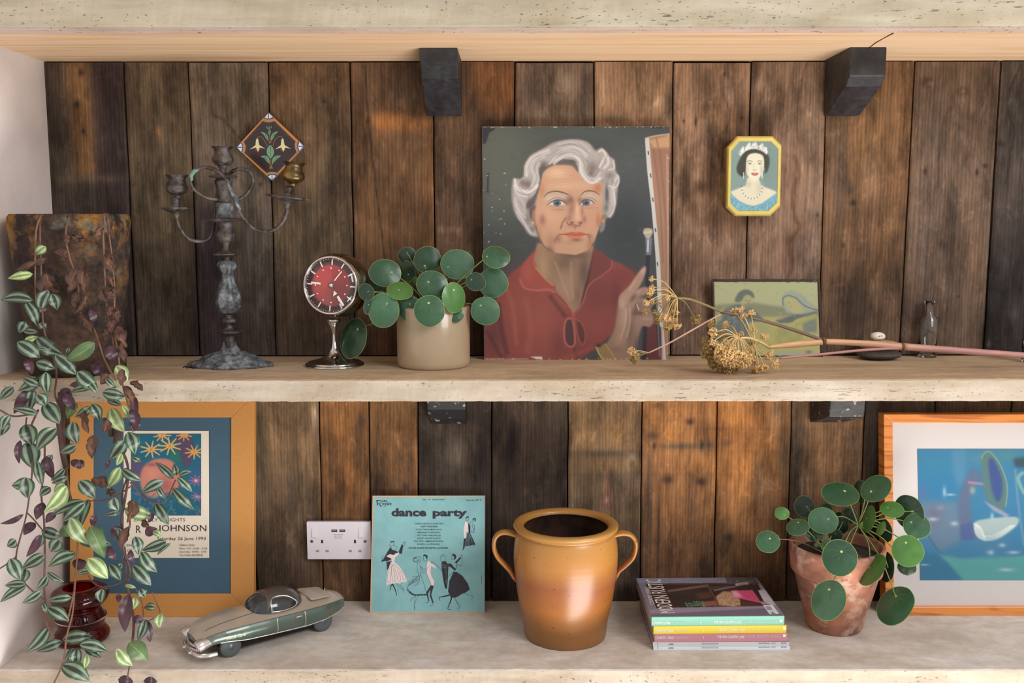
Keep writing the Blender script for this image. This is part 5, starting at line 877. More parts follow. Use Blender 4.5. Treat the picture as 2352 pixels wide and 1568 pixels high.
# glass bottles ------------------------------------------------------
def clear_glass(name, col=(1, 1, 1), ior=1.45, rough=0.0):
    t = NT(name); t.set(Base_Color=(*col, 1), Roughness=rough, IOR=ior); t.b.inputs['Transmission Weight'].default_value = 1; return t.m
m_bot = clear_glass('clear_bottle_glass')
def bottle(cx, yb, ytop, rpx, label, nk=9, Y0=None):
    fzb = onZ(cx, yb, ZM); k = kpx(fzb); Yc_ = fzb.y+rpx/k; c = Vector((onY(cx, yb, Yc_).x, Yc_, ZM)); Ht = onY(cx, ytop, Yc_).z-ZM; s = 1/k; hk = 34*s
    root = empty('glass_bottle', c, label, 'bottle'); r, n_ = rpx*s, nk*s
    out = [(r*.9, 0), (r, .002), (r, Ht-hk-.012), (r*.9, Ht-hk-.004), (r*.55, Ht-hk+.002), (n_, Ht-hk+.006), (n_, Ht-.010), (n_*1.35, Ht-.004), (n_*1.35, Ht)]
    inn = [(n_*.75, Ht), (n_*.7, Ht-hk+.007), (r*.5, Ht-hk), (r*.86, Ht-hk-.010), (r*.86, .006), (r*.3, .005)]
    V, Fc = lathe(out+inn, c, 40); mesh('bottle_glass', V, Fc, m_bot, root, smooth=True)
bottle(2129, 823, 691, 20, 'small clear glass bottle behind the dried stem, right of the stones')
bottle(2366, 834, 690, 19, 'clear glass bottle cut off at the right edge of the photo')
# dried umbel flower ---------------------------------------------------
root = empty('dried_umbel_flower', onZ(1700, 845, ZM), 'long dried hogweed stem with tan seed heads lying across the shelf', 'dried flower')
m_stemp = NT('pink_tan_stem'); tc_ = m_stemp.n('TexCoord'); sx_ = m_stemp.n('SeparateXYZ'); m_stemp.l(tc_.outputs['Object'], sx_.inputs[0]); gr = m_stemp.ramp(sx_.outputs[0], [(.0, L4((214, 170, 116))), (.24, L4((196, 150, 118))), (.40, L4((178, 128, 122))), (.62, L4((180, 132, 124)))])
st_ = m_stemp.noise((14, 200, 200), 1, 4); m_stemp.set(Base_Color=m_stemp.mul(gr, m_stemp.ramp(st_, [(.3, .8), (.7, 1.15)])), Roughness=.5); m_stemp = m_stemp.m
m_ray = mk('straw_ray', (206, 176, 116), .6, var=.2, vs=60); m_olive = mk('olive_stem', (132, 120, 74), .55, var=.2, vs=40); m_seed = mk('dried_seed', (234, 200, 138), .75, var=.25, vs=120, c2=(196, 152, 96)); m_seedg = mk('olive_seed', (156, 138, 84), .8, var=.3, vs=120, c2=(190, 150, 90)); m_node = mk('brown_node', (104, 66, 40), .7)
YU = -.20
def U(x, y, d=0): return onY(x, y, YU+d)
def ustem(pts, r, m, name='stem'): mesh(name, *tube(spline([U(*p) for p in pts], 8), r, 10), m, root, smooth=True)
ustem([(2440, 822, .02), (2352, 816, .01), (2200, 805, 0), (2076, 796, 0)], [.0066, .0062, .0068, .0074], m_stemp); ustem([(2076, 796, 0), (2060, 795, 0), (1980, 788, 0), (1893, 784, 0)], [.0072, .0075, .0062, .0058], m_stemp)
ustem([(1893, 785, 0), (1830, 790, -.01), (1765, 797, -.02)], [.0058, .0064, .0034], m_stemp); ustem([(2068, 799, -.004), (1980, 804, -.01), (1890, 813, -.03), (1790, 822, -.05)], [.0030, .0026, .0022], mk('pink_stem', (172, 124, 118), .55))
ustem([(1893, 782, 0), (1800, 750, 0), (1720, 728, -.004), (1660, 717, -.004)], [.0036, .0032, .0026], mk('brown_stem', (112, 92, 74), .6)); ustem([(1660, 717, -.004), (1620, 700, -.004), (1585, 687, -.004), (1556, 684, -.004)], [.0026, .0024, .0022], m_olive)
ustem([(1658, 720, -.004), (1600, 752, -.02), (1540, 786, -.03), (1490, 810, -.035)], [.0018, .0016, .0014], mk('pale_pink_stem', (200, 164, 144), .6))
ustem([(1765, 797, -.02), (1748, 786, -.03), (1722, 776, -.045), (1700, 776, -.05)], [.003, .0022, .0018], m_ray)
for x, y in ((2073, 796), (1892, 783), (1658, 718), (1766, 796)): mesh('stem_node', *lathe([(.005, -.004), (.0078, -.002), (.0082, .001), (.0055, .004)] if x > 1800 else [(.002, -.003), (.0036, 0), (.002, .003)], U(x, y, -.001 if x > 1800 else -.004), 14, Matrix.Rotation(R(84), 3, 'Y')), m_node, root, smooth=True)
def umb_mesh(seed):
    r = random.Random(seed); parts = []
    for i in range(44):
        th = math.acos(1-r.random()*1.25); ph = r.random()*2*PI; d = Vector((math.sin(th)*math.cos(ph), math.sin(th)*math.sin(ph), math.cos(th))); L = r.uniform(.75, 1.05)
        parts.append(tube([Vector((0, 0, -.2)), d*L*.9], .018, 3, caps=False)); c = d*L
        for q in range(3):
            c2 = c+Vector([r.uniform(-.14, .14) for _ in range(3)]); a = Vector([r.uniform(-1, 1) for _ in range(3)]).normalized(); b = a.cross(d).normalized(); e = a.cross(b); s1, s2 = r.uniform(.14, .24), r.uniform(.07, .12)
            V = [c2+a*s1, c2-a*s1, c2+b*s2*1.6, c2-b*s2*1.6, c2+e*s2, c2-e*s2]; parts.append((V, [(0, 2, 4), (0, 4, 3), (0, 3, 5), (0, 5, 2), (1, 4, 2), (1, 3, 4), (1, 5, 3), (1, 2, 5)]))
    V, Fc = join(parts); me = bpy.data.meshes.new('seed_head'); me.from_pydata(V, [], Fc); return me
UM = []
for s_ in range(4):
    for m in (m_seed, m_seedg):
        me = umb_mesh(s_); me.materials.append(m); UM.append(me)
def umbel(hub, heads, curve=.25, rayr=.0008):
    H0 = U(*hub)
    for (x, y, d, rr, g) in heads:
        P = U(x, y, d); k = kpx(P)
        while P.z < ZM+rr/k*.75 and d > -.16: d -= .004; P = U(x, y, d)
        dr = (P-H0); mid = H0.lerp(P, .5)+Vector((0, 0, dr.length*curve))
        mesh('ray', *tube(spline([H0, mid, P], 5), [rayr*1.3, rayr], 5), m_ray if not g else m_olive, root, smooth=True)
        o = bpy.data.objects.new('seed_head', UM[rnd.randrange(4)*2+(1 if g else 0)]); COL.objects.link(o); o.parent = root; o.location = P-ORG[root]; sc = rr/k*1.15; o.scale = (sc,)*3
        o.rotation_euler = ((dr.normalized()+Vector((rnd.uniform(-.3, .3),)*3)).to_track_quat('Z', 'Y')).to_euler(); ORG[o] = P
cx_ = lambda L, ox, oy, k: [(ox+x/k, oy+y/k, d, r/k, g) for x, y, d, r, g in L]
umbel((1556, 684, -.004), cx_([(415, 145, 0, 45, 0), (400, 340, -.01, 62, 0), (430, 290, .01, 50, 0), (370, 400, .0, 50, 1), (330, 530, -.01, 50, 0), (430, 505, 0, 45, 0), (310, 680, -.01, 50, 1), (500, 700, -.01, 60, 1), (560, 790, -.02, 60, 1), (540, 560, .01, 40, 0), (640, 780, -.02, 66, 0), (700, 720, 0, 60, 0), (790, 680, 0, 55, 0), (760, 800, -.01, 60, 0), (660, 920, -.02, 66, 1), (820, 900, -.02, 62, 0), (490, 820, 0, 50, 1), (1110, 800, 0, 80, 1), (670, 460, -.03, 36, 0), (720, 880, .01, 60, 0)], 1440, 620, 7.125), .18)
umbel((1490, 810, -.035), [(1452, 806, -.05, 9, 0), (1462, 820, -.045, 10, 1), (1456, 826, -.035, 8, 1), (1464, 812, -.03, 7, 0)], .05)
heads = []
r2 = random.Random(21)
for x, y, d, r, g in ((270, 420, 0, 70, 1), (300, 540, -.02, 80, 0), (280, 690, -.03, 60, 0), (160, 680, 0, 70, 1), (200, 800, -.01, 80, 1), (150, 900, 0, 75, 1), (270, 930, 0, 90, 1), (300, 1050, .01, 90, 1), (420, 1120, 0, 80, 1), (540, 1170, .01, 80, 1), (640, 1120, .02, 70, 1), (400, 860, -.03, 90, 0), (460, 980, -.035, 90, 0), (380, 960, -.02, 80, 0), (560, 1040, -.03, 80, 0), (600, 940, -.04, 80, 0), (480, 800, -.03, 80, 0), (650, 1030, -.03, 80, 0), (700, 880, -.04, 80, 0), (780, 900, -.03, 85, 0), (840, 1030, -.02, 80, 0), (780, 1050, -.03, 80, 0), (900, 960, -.01, 80, 0), (950, 1010, 0, 60, 0), (900, 860, 0, 60, 0), (500, 420, .01, 60, 0), (440, 580, 0, 60, 0), (520, 700, -.02, 70, 0), (600, 770, -.03, 70, 0), (380, 760, -.03, 70, 0), (740, 580, .0, 50, 0), (520, 900, -.04, 80, 0), (560, 860, -.04, 70, 0), (860, 940, -.03, 70, 0)): heads.append((x, y, d-.03, r, g))
umbel((1697, 776, -.05), cx_(heads, 1600, 690, 7.35), .22, .0009)
umbel((1735, 803, -.03), cx_([(640, 180, 0, 60, 0), (760, 170, 0, 60, 0), (640, 230, 0, 55, 1), (800, 270, -.01, 55, 0), (920, 220, -.01, 60, 0), (970, 530, -.02, 60, 0), (1130, 620, -.02, 66, 0), (940, 720, -.02, 60, 0), (1215, 910, -.03, 80, 0), (1310, 1060, -.05, 80, 0), (1140, 1110, -.05, 70, 0), (1050, 1130, -.05, 70, 0), (980, 1170, -.04, 50, 1)], 1600, 690, 7.35), .1, .0009)
# ================================================================ LOWER SHELF
# socket --------------------------------------------------------------
m_pl = mk('white_plastic', (226, 220, 228), .35); m_slot = mk('socket_slot', (40, 36, 40), .6); m_grs = mk('grey_slot_shutter', (150, 144, 150), .5)
Ysk = -.009; a, b = onY(703.5, 1198.5, Ysk), onY(853, 1284.5, Ysk)
root = empty('wall_socket', (a.x, 0, b.z), 'white double wall socket with two switches and USB ports, beside the record', 'socket')
o = mesh('faceplate', *box(a.x, b.x, Ysk, 0.002, b.z, a.z), m_pl, root); bevel(o, .0018, 3)
SK = lambda x, y, Y=Ysk: onY(690+x/5.058, 1120+y/5.058, Y)
for i, x in enumerate((135, 677)):
    p, q = SK(x, 463), SK(x+60, 573); V, Fc = box(p.x, q.x, Ysk-.0032, Ysk+.001, q.z, p.z); V = [(vx, vy+(.002 if vz > (p.z+q.z)/2 and vy < Ysk else 0), vz) for vx, vy, vz in V]; o = mesh('switch', V, Fc, m_pl, root); bevel(o, .0005, 2)
for x in (360, 452): p, q = SK(x, 484), SK(x+68, 512); o = mesh('usb_port', *box(p.x, q.x, Ysk-.0003, Ysk+.001, q.z, p.z), m_slot, root); p2, q2_ = SK(x+8, 489), SK(x+60, 497); u_ = mesh('usb_tongue', *box(p2.x, q2_.x, Ysk-.0006, Ysk, q2_.z, p2.z), m_grs, o)
for x in (133, 752): c_ = SK(x, 620); mesh('screw', *lathe([(.0034, 0), (.0034, .0006), (.0022, .0012), (.0002, .0013)], (c_.x, Ysk, c_.z), 18, Matrix.Rotation(R(90), 3, 'X')), mk('screw_metal', (120, 112, 100), .35, 1), root)
for x in (240, 622): p, q = SK(x, 603), SK(x+24, 643); mesh('earth_slot', *box(p.x, q.x, Ysk-.0003, Ysk+.001, q.z, p.z), m_slot, root)
for x in (180, 292, 560, 672): p, q = SK(x, 722), SK(x+38, 746); mesh('pin_slot', *box(p.x, q.x, Ysk-.0003, Ysk+.001, q.z, p.z), m_grs, root)
v = Vec(Vector((0, Ysk, 0)), (0, -1, 0), (690, 1120, 5.058), .0002)
for i, (s_, w_) in enumerate((('USB CHARGER', 55), ('5V 3.1A', 45), ('MAX TOTAL', 43))): v.text(s_, 438-w_, 537+i*20, 438+w_, 549+i*20, m_grs)
v.done('socket_print', root)['kind'] = 'stuff'
# record sleeve ---------------------------------------------------------
q = lean_plane(((855.5, 1138), (1114, 1138), (1113.5, 1407.5), (849.5, 1407.5)), 0, -.014)
root = empty('record_sleeve', (q[3]+q[2])/2, 'turquoise dance party record sleeve with dancing couples drawn on it', 'record sleeve')
V, Fc, n = slabquad(q, .004); o = mesh('cardboard_sleeve', V, Fc, mk('kraft_card_edge', (206, 172, 138), .85, var=.1, vs=60), root); bevel(o, .0008, 2)
v = Vec(q[3], (q[1]-q[0]).cross(q[3]-q[0]), (690, 1120, 5.058), .0003)
m_tq = mk('turquoise_print', (134, 186, 190), .6, var=.04, vs=25, c2=(124, 176, 182)); m_bk = mk('record_ink', (44, 40, 50), .6); m_pk = mk('pinkish_white_ink', (226, 212, 212), .6)
v.poly([(852, 108), (2142, 102), (2138, 1438), (826, 1438)], m_tq)
X = v.text
X('dance', 1056, 236, 1464, 334, m_bk, .045); X('party', 1536, 252, 1935, 358, m_bk, .045)
v.line([(890, 150), (897, 205)], [14, 12], m_bk); v.line([(880, 148), (930, 146), (940, 170), (905, 182)], [10, 9, 9, 6], m_bk); v.line([(908, 180), (935, 212), (948, 216)], [9, 12, 5], m_bk)
X('oyale', 948, 160, 1058, 215, m_bk, .015); v.line([(955, 218), (985, 214), (1010, 206)], 3, m_bk)
v.poly([(950, 140), (965, 150), (978, 138), (992, 150), (1010, 140), (1004, 162), (954, 162)], m_bk); v.line([(958, 156), (1000, 156)], 3, m_tq)
X('1801', 1420, 129, 1463, 145, m_bk); v.circ(1497, 137, 6, 6, m_bk); X('DANCE PARTY', 1530, 127, 1684, 145, m_bk, .01); X('long play 1801 B', 1930, 134, 2100, 154, m_bk, .02)
for i, (s_, x0, x1) in enumerate((('THREE COINS IN A FOUNTAIN', 1330, 1657), ('HAPPY WANDERER', 1396, 1594), ('LITTLE THINGS MEAN A LOT', 1340, 1647), ("HERNANDO'S HIDEAWAY", 1358, 1628), ('HOT TUNE—BARCAROLLE', 1355, 1630), ("WALTZ—SKATER'S WALTZ", 1352, 1630), ('FOX TROT—AMERICAN PATROL', 1320, 1662), ('BOLERO—LA SEVILLIANA', 1356, 1622))): X(s_, x0, 407+i*34, x1, 424+i*34, m_bk, .015)
X('ROYALE DANCE ORCHESTRA and SINGERS', 1258, 688, 1718, 708, m_bk, .02)
def Ln(pts, w_=3.5): v.line(pts, w_, m_bk)
# couple 1
v.poly([(1045, 690), (1000, 760), (965, 830), (1000, 855), (1060, 830), (1110, 745), (1085, 720)], m_bk); v.poly([(1000, 845), (940, 860), (945, 840), (985, 800), (960, 830)], m_bk); v.poly([(1000, 860), (1060, 850), (1050, 900), (1005, 960)], m_bk)
v.poly([(1085, 722), (1140, 745), (1175, 660), (1195, 665), (1180, 768), (1140, 760), (1095, 755)], m_bk); v.poly([(1045, 620), (1090, 618), (1090, 640), (1080, 630), (1048, 634)], m_bk)
Ln([(1046, 625), (1044, 650), (1036, 665), (1048, 682), (1060, 690)]); Ln([(1088, 630), (1086, 665)]); v.circ(1085, 695, 33, 30, m_tq); Ln([(1085, 664), (1062, 675), (1055, 700), (1075, 724), (1105, 718), (1116, 695), (1100, 672), (1085, 664)])
v.poly([(1000, 790), (1040, 770), (1080, 780), (1148, 745), (1140, 775), (1100, 810), (1090, 865), (1062, 860), (1055, 820), (1000, 795)], m_pk); Ln([(1175, 665), (1200, 640), (1198, 620), (1210, 640), (1220, 630), (1214, 655), (1190, 680)]); Ln([(960, 830), (945, 810), (965, 790), (990, 800)])
v.poly([(1050, 862), (1095, 862), (1150, 910), (1200, 980), (1236, 1060), (1232, 1090), (1205, 1098), (1180, 1090), (1150, 1112), (1115, 1100), (1075, 1118), (1040, 1112), (1000, 1136), (998, 1060), (1015, 960)], m_pk)
for a_ in ([(1060, 880), (1020, 980), (1010, 1060), (1022, 1100), (1042, 1090), (1050, 1000), (1064, 890)], [(1066, 890), (1060, 1000), (1075, 1080), (1095, 1090), (1100, 1060), (1080, 940)], [(1075, 885), (1110, 980), (1135, 1070), (1160, 1085), (1165, 1050), (1130, 950)], [(1085, 880), (1160, 960), (1190, 1050), (1212, 1070), (1222, 1040), (1180, 960)]): Ln(a_, 2.5)
v.line([(1072, 1112), (1048, 1150), (1042, 1195)], [16, 9, 5], m_bk); v.line([(1070, 1115), (1100, 1180), (1112, 1225), (1120, 1252)], [16, 10, 9, 7], m_bk); Ln([(1120, 1120), (1160, 1160), (1196, 1190), (1198, 1220)]); Ln([(1150, 1118), (1180, 1150), (1200, 1180)]); Ln([(1130, 1170), (1135, 1205), (1140, 1228)])
# couple 2
for k in range(9): a_ = k*.6; v.circ(1345+30*math.cos(a_)-4, 835+24*math.sin(a_), 9, 9, m_bk, 8); v.circ(1345+30*math.cos(a_)-4, 835+24*math.sin(a_), 5.5, 5.5, m_tq, 8)
Ln([(1330, 812), (1370, 800), (1400, 808), (1392, 850), (1380, 872), (1358, 870)]); Ln([(1365, 880), (1355, 900), (1358, 950), (1375, 1005), (1395, 1010), (1400, 940), (1390, 900)]); Ln([(1388, 905), (1430, 940), (1480, 930), (1520, 880), (1530, 852)]); Ln([(1392, 930), (1430, 960), (1465, 955)]); Ln([(1395, 990), (1460, 980)]); Ln([(1395, 1010), (1440, 1130), (1465, 1235)])
Ln([(1375, 1012), (1310, 1080), (1245, 1150), (1250, 1200), (1290, 1240), (1360, 1252), (1460, 1240)]); Ln([(1385, 1020), (1380, 1080), (1330, 1140)]); Ln([(1300, 1030), (1370, 1025)])
for k in range(22): t = k/21; x_ = 1245+215*t; y_ = 1180+62*math.sin(min(1, t*2.4)*PI/2); v.circ(x_, y_, 9, 9, m_bk, 8); v.circ(x_, y_, 5, 5, m_tq, 8)
for k in range(9): v.line([(1245+k*14, 1120-k*8), (1262+k*14, 1140-k*8), (1258+k*14, 1085-k*8)], 3, m_bk, 1)
Ln([(1345, 1255), (1290, 1290), (1282, 1325)]); Ln([(1370, 1255), (1335, 1330), (1326, 1415)]); Ln([(1340, 1260), (1320, 1340), (1326, 1415)], 2.5)
v.poly([(1425, 780), (1440, 770), (1478, 785), (1474, 830), (1460, 815), (1450, 795), (1430, 790)], m_bk); Ln([(1430, 790), (1428, 830), (1440, 850), (1465, 845), (1475, 825)])
v.poly([(1478, 840), (1510, 865), (1560, 905), (1588, 945), (1520, 910), (1515, 1000), (1560, 1090), (1552, 1138), (1520, 1130), (1495, 1060), (1466, 990), (1468, 900)], m_pk); Ln([(1478, 840), (1468, 900), (1466, 990), (1495, 1060), (1520, 1130)], 2.5); Ln([(1520, 910), (1515, 1000), (1560, 1090), (1552, 1138)], 2.5)
v.poly([(1515, 1130), (1550, 1138), (1520, 1240), (1548, 1335), (1536, 1340), (1502, 1250), (1512, 1175), (1482, 1230), (1496, 1310), (1486, 1320), (1462, 1215)], m_bk); Ln([(1490, 1318), (1460, 1338), (1480, 1336)]); Ln([(1542, 1338), (1530, 1368), (1508, 1368)])
Ln([(1520, 850), (1560, 880), (1600, 915), (1665, 975), (1720, 935)])
# couple 3
Ln([(1625, 800), (1640, 778), (1675, 782), (1685, 820), (1670, 850), (1640, 850), (1622, 820), (1645, 800), (1665, 795)])
v.poly([(1640, 860), (1690, 850), (1720, 910), (1710, 1100), (1700, 1175), (1680, 1165), (1655, 1040), (1640, 930)], m_bk); [v.line([(1648+k*11, 880+k*8), (1672+k*6, 1150)], 3.5, m_tq, 1) for k in range(5)]; [v.line([(1645, 900+k*22), (1710, 905+k*22)], 2.5, m_tq, 1) for k in range(12)]
v.poly([(1758, 772), (1790, 765), (1812, 790), (1800, 830), (1782, 830), (1785, 795), (1765, 785)], m_bk); Ln([(1765, 785), (1752, 815), (1762, 832), (1785, 835)]); v.poly([(1795, 865), (1860, 800), (1868, 815), (1810, 880)], m_bk); Ln([(1860, 800), (1870, 780), (1880, 790), (1872, 900), (1820, 895)])
v.poly([(1700, 880), (1750, 880), (1800, 940), (1830, 880), (1800, 960), (1790, 960), (1745, 920), (1720, 910)], m_bk); Ln([(1800, 870), (1820, 880), (1805, 950)]); Ln([(1790, 965), (1740, 1010), (1700, 1040)])
v.poly([(1780, 975), (1812, 975), (1880, 1020), (1945, 1110), (1968, 1180), (1920, 1215), (1870, 1235), (1830, 1262), (1790, 1280), (1740, 1262), (1715, 1200), (1730, 1080)], m_bk)
v.line([(1730, 1245), (1660, 1262), (1612, 1270), (1624, 1310)], [20, 12, 6, 6], m_bk); v.line([(1760, 1260), (1740, 1330), (1712, 1405), (1748, 1412)], [22, 12, 6, 5], m_bk); Ln([(1900, 1225), (1960, 1248), (1995, 1250), (1990, 1295)]); Ln([(1790, 1285), (1830, 1350), (1855, 1385), (1820, 1402)]); Ln([(1800, 1280), (1850, 1380)], 2.5)
# couple 4
Ln([(1925, 340), (1955, 330), (1950, 370), (1935, 388), (1920, 370), (1925, 340)]); v.poly([(1925, 345), (1955, 328), (1950, 342), (1930, 358)], m_bk); v.poly([(1915, 388), (1940, 400), (1965, 430), (1950, 500), (1925, 520), (1922, 585), (1898, 585), (1895, 480)], m_pk); v.poly([(1898, 588), (1925, 588), (1905, 700), (1884, 732), (1890, 690)], m_bk)
v.poly([(1945, 400), (1975, 440), (1972, 530), (1955, 520), (1950, 440)], m_bk); v.circ(2020, 370, 20, 20, m_bk); v.circ(2013, 374, 15, 16, m_tq); Ln([(2005, 385), (1980, 400), (1950, 470), (2010, 520), (2020, 440), (1990, 410)]); Ln([(1995, 430), (2018, 520)])
v.poly([(1940, 525), (1970, 522), (2035, 660), (1985, 668), (1910, 680)], m_bk); [v.line([(1945+k*4, 535), (1918+k*17, 672)], 3.2, m_tq, 1) for k in range(7)]; Ln([(2010, 665), (2020, 690)])
v.line([(2105, 1015), (2103, 1110)], 4, m_bk, 1)
v.done('cover_print', root)
# crock -----------------------------------------------------------------
m_crock = NT('salt_glaze'); tc_ = m_crock.n('TexCoord'); sx_ = m_crock.n('SeparateXYZ'); m_crock.l(tc_.outputs['Object'], sx_.inputs[0])
nn = m_crock.noise((1, 1, 3), 7, 5); ad = m_crock.n('Math', operation='MULTIPLY_ADD', i_1=.05, i_2=-.025); m_crock.l(nn, ad.inputs[0]); zz = m_crock.n('Math', operation='ADD'); m_crock.l(sx_.outputs[2], zz.inputs[0]); m_crock.l(ad.outputs[0], zz.inputs[1])
zs = m_crock.n('MapRange'); zs.inputs[1].default_value = 0; zs.inputs[2].default_value = .29; m_crock.l(zz.outputs[0], zs.inputs[0])
cc = m_crock.ramp(zs.outputs[0], [(.0, L4((118, 84, 44))), (.28, L4((156, 96, 40))), (.44, L4((138, 80, 42))), (.60, L4((168, 114, 52))), (.85, L4((168, 122, 62))), (1, L4((142, 98, 54)))])
cc = m_crock.mul(cc, L4((150, 92, 54)), 'MIX', m_crock.ramp(m_crock.noise((1, 1, 1.5), 5, 4), [(.55, 0), (.72, .6)])); cc = m_crock.mul(cc, L4((70, 44, 26)), 'MIX', m_crock.ramp(m_crock.noise(scale=130, det=2), [(.70, 0), (.74, .8)]))
m_crock.set(Base_Color=cc, Roughness=.33, Coat_Weight=.15, Coat_Roughness=.3); m_crock.bump(m_crock.noise((2, 2, 60), 1.5, 4), .12, .002); m_crock = m_crock.m
fz = onZ(1297, 1494, 0); k0 = kpx(fz); rb = 94/k0; Yc_ = fz.y+rb; bx = Vector((onY(1298, 1450, Yc_).x, Yc_, 0)); kc2 = kpx(onY(1298, 1300, Yc_)); zr = onY(1298, 1199, Yc_).z; s = 1/kc2; hh = zr
root = empty('stoneware_crock', bx, 'large honey-glazed stoneware crock with two side handles, centre of lower shelf', 'crock')
pr = LP([(90*s, 0), (94*s, .003), (99*s, .04*1), (108*s, hh*.32), (115*s, hh*.5), (119*s, hh*.66), (118*s, hh*.8), (113*s, hh*.90), (109*s, hh*.93)], 4)+LP([(112*s, hh*.945), (119*s, hh*.965), (119.5*s, hh*.985), (115*s, hh), (106*s, hh*1.0), (98*s, hh*.985), (96*s, hh*.96)], 4)
V, Fc = lathe(pr, bx, 96, close=False); mesh('crock_body', V, Fc, m_crock, root, smooth=True)
V, Fc = lathe(LP([(96*s, hh*.962), (103*s, hh*.90), (108*s, hh*.7), (102*s, hh*.4), (88*s, .02), (2*s, .012)], 4)+[], bx, 64, close=False); mesh('crock_inside', V, Fc, mk('dark_interior_glaze', (62, 42, 32), .35, var=.3, vs=20, c2=(40, 30, 26)), root, smooth=True)
V, Fc = lathe([(93*s, .0), (2*s, .0)], bx, 48, close=False); mesh('foot', V, Fc, m_crock, root)
CR = lambda x, y, d=0: onY(1120+x/4.125, 1140+y/4.125, Yc_+d)
for pts in ([(285, 365), (200, 340), (120, 345), (68, 400), (62, 490), (95, 570), (160, 640), (215, 700), (255, 765), (275, 800)], [(1195, 360), (1270, 345), (1350, 360), (1398, 420), (1400, 500), (1370, 580), (1300, 650), (1240, 700), (1215, 750), (1200, 800)]):
    P = spline([CR(*p, 0) for p in pts], 6); V, Fc = tube(P, [.014, .0125, .0115, .0115, .012, .013, .014, .007], 14, .40); mesh('handle', V, Fc, m_crock, root, smooth=True)
# magazines ---------------------------------------------------------------
zs_ = [0]; 
def Zof(py, Y=None): return onY(1650, py, Y).z
Yfr = onZ(1655, 1492.5, 0).y
rows = [(1493, 1484.2), (1483.8, 1474.4), (1473.6, 1456.2), (1455.6, 1437.6), (1437, 1416.5)]
tops = [Zof(t, Yfr) for _, t in rows]; bots = [0]+[Zof(b_, Yfr) for b_, _ in rows[1:]]
xr_ = [(1500.5, 1814.5), (1499.5, 1812.5), (1503, 1810), (1500.7, 1808), (1496, 1803.2)]
m_pages = mk('page_edges', (176, 160, 150), .8, var=.15, vs=300, sc=(1, 1, 8))
spec = [('white-spined design magazine at the very bottom of the magazine pile', (214, 222, 230)), ('grey-white design magazine, second from bottom of the magazine pile', (200, 204, 206)), ('pink-spined country magazine in the middle of the magazine pile', (196, 134, 148)), ('yellow-spined country magazine, second from top of the magazine pile', (236, 208, 44)), ('mint-spined magazine with pink curtain cover, topmost of the pile', (118, 186, 162))]
zc = 0; lastroot = None
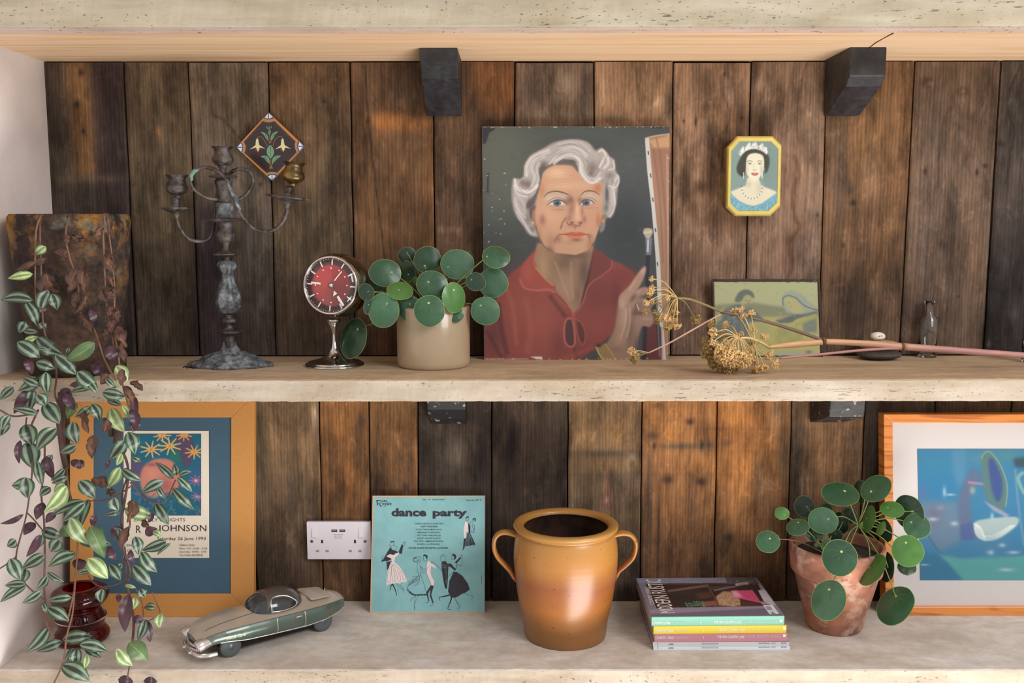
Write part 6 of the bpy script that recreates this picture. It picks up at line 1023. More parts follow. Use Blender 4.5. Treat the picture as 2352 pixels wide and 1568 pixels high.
for i, ((x0, x1), (lab, col)) in enumerate(zip(xr_, spec)):
    A, B = onY(x0, rows[i][0], Yfr), onY(x1, rows[i][0]-(3 if i == 4 else 1), Yfr); z0, z1 = zc, max(tops[i]-.0002, zc+.004); zc = z1+.0002; Dp = .212
    ang = [.0, .0, .012, .018, .02][i]; ca, sa = math.cos(ang), math.sin(ang); L_ = B.x-A.x
    root = empty('magazine', (A.x, A.y, z0), lab, 'magazine', 'magazine pile on the lower shelf'); col_m = mk('spine_'+('white', 'grey', 'pink', 'yellow', 'mint')[i], col, .35)
    Wd = lambda u, d, z: Vector((A.x+ca*u-sa*d, A.y+sa*u+ca*d, z))
    def bx_(u0, u1, d0, d1, za, zb): return [Wd(u, d, z) for u in (u0, u1) for d in (d0, d1) for z in (za, zb)], [(0, 1, 3, 2), (4, 6, 7, 5), (0, 4, 5, 1), (2, 3, 7, 6), (0, 2, 6, 4), (1, 5, 7, 3)]
    o = mesh('spine', *bx_(0, L_, 0, .003, z0, z1), col_m, root); bevel(o, .0008, 2)
    mesh('pages', *bx_(.001, L_-.001, .002, Dp-.002, z0+.0006, z1-.0006), m_pages, root)
    m_cov = mk('cover_'+('white', 'grey', 'pink', 'yellow', 'mint')[i], (150, 142, 148) if i < 4 else (140, 132, 150), .3)
    mesh('cover', *bx_(0, L_, .003, Dp, z1-.0006, z1), m_cov, root); mesh('back_cover', *bx_(0, L_, .003, Dp, z0, z0+.0005), m_cov, root)
    N_ = Vector((sa, -ca, 0)); v = Vec(Wd(0, 0, z0), N_, (1440, 1290, 5.88), .0004); m_tx = mk('spine_white_text', (244, 244, 240), .5) if i >= 2 else mk('spine_dark_text', (72, 70, 76), .5); m_tp = mk('spine_pale_text_'+str('abcde'[i]), tuple(int(c_*.45+250*.55) for c_ in col), .5)
    yc = {4: 822, 3: 932, 2: 1022, 1: 1110, 0: 1160}[i]; o_ = {4: (-10, -45), 3: (0, 0), 2: (10, 10)}.get(i, (0, 0))
    if i >= 2:
        dx = {4: -45, 3: 0, 2: 0}[i]; sl = lambda x: -((x-350)/1800)*{4: 22, 3: 28, 2: 22}[i]
        for tx, xa, xb, hgt, m_ in (('COUNTRY LIVING', 385, 630, 38, m_tx), ('MODERN RUSTIC', 645, 835, 30, m_tp), ('THE NEW COUNTRY LOOK', 1222, 1590, 36, m_tx), ('HOUSES - PRODUCTS - ARTISANS', 1618, 2075, 30, m_tp)): ym = yc+sl((xa+xb)/2)+4; v.text(tx, xa+dx, ym-hgt/2, xb+dx, ym+hgt/2, m_, .012)
        v.poly([(2108+dx, yc-24+sl(2110)), (2144+dx, yc-24+sl(2140)), (2144+dx, yc+14+sl(2140)), (2108+dx, yc+14+sl(2110))], m_tx); v.text('1', 1030+dx, yc-20, 1040+dx, yc+18, m_tp)
    else:
        y_ = yc
        for tx, xa, xb, hgt, m_ in (('2', 410, 424, 26, m_tx), ('enki', 562, 630, 28, m_tx), ('THE HOME OF', 885, 1005, 18, m_tp), ('DESIGN & ARCHITECTURE', 1012, 1235, 24, m_grs), ('January/February', 1778+i*0, 1930, 22, m_tx), ('2021', 1950, 2012, 18, m_grs), ('BOOKS', 2085, 2155, 18, m_tx)): ym = y_-((xa-400)/1800)*(10 if i == 0 else 14); v.text(tx, xa, ym-hgt/2, xb, ym+hgt/2, m_)
    v.done('spine_lettering', root)['kind'] = 'stuff'
    if i == 4:
        def cover():
            c = Cv(1450, 1308, 1810, 1420, 1.6, (132, 126, 146), (1440, 1290, 5.88)); P, T, B = c.poly, c.st, c.blob
            P([(90, 180), (1720, 150), (1790, 290), (1330, 300), (130, 290)], (136, 138, 160), 1, 4); P([(300, 640), (1880, 590), (1960, 640), (2110, 720), (330, 745)], (110, 102, 122), 1, 4); P([(280, 640), (1900, 585), (1930, 620), (660, 690), (300, 700)], (156, 142, 164), .8, 6)
            P([(110, 285), (250, 285), (400, 620), (300, 660)], (124, 118, 134), .8, 6); P([(250, 292), (1760, 280), (1900, 560), (1960, 590), (700, 615), (400, 625)], (52, 36, 36), 1, 3)
            P([(1330, 190), (1700, 155), (1790, 290), (1500, 300), (1350, 290)], (84, 72, 82), .95, 6)
            r2 = random.Random(8)
            for i in range(140): x, y = r2.uniform(1330, 1790), r2.uniform(165, 320); T([(x, y), (x+r2.uniform(-20, 20), y+r2.uniform(-9, 9))], 6, r2.choice(((50, 44, 50), (150, 136, 140), (112, 100, 108))), .7, 3, 1)
            for i in range(24): x, y = r2.uniform(150, 1300), r2.uniform(190, 280); T([(x, y), (x+r2.uniform(60, 160), y-r2.uniform(0, 20))], 6, (112, 112, 134), .5, 5)
            T([(480, 300), (1380, 295)], 10, (120, 70, 54), .9, 4); T([(560, 395), (900, 345), (1090, 320)], 34, (126, 100, 90), .8, 8); T([(1090, 320), (1160, 440), (1200, 520)], 24, (112, 70, 52), .9, 6); P([(1080, 330), (1400, 320), (1380, 350), (1180, 385), (1120, 380)], (76, 64, 62), .9, 4); T([(1180, 385), (1460, 330)], 22, (140, 128, 122), .7, 6)
            P([(560, 410), (1100, 390), (1180, 470), (640, 580)], (60, 44, 40), .8, 10); P([(930, 430), (1120, 400), (1150, 480), (1000, 500)], (90, 62, 50), .7, 8); P([(560, 450), (900, 420), (960, 560), (640, 600)], (34, 36, 34), .7, 14)
            P([(1200, 470), (1300, 395), (1390, 400), (1450, 470), (1520, 500), (1540, 580), (1460, 600), (1240, 590)], (178, 138, 104), 1, 6)
            for i in range(90): x, y = r2.uniform(1210, 1540), r2.uniform(420, 600); T([(x, y), (x+r2.uniform(-24, 24), y+r2.uniform(-10, 10))], 8, r2.choice(((214, 180, 156), (120, 76, 56), (200, 150, 110), (226, 200, 186))), .7, 4, 1)
            P([(1400, 390), (1700, 380), (1820, 530), (1790, 552), (1640, 520), (1450, 480)], (206, 74, 116), 1, 3); P([(1400, 392), (1480, 388), (1560, 470), (1500, 480), (1450, 480)], (232, 176, 190), .8, 12)
            for k in range(6): T([(1520+k*34, 385), (1640+k*34, 500+k*4)], 6, (160, 44, 82), .6, 4)
            P([(1700, 380), (1770, 375), (1850, 520), (1800, 530)], (40, 34, 40), 1, 4); P([(1770, 385), (1860, 372), (2008, 585), (1900, 570), (1840, 520)], (190, 176, 188), 1, 3); P([(1790, 540), (1900, 525), (1930, 570), (1830, 578)], (176, 164, 172), .8, 5)
            P([(1000, 540), (1200, 520), (1230, 590), (1010, 600)], (150, 92, 70), .9, 6); P([(1560, 520), (1760, 560), (1830, 590), (1560, 600)], (84, 50, 44), .9, 5)
            P([(1838, 584), (1965, 578), (2056, 702), (1925, 706)], (222, 224, 230), 1, 2)
            for k in range(12): T([(1870+k*6, 600), (1900+k*6, 650)], 3, (70, 70, 80), .8, 1.5, 1)
            return c
        e = z1+.0003; cs = [Wd(.000, Dp, e), Wd(L_, Dp, e), Wd(0, .0025, e), Wd(L_, .0025, e)]
        art('cover_print', root, cs[0], cs[1], cs[2], cs[3], 300, 90, cover(), m_gloss, 1.0)
        v = Vec(Vector((0, 0, e)), (0, 0, 1), (1440, 1290, 5.88), .0003); m_cw = mk('cover_white_type', (236, 228, 220), .5); m_cg = mk('cover_green_type', (104, 186, 146), .5)
        # title runs along the short side of the cover, reading away from the spine
        def ltext(tx, p0, p1, up, m): v.text(tx, p0[0], p0[1], 0, 0, m, .0, rt=(p1[0]-p0[0], p1[1]-p0[1]), up=up)
        ltext('MODERN RUSTIC', (655, 690), (455, 235), (-205, 4), m_cw); ltext('COUNTRY LIVING', (372, 575), (300, 345), (-60, 2), m_cw)
        ltext('GET SET', (910, 598), (880, 548), (-100, 4), m_cg); ltext('PURE LIFE', (1010, 590), (985, 530), (-90, 4), m_cg); ltext('plants', (1070, 600), (1040, 530), (-50, 4), m_cg); ltext('COUNTRY', (1650, 300), (1640, 262), (-180, 30), m_cw)
        ltext('H', (2010, 694), (1990, 672), (-60, 4), m_ink)
        v.done('cover_lettering', root)['kind'] = 'stuff'
# terracotta pot plant --------------------------------------------------------
m_ter = NT('old_terracotta'); a_ = m_ter.noise(scale=16, det=6, rough=.65); b_ = m_ter.noise((1, 1, 2), 9, 5)
cc = m_ter.mul(L4((176, 118, 92)), L4((128, 86, 74)), 'MIX', m_ter.ramp(b_, [(.4, 0), (.62, 1)])); cc = m_ter.mul(cc, L4((206, 172, 150)), 'MIX', m_ter.ramp(a_, [(.52, 0), (.62, .7)])); cc = m_ter.mul(cc, L4((118, 60, 44)), 'MIX', m_ter.ramp(m_ter.noise(scale=30, det=5), [(.66, 0), (.7, .8)]))
m_ter.set(Base_Color=cc, Roughness=.8); m_ter.bump(m_ter.noise(scale=90, det=4), .25, .001); m_ter = m_ter.m
fz = onZ(1925, 1463, 0); k0 = kpx(fz); rb = 62/k0*1.02; Yc_ = fz.y+rb; bx = Vector((onY(1915, 1440, Yc_).x, Yc_, 0)); kt = kpx(onY(1920, 1300, Yc_)); zr = onY(1922, 1247, Yc_).z-.001; s = 1/kt; rr_ = 106*s; hr = .056*(kt/kt)
root = empty('potted_pilea', bx, 'leggy round-leaved pilea in weathered terracotta pot, right of magazines', 'potted plant')
pr = [(rb*.96, 0), (rb, .003), (rr_*.885, zr-.062), (rr_*.90, zr-.060), (rr_*.955, zr-.056), (rr_, zr-.006), (rr_*.99, zr), (rr_*.93, zr+.0005), (rr_*.90, zr-.004), (rr_*.87, zr-.03)]
V, Fc = lathe(pr, bx, 80); o = mesh('pot', V, Fc, m_ter, root); o.data.polygons.foreach_set('use_smooth', [len(p.vertices) == 4 for p in o.data.polygons]); bevel(o, .0012, 2)
V, Fc = lathe([(rr_*.875, zr-.022), (rr_*.6, zr-.018), (.002, zr-.014)], bx, 40, close=False); mesh('soil', V, Fc, m_soil, root, smooth=True)
T2 = (1710, 1060, 3.564); org = onY(1710+930/3.564, 1060+520/3.564, Yc_); og2 = Vector((bx.x-.03, Yc_-.02, zr-.016))
mesh('main_stem', *tube(spline([Vector((bx.x+.01, Yc_+.01, zr-.02)), Vector((bx.x+.012, Yc_+.005, zr)), org], 6), [.0035, .0028], 8), M_PETR, root, smooth=True)
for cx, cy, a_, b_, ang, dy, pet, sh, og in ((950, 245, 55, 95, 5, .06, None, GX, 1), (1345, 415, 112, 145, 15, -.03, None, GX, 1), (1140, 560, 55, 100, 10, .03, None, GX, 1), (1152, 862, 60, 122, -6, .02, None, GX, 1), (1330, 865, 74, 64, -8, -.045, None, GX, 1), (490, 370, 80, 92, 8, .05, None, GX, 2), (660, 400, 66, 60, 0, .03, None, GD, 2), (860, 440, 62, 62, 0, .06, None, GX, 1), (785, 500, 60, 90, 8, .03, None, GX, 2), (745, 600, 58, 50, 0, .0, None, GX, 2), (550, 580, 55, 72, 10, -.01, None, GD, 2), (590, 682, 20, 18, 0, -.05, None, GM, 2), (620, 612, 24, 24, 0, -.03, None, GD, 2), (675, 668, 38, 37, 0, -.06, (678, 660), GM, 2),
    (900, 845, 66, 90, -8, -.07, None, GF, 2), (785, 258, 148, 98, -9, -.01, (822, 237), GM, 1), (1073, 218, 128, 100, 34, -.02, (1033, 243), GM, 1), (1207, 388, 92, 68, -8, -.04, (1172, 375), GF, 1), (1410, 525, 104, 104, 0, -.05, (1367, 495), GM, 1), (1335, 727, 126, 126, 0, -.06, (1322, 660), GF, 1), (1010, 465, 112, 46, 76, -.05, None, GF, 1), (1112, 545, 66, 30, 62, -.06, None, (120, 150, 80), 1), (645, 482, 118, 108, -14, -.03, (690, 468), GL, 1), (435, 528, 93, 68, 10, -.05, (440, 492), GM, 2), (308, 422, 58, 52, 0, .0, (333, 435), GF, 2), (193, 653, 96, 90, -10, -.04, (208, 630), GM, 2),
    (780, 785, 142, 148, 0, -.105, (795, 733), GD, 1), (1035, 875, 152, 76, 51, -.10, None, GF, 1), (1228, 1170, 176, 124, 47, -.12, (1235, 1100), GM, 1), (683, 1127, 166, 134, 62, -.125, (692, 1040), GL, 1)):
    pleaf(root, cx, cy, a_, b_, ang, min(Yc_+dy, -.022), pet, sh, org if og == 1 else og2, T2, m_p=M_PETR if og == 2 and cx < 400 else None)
# ruby glass vase --------------------------------------------------------------
m_ruby = NT('ruby_glass'); m_ruby.set(Base_Color=L4((120, 10, 14)), Roughness=.03, IOR=1.45); m_ruby.b.inputs['Transmission Weight'].default_value = .92; m_ruby = m_ruby.m
Yv = onZ(190, 1492, 0).y+.05; bx = Vector((onY(190, 1480, Yv).x, Yv, 0)); kv = kpx(bx); s = 1/kv; hv = onY(190, 1346, Yv).z
root = empty('ruby_glass_vase', bx, 'dark red bulbous glass vase on the lower shelf, behind the hanging vines', 'vase')
pr = LP([(48*s, 0), (58*s, .004), (60*s, .014), (52*s, .026), (50*s, .034), (55*s, .05), (54*s, hv*.42), (44*s, hv*.55), (40*s, hv*.60), (52*s, hv*.68), (62*s, hv*.80), (60*s, hv*.92), (46*s, hv*.99), (36*s, hv)], 4)
V, Fc = lathe(pr+[(33*s, hv-.002), (48*s, hv*.88), (50*s, hv*.75), (30*s, hv*.6), (40*s, .04), (2*s, .012)], bx, 56); mesh('vase_body', V, Fc, m_ruby, root, smooth=True)
# toy car -----------------------------------------------------------------------
fw, rw = onZ(530, 1507, 0), onZ(741, 1448, 0); hd = (fw-rw).normalized(); hd.z = 0; sdv = Vector((-hd.y, hd.x, 0)); sdv = sdv if sdv.y < 0 else -sdv   # sdv points to the visible side
WB = (fw-rw).length; HWD = .039; base = (fw+rw)/2-sdv*HWD
nose = onZ(436, 1490, .018); tail = onZ(822, 1392, .05); xn = (nose-base).dot(hd)-.004; xt = (tail-base).dot(hd); LC = xn-xt
root = empty('toy_car', base, 'old tin toy car, green sides and cream top, chrome nose, on lower shelf', 'toy car')
def CW(x, y, z): return base+hd*x+sdv*y+Vector((0, 0, z))     # y>0 is the side facing us
st_s = [0, .03, .08, .16, .28, .42, .56, .70, .82, .92, .975, 1.0]
hw = [.034, .043, .049, .054, .057, .058, .057, .055, .051, .043, .033, .016]
sl = [.024, .028, .034, .034, .028, .026, .024, .022, .024, .030, .036, .042]
be = [.044, .050, .056, .060, .061, .061, .060, .059, .058, .057, .054, .050]
cr = [.046, .053, .061, .067, .072, .075, .075, .073, .070, .066, .060, .053]
I_ = lambda a, s_: float(np.interp(s_, st_s, a))
NS = 72; ringy = [(-.55, 0, 's'), (-.86, 0, 's'), (-.95, .12, 's'), (-1.0, .40, 's'), (-1.0, .68, 's'), (-.965, .90, 's'), (-.92, 1.0, 'b'), (-.84, 1.0, 'c'), (-.66, .35, 'c'), (-.40, .75, 'c'), (-.15, .97, 'c')]
prof_ = [(-y, a, k) for y, a, k in ringy]+[(0, 1, 'c')]+[(y, a, k) for y, a, k in ringy[::-1]]
def sec(s_):
    w_, z0, zb, zc_ = I_(hw, s_), I_(sl, s_), I_(be, s_), I_(cr, s_); out = []
    for y, a, k in prof_:
        if k == 's': z = z0+(zb-z0)*a
        elif k == 'b': z = zb
        else: z = zb+(zc_-zb)*(a if abs(y) < .8 else .10)
        out.append((y*w_, z))
    return out
SS = [i/NS for i in range(NS+1)]; SS = [.5-.5*math.cos(PI*t)*abs(math.cos(PI*t))**.15 for t in SS]; SS = sorted(min(1, max(0, t)) for t in SS)
m_grn = mk('green_tinplate', (84, 104, 94), .26, .25, var=.12, vs=14, c2=(104, 96, 92), coat=.4, thr=(.5, .75)); m_crm = mk('grey_cream_tinplate', (178, 164, 148), .32, .1, var=.06, vs=14, coat=.3)
m_win = mk('smoked_window', (44, 46, 48), .12, .0, coat=.6); m_roof = mk('grey_roof_paint', (98, 90, 88), .3, .4, coat=.3); m_tyre = mk('grey_rubber_tyre', (84, 90, 92), .6); m_hub = mk('dull_hub', (108, 116, 122), .35, .7); m_cch = mk('toy_chrome', (214, 206, 202), .2, .9)
V = []; n = len(prof_)
for s_ in SS: V += [CW(xn-LC*s_, y, z) for y, z in sec(s_)]
Fs, Ft, Fb = [], [], []
for i in range(NS):
    for k in range(n-1):
        f = (i*n+k, i*n+k+1, (i+1)*n+k+1, (i+1)*n+k); (Fs if (k < 6 or k >= n-7) else Ft).append(f)
    Fb.append((i*n+n-1, i*n, (i+1)*n, (i+1)*n+n-1))
Fs.append(tuple(range(n))); Fs.append(tuple(NS*n+k for k in range(n))[::-1])
o = mesh('body_sides', V, Fs, m_grn, root, smooth=True); mesh('body_top', V, Ft, m_crm, root, smooth=True); mesh('chassis', V, Fb, m_dark, root)
V = [CW(x_, y_, z_) for x_ in (xn-.05, xt+.07) for y_ in (-.033, .033) for z_ in (.010, .034)]; mesh('underbody', V, box(0, 1, 0, 1, 0, 1)[1], m_dark, root)
def onbody(s_, f, e=.0006):    # f: 0 sill .. 1 belt on our side
    w_, z0, zb = I_(hw, s_), I_(sl, s_), I_(be, s_); yy = np.interp(f, [0, .12, .4, .68, .9, 1], [.86, .95, 1, 1, .965, .92]); return CW(xn-LC*s_, w_*yy+e, z0+(zb-z0)*f)
m_line = mk('silver_line', (206, 202, 192), .3, .5); m_crease = mk('pressed_seam', (70, 60, 58), .5)
for s_ in (.475, .665): mesh('door_seam', *tube([onbody(s_, f) for f in (.06, .2, .4, .6, .8, .97)], .0009, 6), m_line, root)
mesh('sill_trim', *tube([onbody(s_, .13) for s_ in np.linspace(.12, .96, 24)], .0009, 6), m_line, root)
mesh('highlight_trim', *tube([onbody(s_, 1.0, .0002) for s_ in np.linspace(.04, .99, 30)], .0006, 6), m_crease, root)
mesh('door_handle', *tube([onbody(s_, .80, .0016) for s_ in (.600, .615, .635)], .0013, 6), m_line, root)
mesh('hood_crease', *tube([CW(xn-LC*s_, I_(hw, s_)*.42, I_(be, s_)+(I_(cr, s_)-I_(be, s_))*.74+.0002) for s_ in np.linspace(.06, .36, 14)], .0007, 6), m_crease, root)
# cabin
c0, c1 = .345, .705; NX, NY = 32, 24; hC = .031; V, Fr, Fw, Fsd = [], [], [], []
for i in range(NX+1):
    s_ = c0+(c1-c0)*i/NX; t = 2*i/NX-1; wx = math.sqrt(max(0, 1-abs(t)**2.3)); 
    for j in range(NY+1):
        a = PI*j/NY; y = -math.cos(a)*.043*wx**.8; z = I_(be, s_)+.004+ (I_(cr, s_)-I_(be, s_))*.8*(1-(y/.05)**2)*.6+ hC*wx**1.1*math.sin(a)**.8*(1.0 if t > 0 else 1.0); V.append(CW(xn-LC*s_, y, z))
for i in range(NX):
    for j in range(NY):
        f = (i*(NY+1)+j, i*(NY+1)+j+1, (i+1)*(NY+1)+j+1, (i+1)*(NY+1)+j); t = 2*(i+.5)/NX-1; a = (j+.5)/NY; a = a if a < .5 else 1-a
        if t < -.50+.5*(.5-a)*.6: Fw.append(f)
        elif -.34 < t < .62 and a < .27-.20*max(0, t)**1.5: Fsd.append(f)
        else: Fr.append(f)
mesh('roof', V, Fr, m_roof, root, smooth=True); mesh('windshield', V, Fw, m_win, root, smooth=True); mesh('side_windows', V, Fsd, m_win, root, smooth=True)
def cab(t, a, e=.0006):
    i = (t+1)/2; s_ = c0+(c1-c0)*i; wx = math.sqrt(max(0, 1-abs(t)**2.3)); y = -math.cos(PI*a)*.043*wx**.8; z = I_(be, s_)+.004+(I_(cr, s_)-I_(be, s_))*.8*(1-(y/.05)**2)*.6+hC*wx**1.1*math.sin(PI*a)**.8
    return CW(xn-LC*s_, y*1.015, z+e)
mesh('window_trim', *tube(spline([cab(-.36, .985), cab(-.36, .9), cab(-.33, .8), cab(-.2, .73), cab(.1, .73), cab(.35, .77), cab(.55, .86), cab(.62, .93), cab(.5, .985), cab(.2, .992), cab(-.1, .992), cab(-.36, .985)], 5), .0013, 8), m_cch, root, smooth=True)
mesh('windshield_pillar', *tube(spline([cab(-.5, .96), cab(-.44, .8), cab(-.42, .65), cab(-.42, .5), cab(-.42, .35)], 5), .0012, 8), m_roof, root, smooth=True)
# boot lid
P = [(.735, .62), (.735, -.62), (.75, -.72), (.87, -.70), (.885, -.58), (.885, .58), (.87, .70), (.75, .72)]
def topz(s_, y): w_ = I_(hw, s_); return I_(be, s_)+(I_(cr, s_)-I_(be, s_))*max(0, 1-(abs(y)/w_)**2.2)
V = [CW(xn-LC*a, b*.05*(1 if a < .8 else .86), topz(a, b*.05)*0+I_(cr, a)-.002+.004) for a, b in P]; V2 = [p-Vector((0, 0, .004)) for p in V]; k = len(P)
o = mesh('boot_lid', V+V2, [tuple(range(k)), tuple(range(2*k-1, k-1, -1))]+[(i, k+i, k+(i+1) % k, (i+1) % k) for i in range(k)], m_crm, root); bevel(o, .001, 2)
mesh('lid_catch', *tube([V[4]*.5+V[5]*.5+Vector((0, 0, .0)), V[4]*.5+V[5]*.5+Vector((0, 0, .005))], .0012, 6), m_cch, root)
# chrome nose
for sg in (1, -1):
    y0 = sg*.037; P_ = [CW(xn-.030, y0, .041), CW(xn-.018, y0, .041), CW(xn-.004, y0*1.02, .039), CW(xn+.004, y0*1.03, .036)]
    V, Fc = tube(spline(P_, 4), [.0085, .0105, .0125, .0115], 20); mesh('headlight_pod', V, Fc, m_cch, root, smooth=True)
    V, Fc = tube([CW(xn+.0041, y0*1.03, .036), CW(xn+.0048, y0*1.03, .0358)], .009, 18); mesh('headlight_lens', V, Fc, mk('lamp_glass', (196, 196, 200), .1, .3), root)
    V, Fc = tube(spline([CW(xn+.001, sg*.016, .020), CW(xn+.008, sg*.016, .020), CW(xn+.014, sg*.016, .0195)], 4), [.0036, .0042, .0026], 12); mesh('overrider', V, Fc, m_cch, root, smooth=True)
mesh('front_bumper', *tube(spline([CW(xn-.030, -.053, .020), CW(xn-.010, -.050, .020), CW(xn+.003, -.034, .019), CW(xn+.006, 0, .019), CW(xn+.003, .034, .019), CW(xn-.010, .050, .020), CW(xn-.030, .053, .020)], 6), .0050, 10, .9), m_cch, root, smooth=True)
for z_ in (.024, .032): mesh('grille_bar', *tube(spline([CW(xn-.001, -.028, z_), CW(xn+.005, 0, z_), CW(xn-.001, .028, z_)], 5), .0026, 8), m_cch, root, smooth=True)
for xx in ((fw-base).dot(hd), (rw-base).dot(hd)):
    for sg in (1, -1):
        cen_ = CW(xx, sg*HWD, .0212); Mw = Matrix((hd, Vector((0, 0, 1)), sdv*sg)).transposed()
        V, Fc = lathe([(.012, -.006), (.0195, -.0055), (.0212, -.003), (.0212, .003), (.0195, .0055), (.0135, .006)], cen_, 36, Mw); w_ = mesh('wheel', V, Fc, m_tyre, root, smooth=True)
        V, Fc = lathe([(.0135, .0055), (.012, .0035), (.008, .0045), (.004, .0075), (.0005, .008)], cen_, 28, Mw, close=False); mesh('hub_cap', V, Fc, m_hub, w_, smooth=True)
p0 = onbody(.22, .68, .0015); N_ = (sdv+Vector((0, 0, .25))).normalized(); v = Vec(p0+N_*.003, N_, (400, 1320, 5.113), .0)
mm_ = mk('cream_script', (216, 206, 180), .5)
v.text('Monte', 618, 768, 0, 0, mm_, .01, rt=(112, -30), up=(4, -44)); v.text('Carlo', 742, 738, 0, 0, mm_, .01, rt=(100, -26), up=(4, -44)); v.done('side_lettering', root)['kind'] = 'stuff'
# ================================================================ HANGING PLANT
YP_ = -.20; kT = kpx(onY(160, 500, YP_)); cxw = onY(160, 495, YP_); bot = onY(159, 850, YP_); k2 = kpx(bot); bx = Vector((cxw.x, YP_, ZM)); hT = cxw.z-ZM+.004; rT, rB = 131/kT, 103/k2
root = empty('trailing_plant', bx, 'striped wandering vine spilling from tall lichen-covered stone planter at left wall', 'potted plant')
m_lich = NT('lichen_stone'); a_ = m_lich.noise(scale=14, det=7, rough=.7); b_ = m_lich.noise(scale=7, det=6, rough=.65); c_ = m_lich.noise(scale=70, det=5, rough=.7)
cc = m_lich.mul(L4((48, 39, 36)), L4((84, 66, 54)), 'MIX', m_lich.ramp(a_, [(.42, 0), (.62, 1)])); tc_ = m_lich.n('TexCoord'); sx_ = m_lich.n('SeparateXYZ'); m_lich.l(tc_.outputs['Object'], sx_.inputs[0]); hi = m_lich.n('MapRange'); hi.inputs[1].default_value = hT*.45; hi.inputs[2].default_value = hT; m_lich.l(sx_.outputs[2], hi.inputs[0])
cc = m_lich.mul(cc, L4((172, 122, 48)), 'MIX', m_lich.mul(m_lich.ramp(b_, [(.5, 0), (.62, .9)]), hi.outputs[0])); cc = m_lich.mul(cc, L4((104, 108, 96)), 'MIX', m_lich.mul(m_lich.ramp(m_lich.noise(scale=22, det=6), [(.56, 0), (.64, .7)]), hi.outputs[0])); cc = m_lich.mul(cc, m_lich.ramp(c_, [(.3, .55), (.7, 1.35)]))
m_lich.set(Base_Color=cc, Roughness=.95, Specular_IOR_Level=.2); m_lich.bump(m_lich.mul(c_, a_), 1.0, .006); m_lich = m_lich.m
pr = [(rB*.98, 0), (rB, .004)]+[(rB+(rT-rB)*t**1.1, .004+(hT-.02)*t) for t in np.linspace(.04, .96, 24)]+[(rT, hT-.016), (rT*.985, hT-.006), (rT*.95, hT-.001), (rT*.88, hT-.002), (rT*.86, hT-.02), (rT*.84, hT-.045)]
V, Fc = lathe(pr, bx, 96, close=False, mod=lambda i, a, z: 1+.012*mnoise.noise(Vector((math.cos(a)*4, math.sin(a)*4, z*26)))); mesh('pot', V, Fc, m_lich, root, smooth=True)
V, Fc = lathe([(rT*.87, hT-.03), (rT*.4, hT-.02), (.002, hT-.016)], bx, 40, close=False); mesh('soil', V, Fc, m_soil, root, smooth=True)
def m_trad(name, c_mid, c_band, c_edge, c_back, bands=True, rough=.38):
    t = NT(name); a = t.n('VertexColor', layer_name='Col'); sx = t.n('SeparateColor'); t.l(a.outputs[0], sx.inputs[0]); u = sx.outputs[0]
    if bands:
        c = t.ramp(u, [(.0, L4(c_edge)), (.13, L4(c_edge)), (.20, L4(c_band)), (.33, L4(c_band)), (.40, L4(c_mid)), (.60, L4(c_mid)), (.67, L4(c_band)), (.80, L4(c_band)), (.87, L4(c_edge)), (1, L4(c_edge))])
    else: c = t.ramp(u, [(0, L4(c_edge)), (.46, L4(c_mid)), (.5, L4(c_band)), (.54, L4(c_mid)), (1, L4(c_edge))])
    oi = t.n('ObjectInfo'); c = t.mul(c, oi.outputs['Color']); ns = t.noise((1, 1, 1), 60, 4); c = t.mul(c, t.ramp(ns, [(.3, .78), (.7, 1.18)]))
    geo = t.n('NewGeometry'); c = t.mul(c, L4(c_back), 'MIX', geo.outputs['Backfacing']); t.set(Base_Color=c, Roughness=rough); t.bump(t.noise(scale=140, det=3), .2, .001); return t.m
MT = dict(s=m_trad('striped_leaf', (36, 48, 38), (116, 136, 116), (42, 70, 42), (84, 40, 60)), y=m_trad('yellow_green_leaf', (112, 138, 82), (176, 186, 142), (104, 132, 74), (120, 120, 70)), g=m_trad('plain_green_leaf', (88, 112, 66), (130, 150, 104), (74, 96, 60), (100, 80, 66), False), p=m_trad('purple_leaf', (66, 34, 48), (86, 44, 62), (50, 28, 38), (74, 34, 50), False), b=m_trad('withered_leaf', (94, 62, 46), (126, 88, 62), (60, 40, 34), (84, 56, 44), False, .8))
rt_ = random.Random(12)
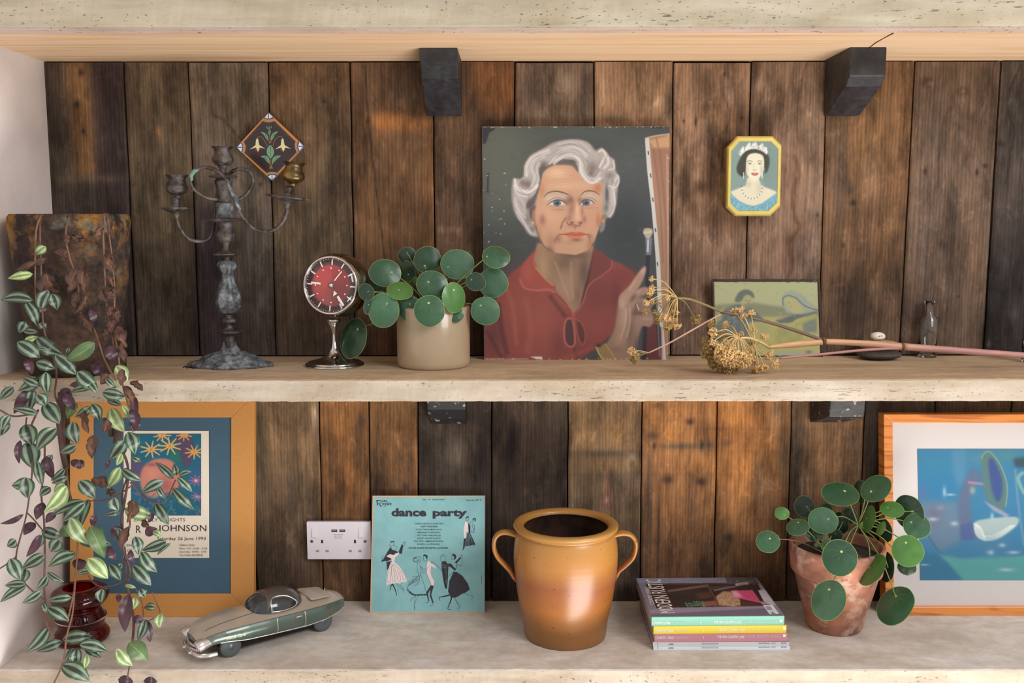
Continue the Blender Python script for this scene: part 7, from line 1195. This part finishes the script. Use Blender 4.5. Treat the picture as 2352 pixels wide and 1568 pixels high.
def tleaf(bx_, by_, tx, ty, w_, typ, Y, T):
    ox, oy, k = T; B0, T0 = onY(ox+bx_/k, oy+by_/k, Y), onY(ox+tx/k, oy+ty/k, Y+rt_.uniform(-.008, .008)); dv = (B0-CAM).normalized(); e = T0-B0; Ln_ = e.length; side = e.cross(dv).normalized()
    W_ = w_/k/kpx(B0)*(.5)*.96; tw = rt_.uniform(-.5, .5); bow = rt_.uniform(.10, .30)*Ln_; fold = rt_.uniform(.1, .5); crv = rt_.uniform(-.10, .10)*Ln_; NV, NU = 9, 6; V, C = [], []; dry = typ == 'b'
    for j in range(NV+1):
        t = j/NV; wp = W_*(math.sin(PI*min(1, t**.78))**.75 if 0 < t < 1 else .0)*(1.0 if t < .6 else 1-.10*(t-.6)); wp = max(wp, W_*.03)
        c_ = B0+e*t-dv*(bow*math.sin(PI*t)-.25*Ln_*t*t*.6)+side*(crv*math.sin(PI*t)); ca, sa = math.cos(tw*(t-.3)*1.6), math.sin(tw*(t-.3)*1.6)
        for i in range(NU+1):
            u = 2*i/NU-1; p = c_+side*(u*wp*ca)+dv*(u*wp*sa)+dv*(-fold*wp*abs(u)+.15*wp*u*u)
            if dry: p = p+dv*(1.1*wp*mnoise.noise(Vector((u*2.2+bx_, t*6, by_))))+side*(.8*wp*mnoise.noise(Vector((t*5, by_, u*1.5))))
            V.append(p); C.append((i/NU, t, 0))
    Fc = [(j*(NU+1)+i, j*(NU+1)+i+1, (j+1)*(NU+1)+i+1, (j+1)*(NU+1)+i) for j in range(NV) for i in range(NU)]
    o = mesh('leaf', V, Fc, MT[typ], root, smooth=True, cols=np.array(C)); q = rt_.uniform(.78, 1.18); o.color = (q, q, q*rt_.uniform(.92, 1.05), 1)
    nn_ = sum((f.normal for f in o.data.polygons), Vector())
    if nn_.dot(dv) > 0: o.data.flip_normals()
TA, TB = (0, 450, 2.85), (0, 960, 2.578)
LA = """300 330 228 385 64 y;300 410 95 495 50 b;215 510 50 540 62 y;300 505 290 710 115 b;215 680 0 680 78 s;315 615 265 762 88 s;340 640 375 745 84 s;165 685 250 860 76 s;165 820 125 895 74 s;150 880 250 890 46 s;260 830 300 880 52 s;160 945 250 918 46 y;240 925 410 1035 104 s;112 955 265 1060 104 s;240 1000 320 1010 32 s;620 960 430 1080 104 g;360 1040 500 1170 104 s;235 1090 360 1130 78 s;165 1060 210 1170 60 p;300 1150 310 1295 78 s;150 1190 270 1245 62 s;260 1200 118 1275 82 s;505 1150 640 1250 108 s;90 1250 0 1335 62 s;215 1260 185 1415 78 s;180 1270 90 1425 74 p;250 1425 80 1390 56 s;290 1350 390 1490 114 s;240 1300 300 1372 92 s;400 1262 470 1335 84 p;600 1250 460 1285 52 s;600 1360 655 1470 78 s;590 1380 490 1445 64 s;500 1350 440 1460 72 g;690 1190 760 1260 44 s;670 1285 820 1310 84 s;760 1110 835 1212 90 y;725 1385 815 1545 98 y;700 1330 800 1372 54 s;800 1370 845 1460 48 y;795 1215 760 1255 36 y;590 740 612 845 52 p;520 770 610 910 62 b;700 1160 660 1235 72 b;600 1100 695 1185 82 p;350 370 480 385 56 b;500 470 452 650 100 b;540 470 560 640 82 b;510 620 530 760 72 b;570 650 490 770 52 b;690 375 745 500 84 b;690 590 755 672 92 b;670 200 640 290 62 b;700 110 735 260 44 b;740 720 720 785 72 b;770 850 830 992 72 b;690 870 690 950 62 b;730 800 750 930 72 b;790 960 820 1095 62 b;710 980 760 1090 92 p;850 1215 935 1275 52 b;815 1240 870 1370 62 b;880 1310 900 1450 56 p;860 1390 880 1540 72 p;700 1450 680 1550 62 b;530 240 480 300 80 b;440 250 440 312 52 b;700 520 740 595 44 b;290 700 270 770 52 p;60 1430 15 1530 64 s;550 1400 580 1556 52 b;800 1130 790 1240 60 b;660 600 700 700 50 b;760 730 775 830 50 b;455 1240 620 1180 50 p;420 1290 490 1400 70 p;330 1180 210 1240 60 s;560 1200 640 1300 60 s;450 990 440 1040 30 s"""
LB = """10 0 5 105 84 s;150 35 190 160 104 s;335 55 215 195 94 s;160 140 195 300 118 s;120 130 115 270 44 p;430 20 460 155 84 s;450 160 355 205 62 s;275 225 315 360 64 p;310 215 245 330 54 s;215 250 250 400 54 s;185 375 68 400 84 s;150 350 165 475 94 s;400 350 305 385 52 s;300 410 235 462 58 s;385 390 320 440 62 y;395 400 260 555 94 y;470 370 565 475 88 s;710 290 635 415 72 y;720 300 840 370 62 s;740 130 650 245 88 s;760 80 800 215 88 s;721 210 690 280 44 y;780 230 840 260 38 s;670 470 702 548 78 s;500 490 300 580 62 s;505 500 370 612 74 s;525 480 475 652 78 s;735 540 910 582 88 y;415 590 520 745 94 y;460 720 660 750 88 s;530 640 620 830 100 g;370 640 420 700 92 g;245 660 370 700 74 s;245 690 225 770 54 s;350 720 300 792 92 s;140 570 0 625 34 p;260 500 215 602 62 p;210 620 140 692 62 p;235 690 155 822 54 p;95 720 42 760 62 s;265 805 130 890 74 s;450 800 285 880 78 s;60 830 120 960 88 s;150 890 130 980 74 s;150 980 28 990 54 s;155 990 0 1090 58 s;250 1020 130 1095 58 s;280 910 380 970 38 s;280 935 215 1012 54 s;425 1060 275 1082 54 s;280 1120 410 1200 78 s;520 830 640 950 102 y;540 900 450 922 38 s;650 865 715 960 74 s;605 1010 600 1092 62 s;785 870 895 990 84 s;800 700 820 812 68 s;985 730 840 782 68 s;835 790 930 912 78 s;860 690 930 652 62 p;905 670 955 700 42 y;1010 740 930 812 28 s;700 640 660 702 62 p;700 650 740 762 54 s;710 560 620 580 42 s;970 370 840 442 68 s;930 400 980 475 38 s;920 500 1000 632 70 s;1020 410 1150 542 58 s;1050 350 1140 437 48 s;1045 340 1030 268 48 s;1060 340 1135 318 38 s;1030 360 920 260 48 s;740 990 805 1005 26 y;760 1040 740 1267 84 p;800 1060 785 1132 54 y;830 1010 860 1062 62 s;920 1120 850 1122 48 s;955 1155 945 1242 62 y;860 1190 815 1322 58 s;850 1190 890 1327 62 p;790 1180 850 1202 52 p;760 1330 875 1435 112 g;690 1365 785 1465 78 y;290 1235 150 1387 78 s;370 1320 215 1382 64 s;370 1310 545 1290 84 s;470 1340 640 1382 74 s;500 1350 600 1417 62 s;440 1360 380 1452 62 s;455 1360 460 1482 74 s;515 1400 500 1482 48 y;365 1460 532 1557 104 s;700 1545 790 1562 62 p;850 1555 932 1562 42 p;250 1090 280 1152 34 s;470 830 460 902 84 p;540 360 640 402 62 b;630 430 692 442 52 b;550 100 545 242 64 b;460 250 495 292 44 p;640 10 615 85 54 b;790 0 810 75 64 p;790 480 750 622 54 b;760 640 720 782 54 b;702 1040 700 1092 34 p;560 640 600 720 70 g;330 560 270 620 50 p;650 250 625 300 30 p;640 760 690 840 50 p;840 600 880 650 40 b;720 860 690 900 40 s;420 250 480 300 50 p;385 300 300 370 50 s;740 700 700 640 60 p;770 780 800 860 40 p;560 570 545 640 44 p;900 560 880 620 36 p"""
cnt = 0
for LL, T in ((LA, TA), (LB, TB)):
    for it in LL.split(';'):
        a_ = it.split(); x0, y0, x1, y1, ww = map(float, a_[:5]); py = T[1]+(y0+y1)/2/T[2]
        Yl = -.335-rt_.random()*.012 if py < 800 else -.345-rt_.random()*.05
        if T is TB: Yl = -.345-rt_.random()*.075
        if x0/T[2] > 300 and T is TB and y0 > 200: Yl = -.345-rt_.random()*.03
        tleaf(x0, y0, x1, y1, ww, a_[5], Yl, T)
m_vine = mk('purple_brown_stem', (96, 66, 58), .6, var=.25, vs=60); m_vdry = mk('dry_tan_stem', (116, 82, 60), .7, var=.25, vs=60); m_bark = mk('dark_thick_stem', (78, 56, 48), .8, var=.3, vs=60, bump=.5)
def vine(T, pts, r, m, Y=-.352, Y0=None):
    ox, oy, k = T; n_ = len(pts); P = [onY(ox+x/k, oy+y/k, (Y0 if Y0 is not None and i == 0 else Y)+.006*math.sin(i*1.7)) for i, (x, y) in enumerate(pts)]
    mesh('stem', *tube(spline(P, 6), r, 7), m, root, smooth=True)
yt = -.318
for T, pts, r, m, Y, Y0 in ((TA, [(285, 128), (265, 140), (235, 250), (232, 600), (255, 870)], .0016, m_vdry, -.334, -.29), (TA, [(270, 128), (262, 200), (270, 480), (285, 850), (330, 980), (370, 1150), (360, 1300), (400, 1400)], .0018, m_vine, -.336, -.3), (TA, [(455, 135), (430, 250), (455, 400), (510, 560), (530, 770), (620, 880), (680, 1060), (760, 1210)], .0017, m_vdry, -.335, -.3),
    (TA, [(690, 118), (672, 150), (680, 350), (690, 560), (705, 760), (760, 960), (800, 1220), (850, 1400), (870, 1540)], .0019, m_vdry, -.336, -.3), (TA, [(700, 120), (715, 260), (740, 460), (750, 700), (735, 900), (760, 1050)], .0015, m_vdry, -.334, -.3), (TA, [(400, 1290), (398, 1400), (390, 1568)], .0062, m_bark, -.34, None), (TA, [(728, 1440), (735, 1568)], .0070, m_bark, -.34, None), (TA, [(0, 1400), (80, 1440), (190, 1430), (250, 1405)], .0017, m_vine, -.36, None), (TA, [(175, 1450), (170, 1500), (190, 1568)], .0015, m_vine, -.36, None), (TA, [(250, 1400), (205, 1500), (190, 1560)], .002, m_vine, -.356, None),
    (TB, [(205, 0), (180, 80), (190, 300), (175, 450), (150, 600), (95, 820), (130, 950), (200, 1030), (270, 1080)], .0015, m_vine, -.365, None), (TB, [(345, -20), (372, 200), (395, 300)], .0055, m_bark, -.345, None), (TB, [(395, 290), (410, 430), (455, 600), (460, 760), (445, 960), (430, 1150), (395, 1290), (375, 1440), (320, 1568)], .0017, m_vdry, -.36, None), (TB, [(265, 150), (262, 300), (245, 450), (260, 600), (265, 800), (262, 1000), (275, 1200), (320, 1300)], .0018, m_vine, -.36, None),
    (TB, [(680, -20), (695, 60), (690, 150)], .0064, m_bark, -.345, None), (TB, [(690, 140), (745, 240), (760, 340), (740, 480), (720, 620), (740, 800), (750, 960), (790, 1180), (785, 1320)], .0024, m_bark, -.352, None), (TB, [(785, 1300), (770, 1450), (760, 1500), (755, 1545)], .0013, m_vine, -.355, None), (TB, [(760, 330), (720, 480), (770, 620), (730, 760), (770, 900), (740, 1000)], .0018, m_vine, -.350, None), (TB, [(770, 380), (830, 440), (910, 500), (980, 490), (1010, 430), (1040, 365)], .0013, m_vine, -.36, None), (TB, [(520, 490), (650, 480), (780, 400)], .0013, m_vine, -.355, None), (TB, [(0, 890), (60, 850), (95, 820)], .0014, m_vine, -.365, None), (TB, [(160, 560), (200, 600), (245, 655)], .0013, m_vine, -.36, None), (TB, [(900, 1030), (930, 1100), (945, 1160), (870, 1205)], .0011, m_vine, -.352, None), (TB, [(800, 1000), (840, 1090), (850, 1180)], .0011, m_vine, -.352, None), (TB, [(620, 1000), (700, 980), (780, 930)], .0011, m_vine, -.352, None), (TB, [(520, 930), (560, 980), (640, 1010)], .0011, m_vine, -.35, None), (TB, [(400, 1205), (405, 1180), (440, 1020)], .0016, m_vdry, -.362, None)):
    vine(T, pts, r, m, Y, Y0)
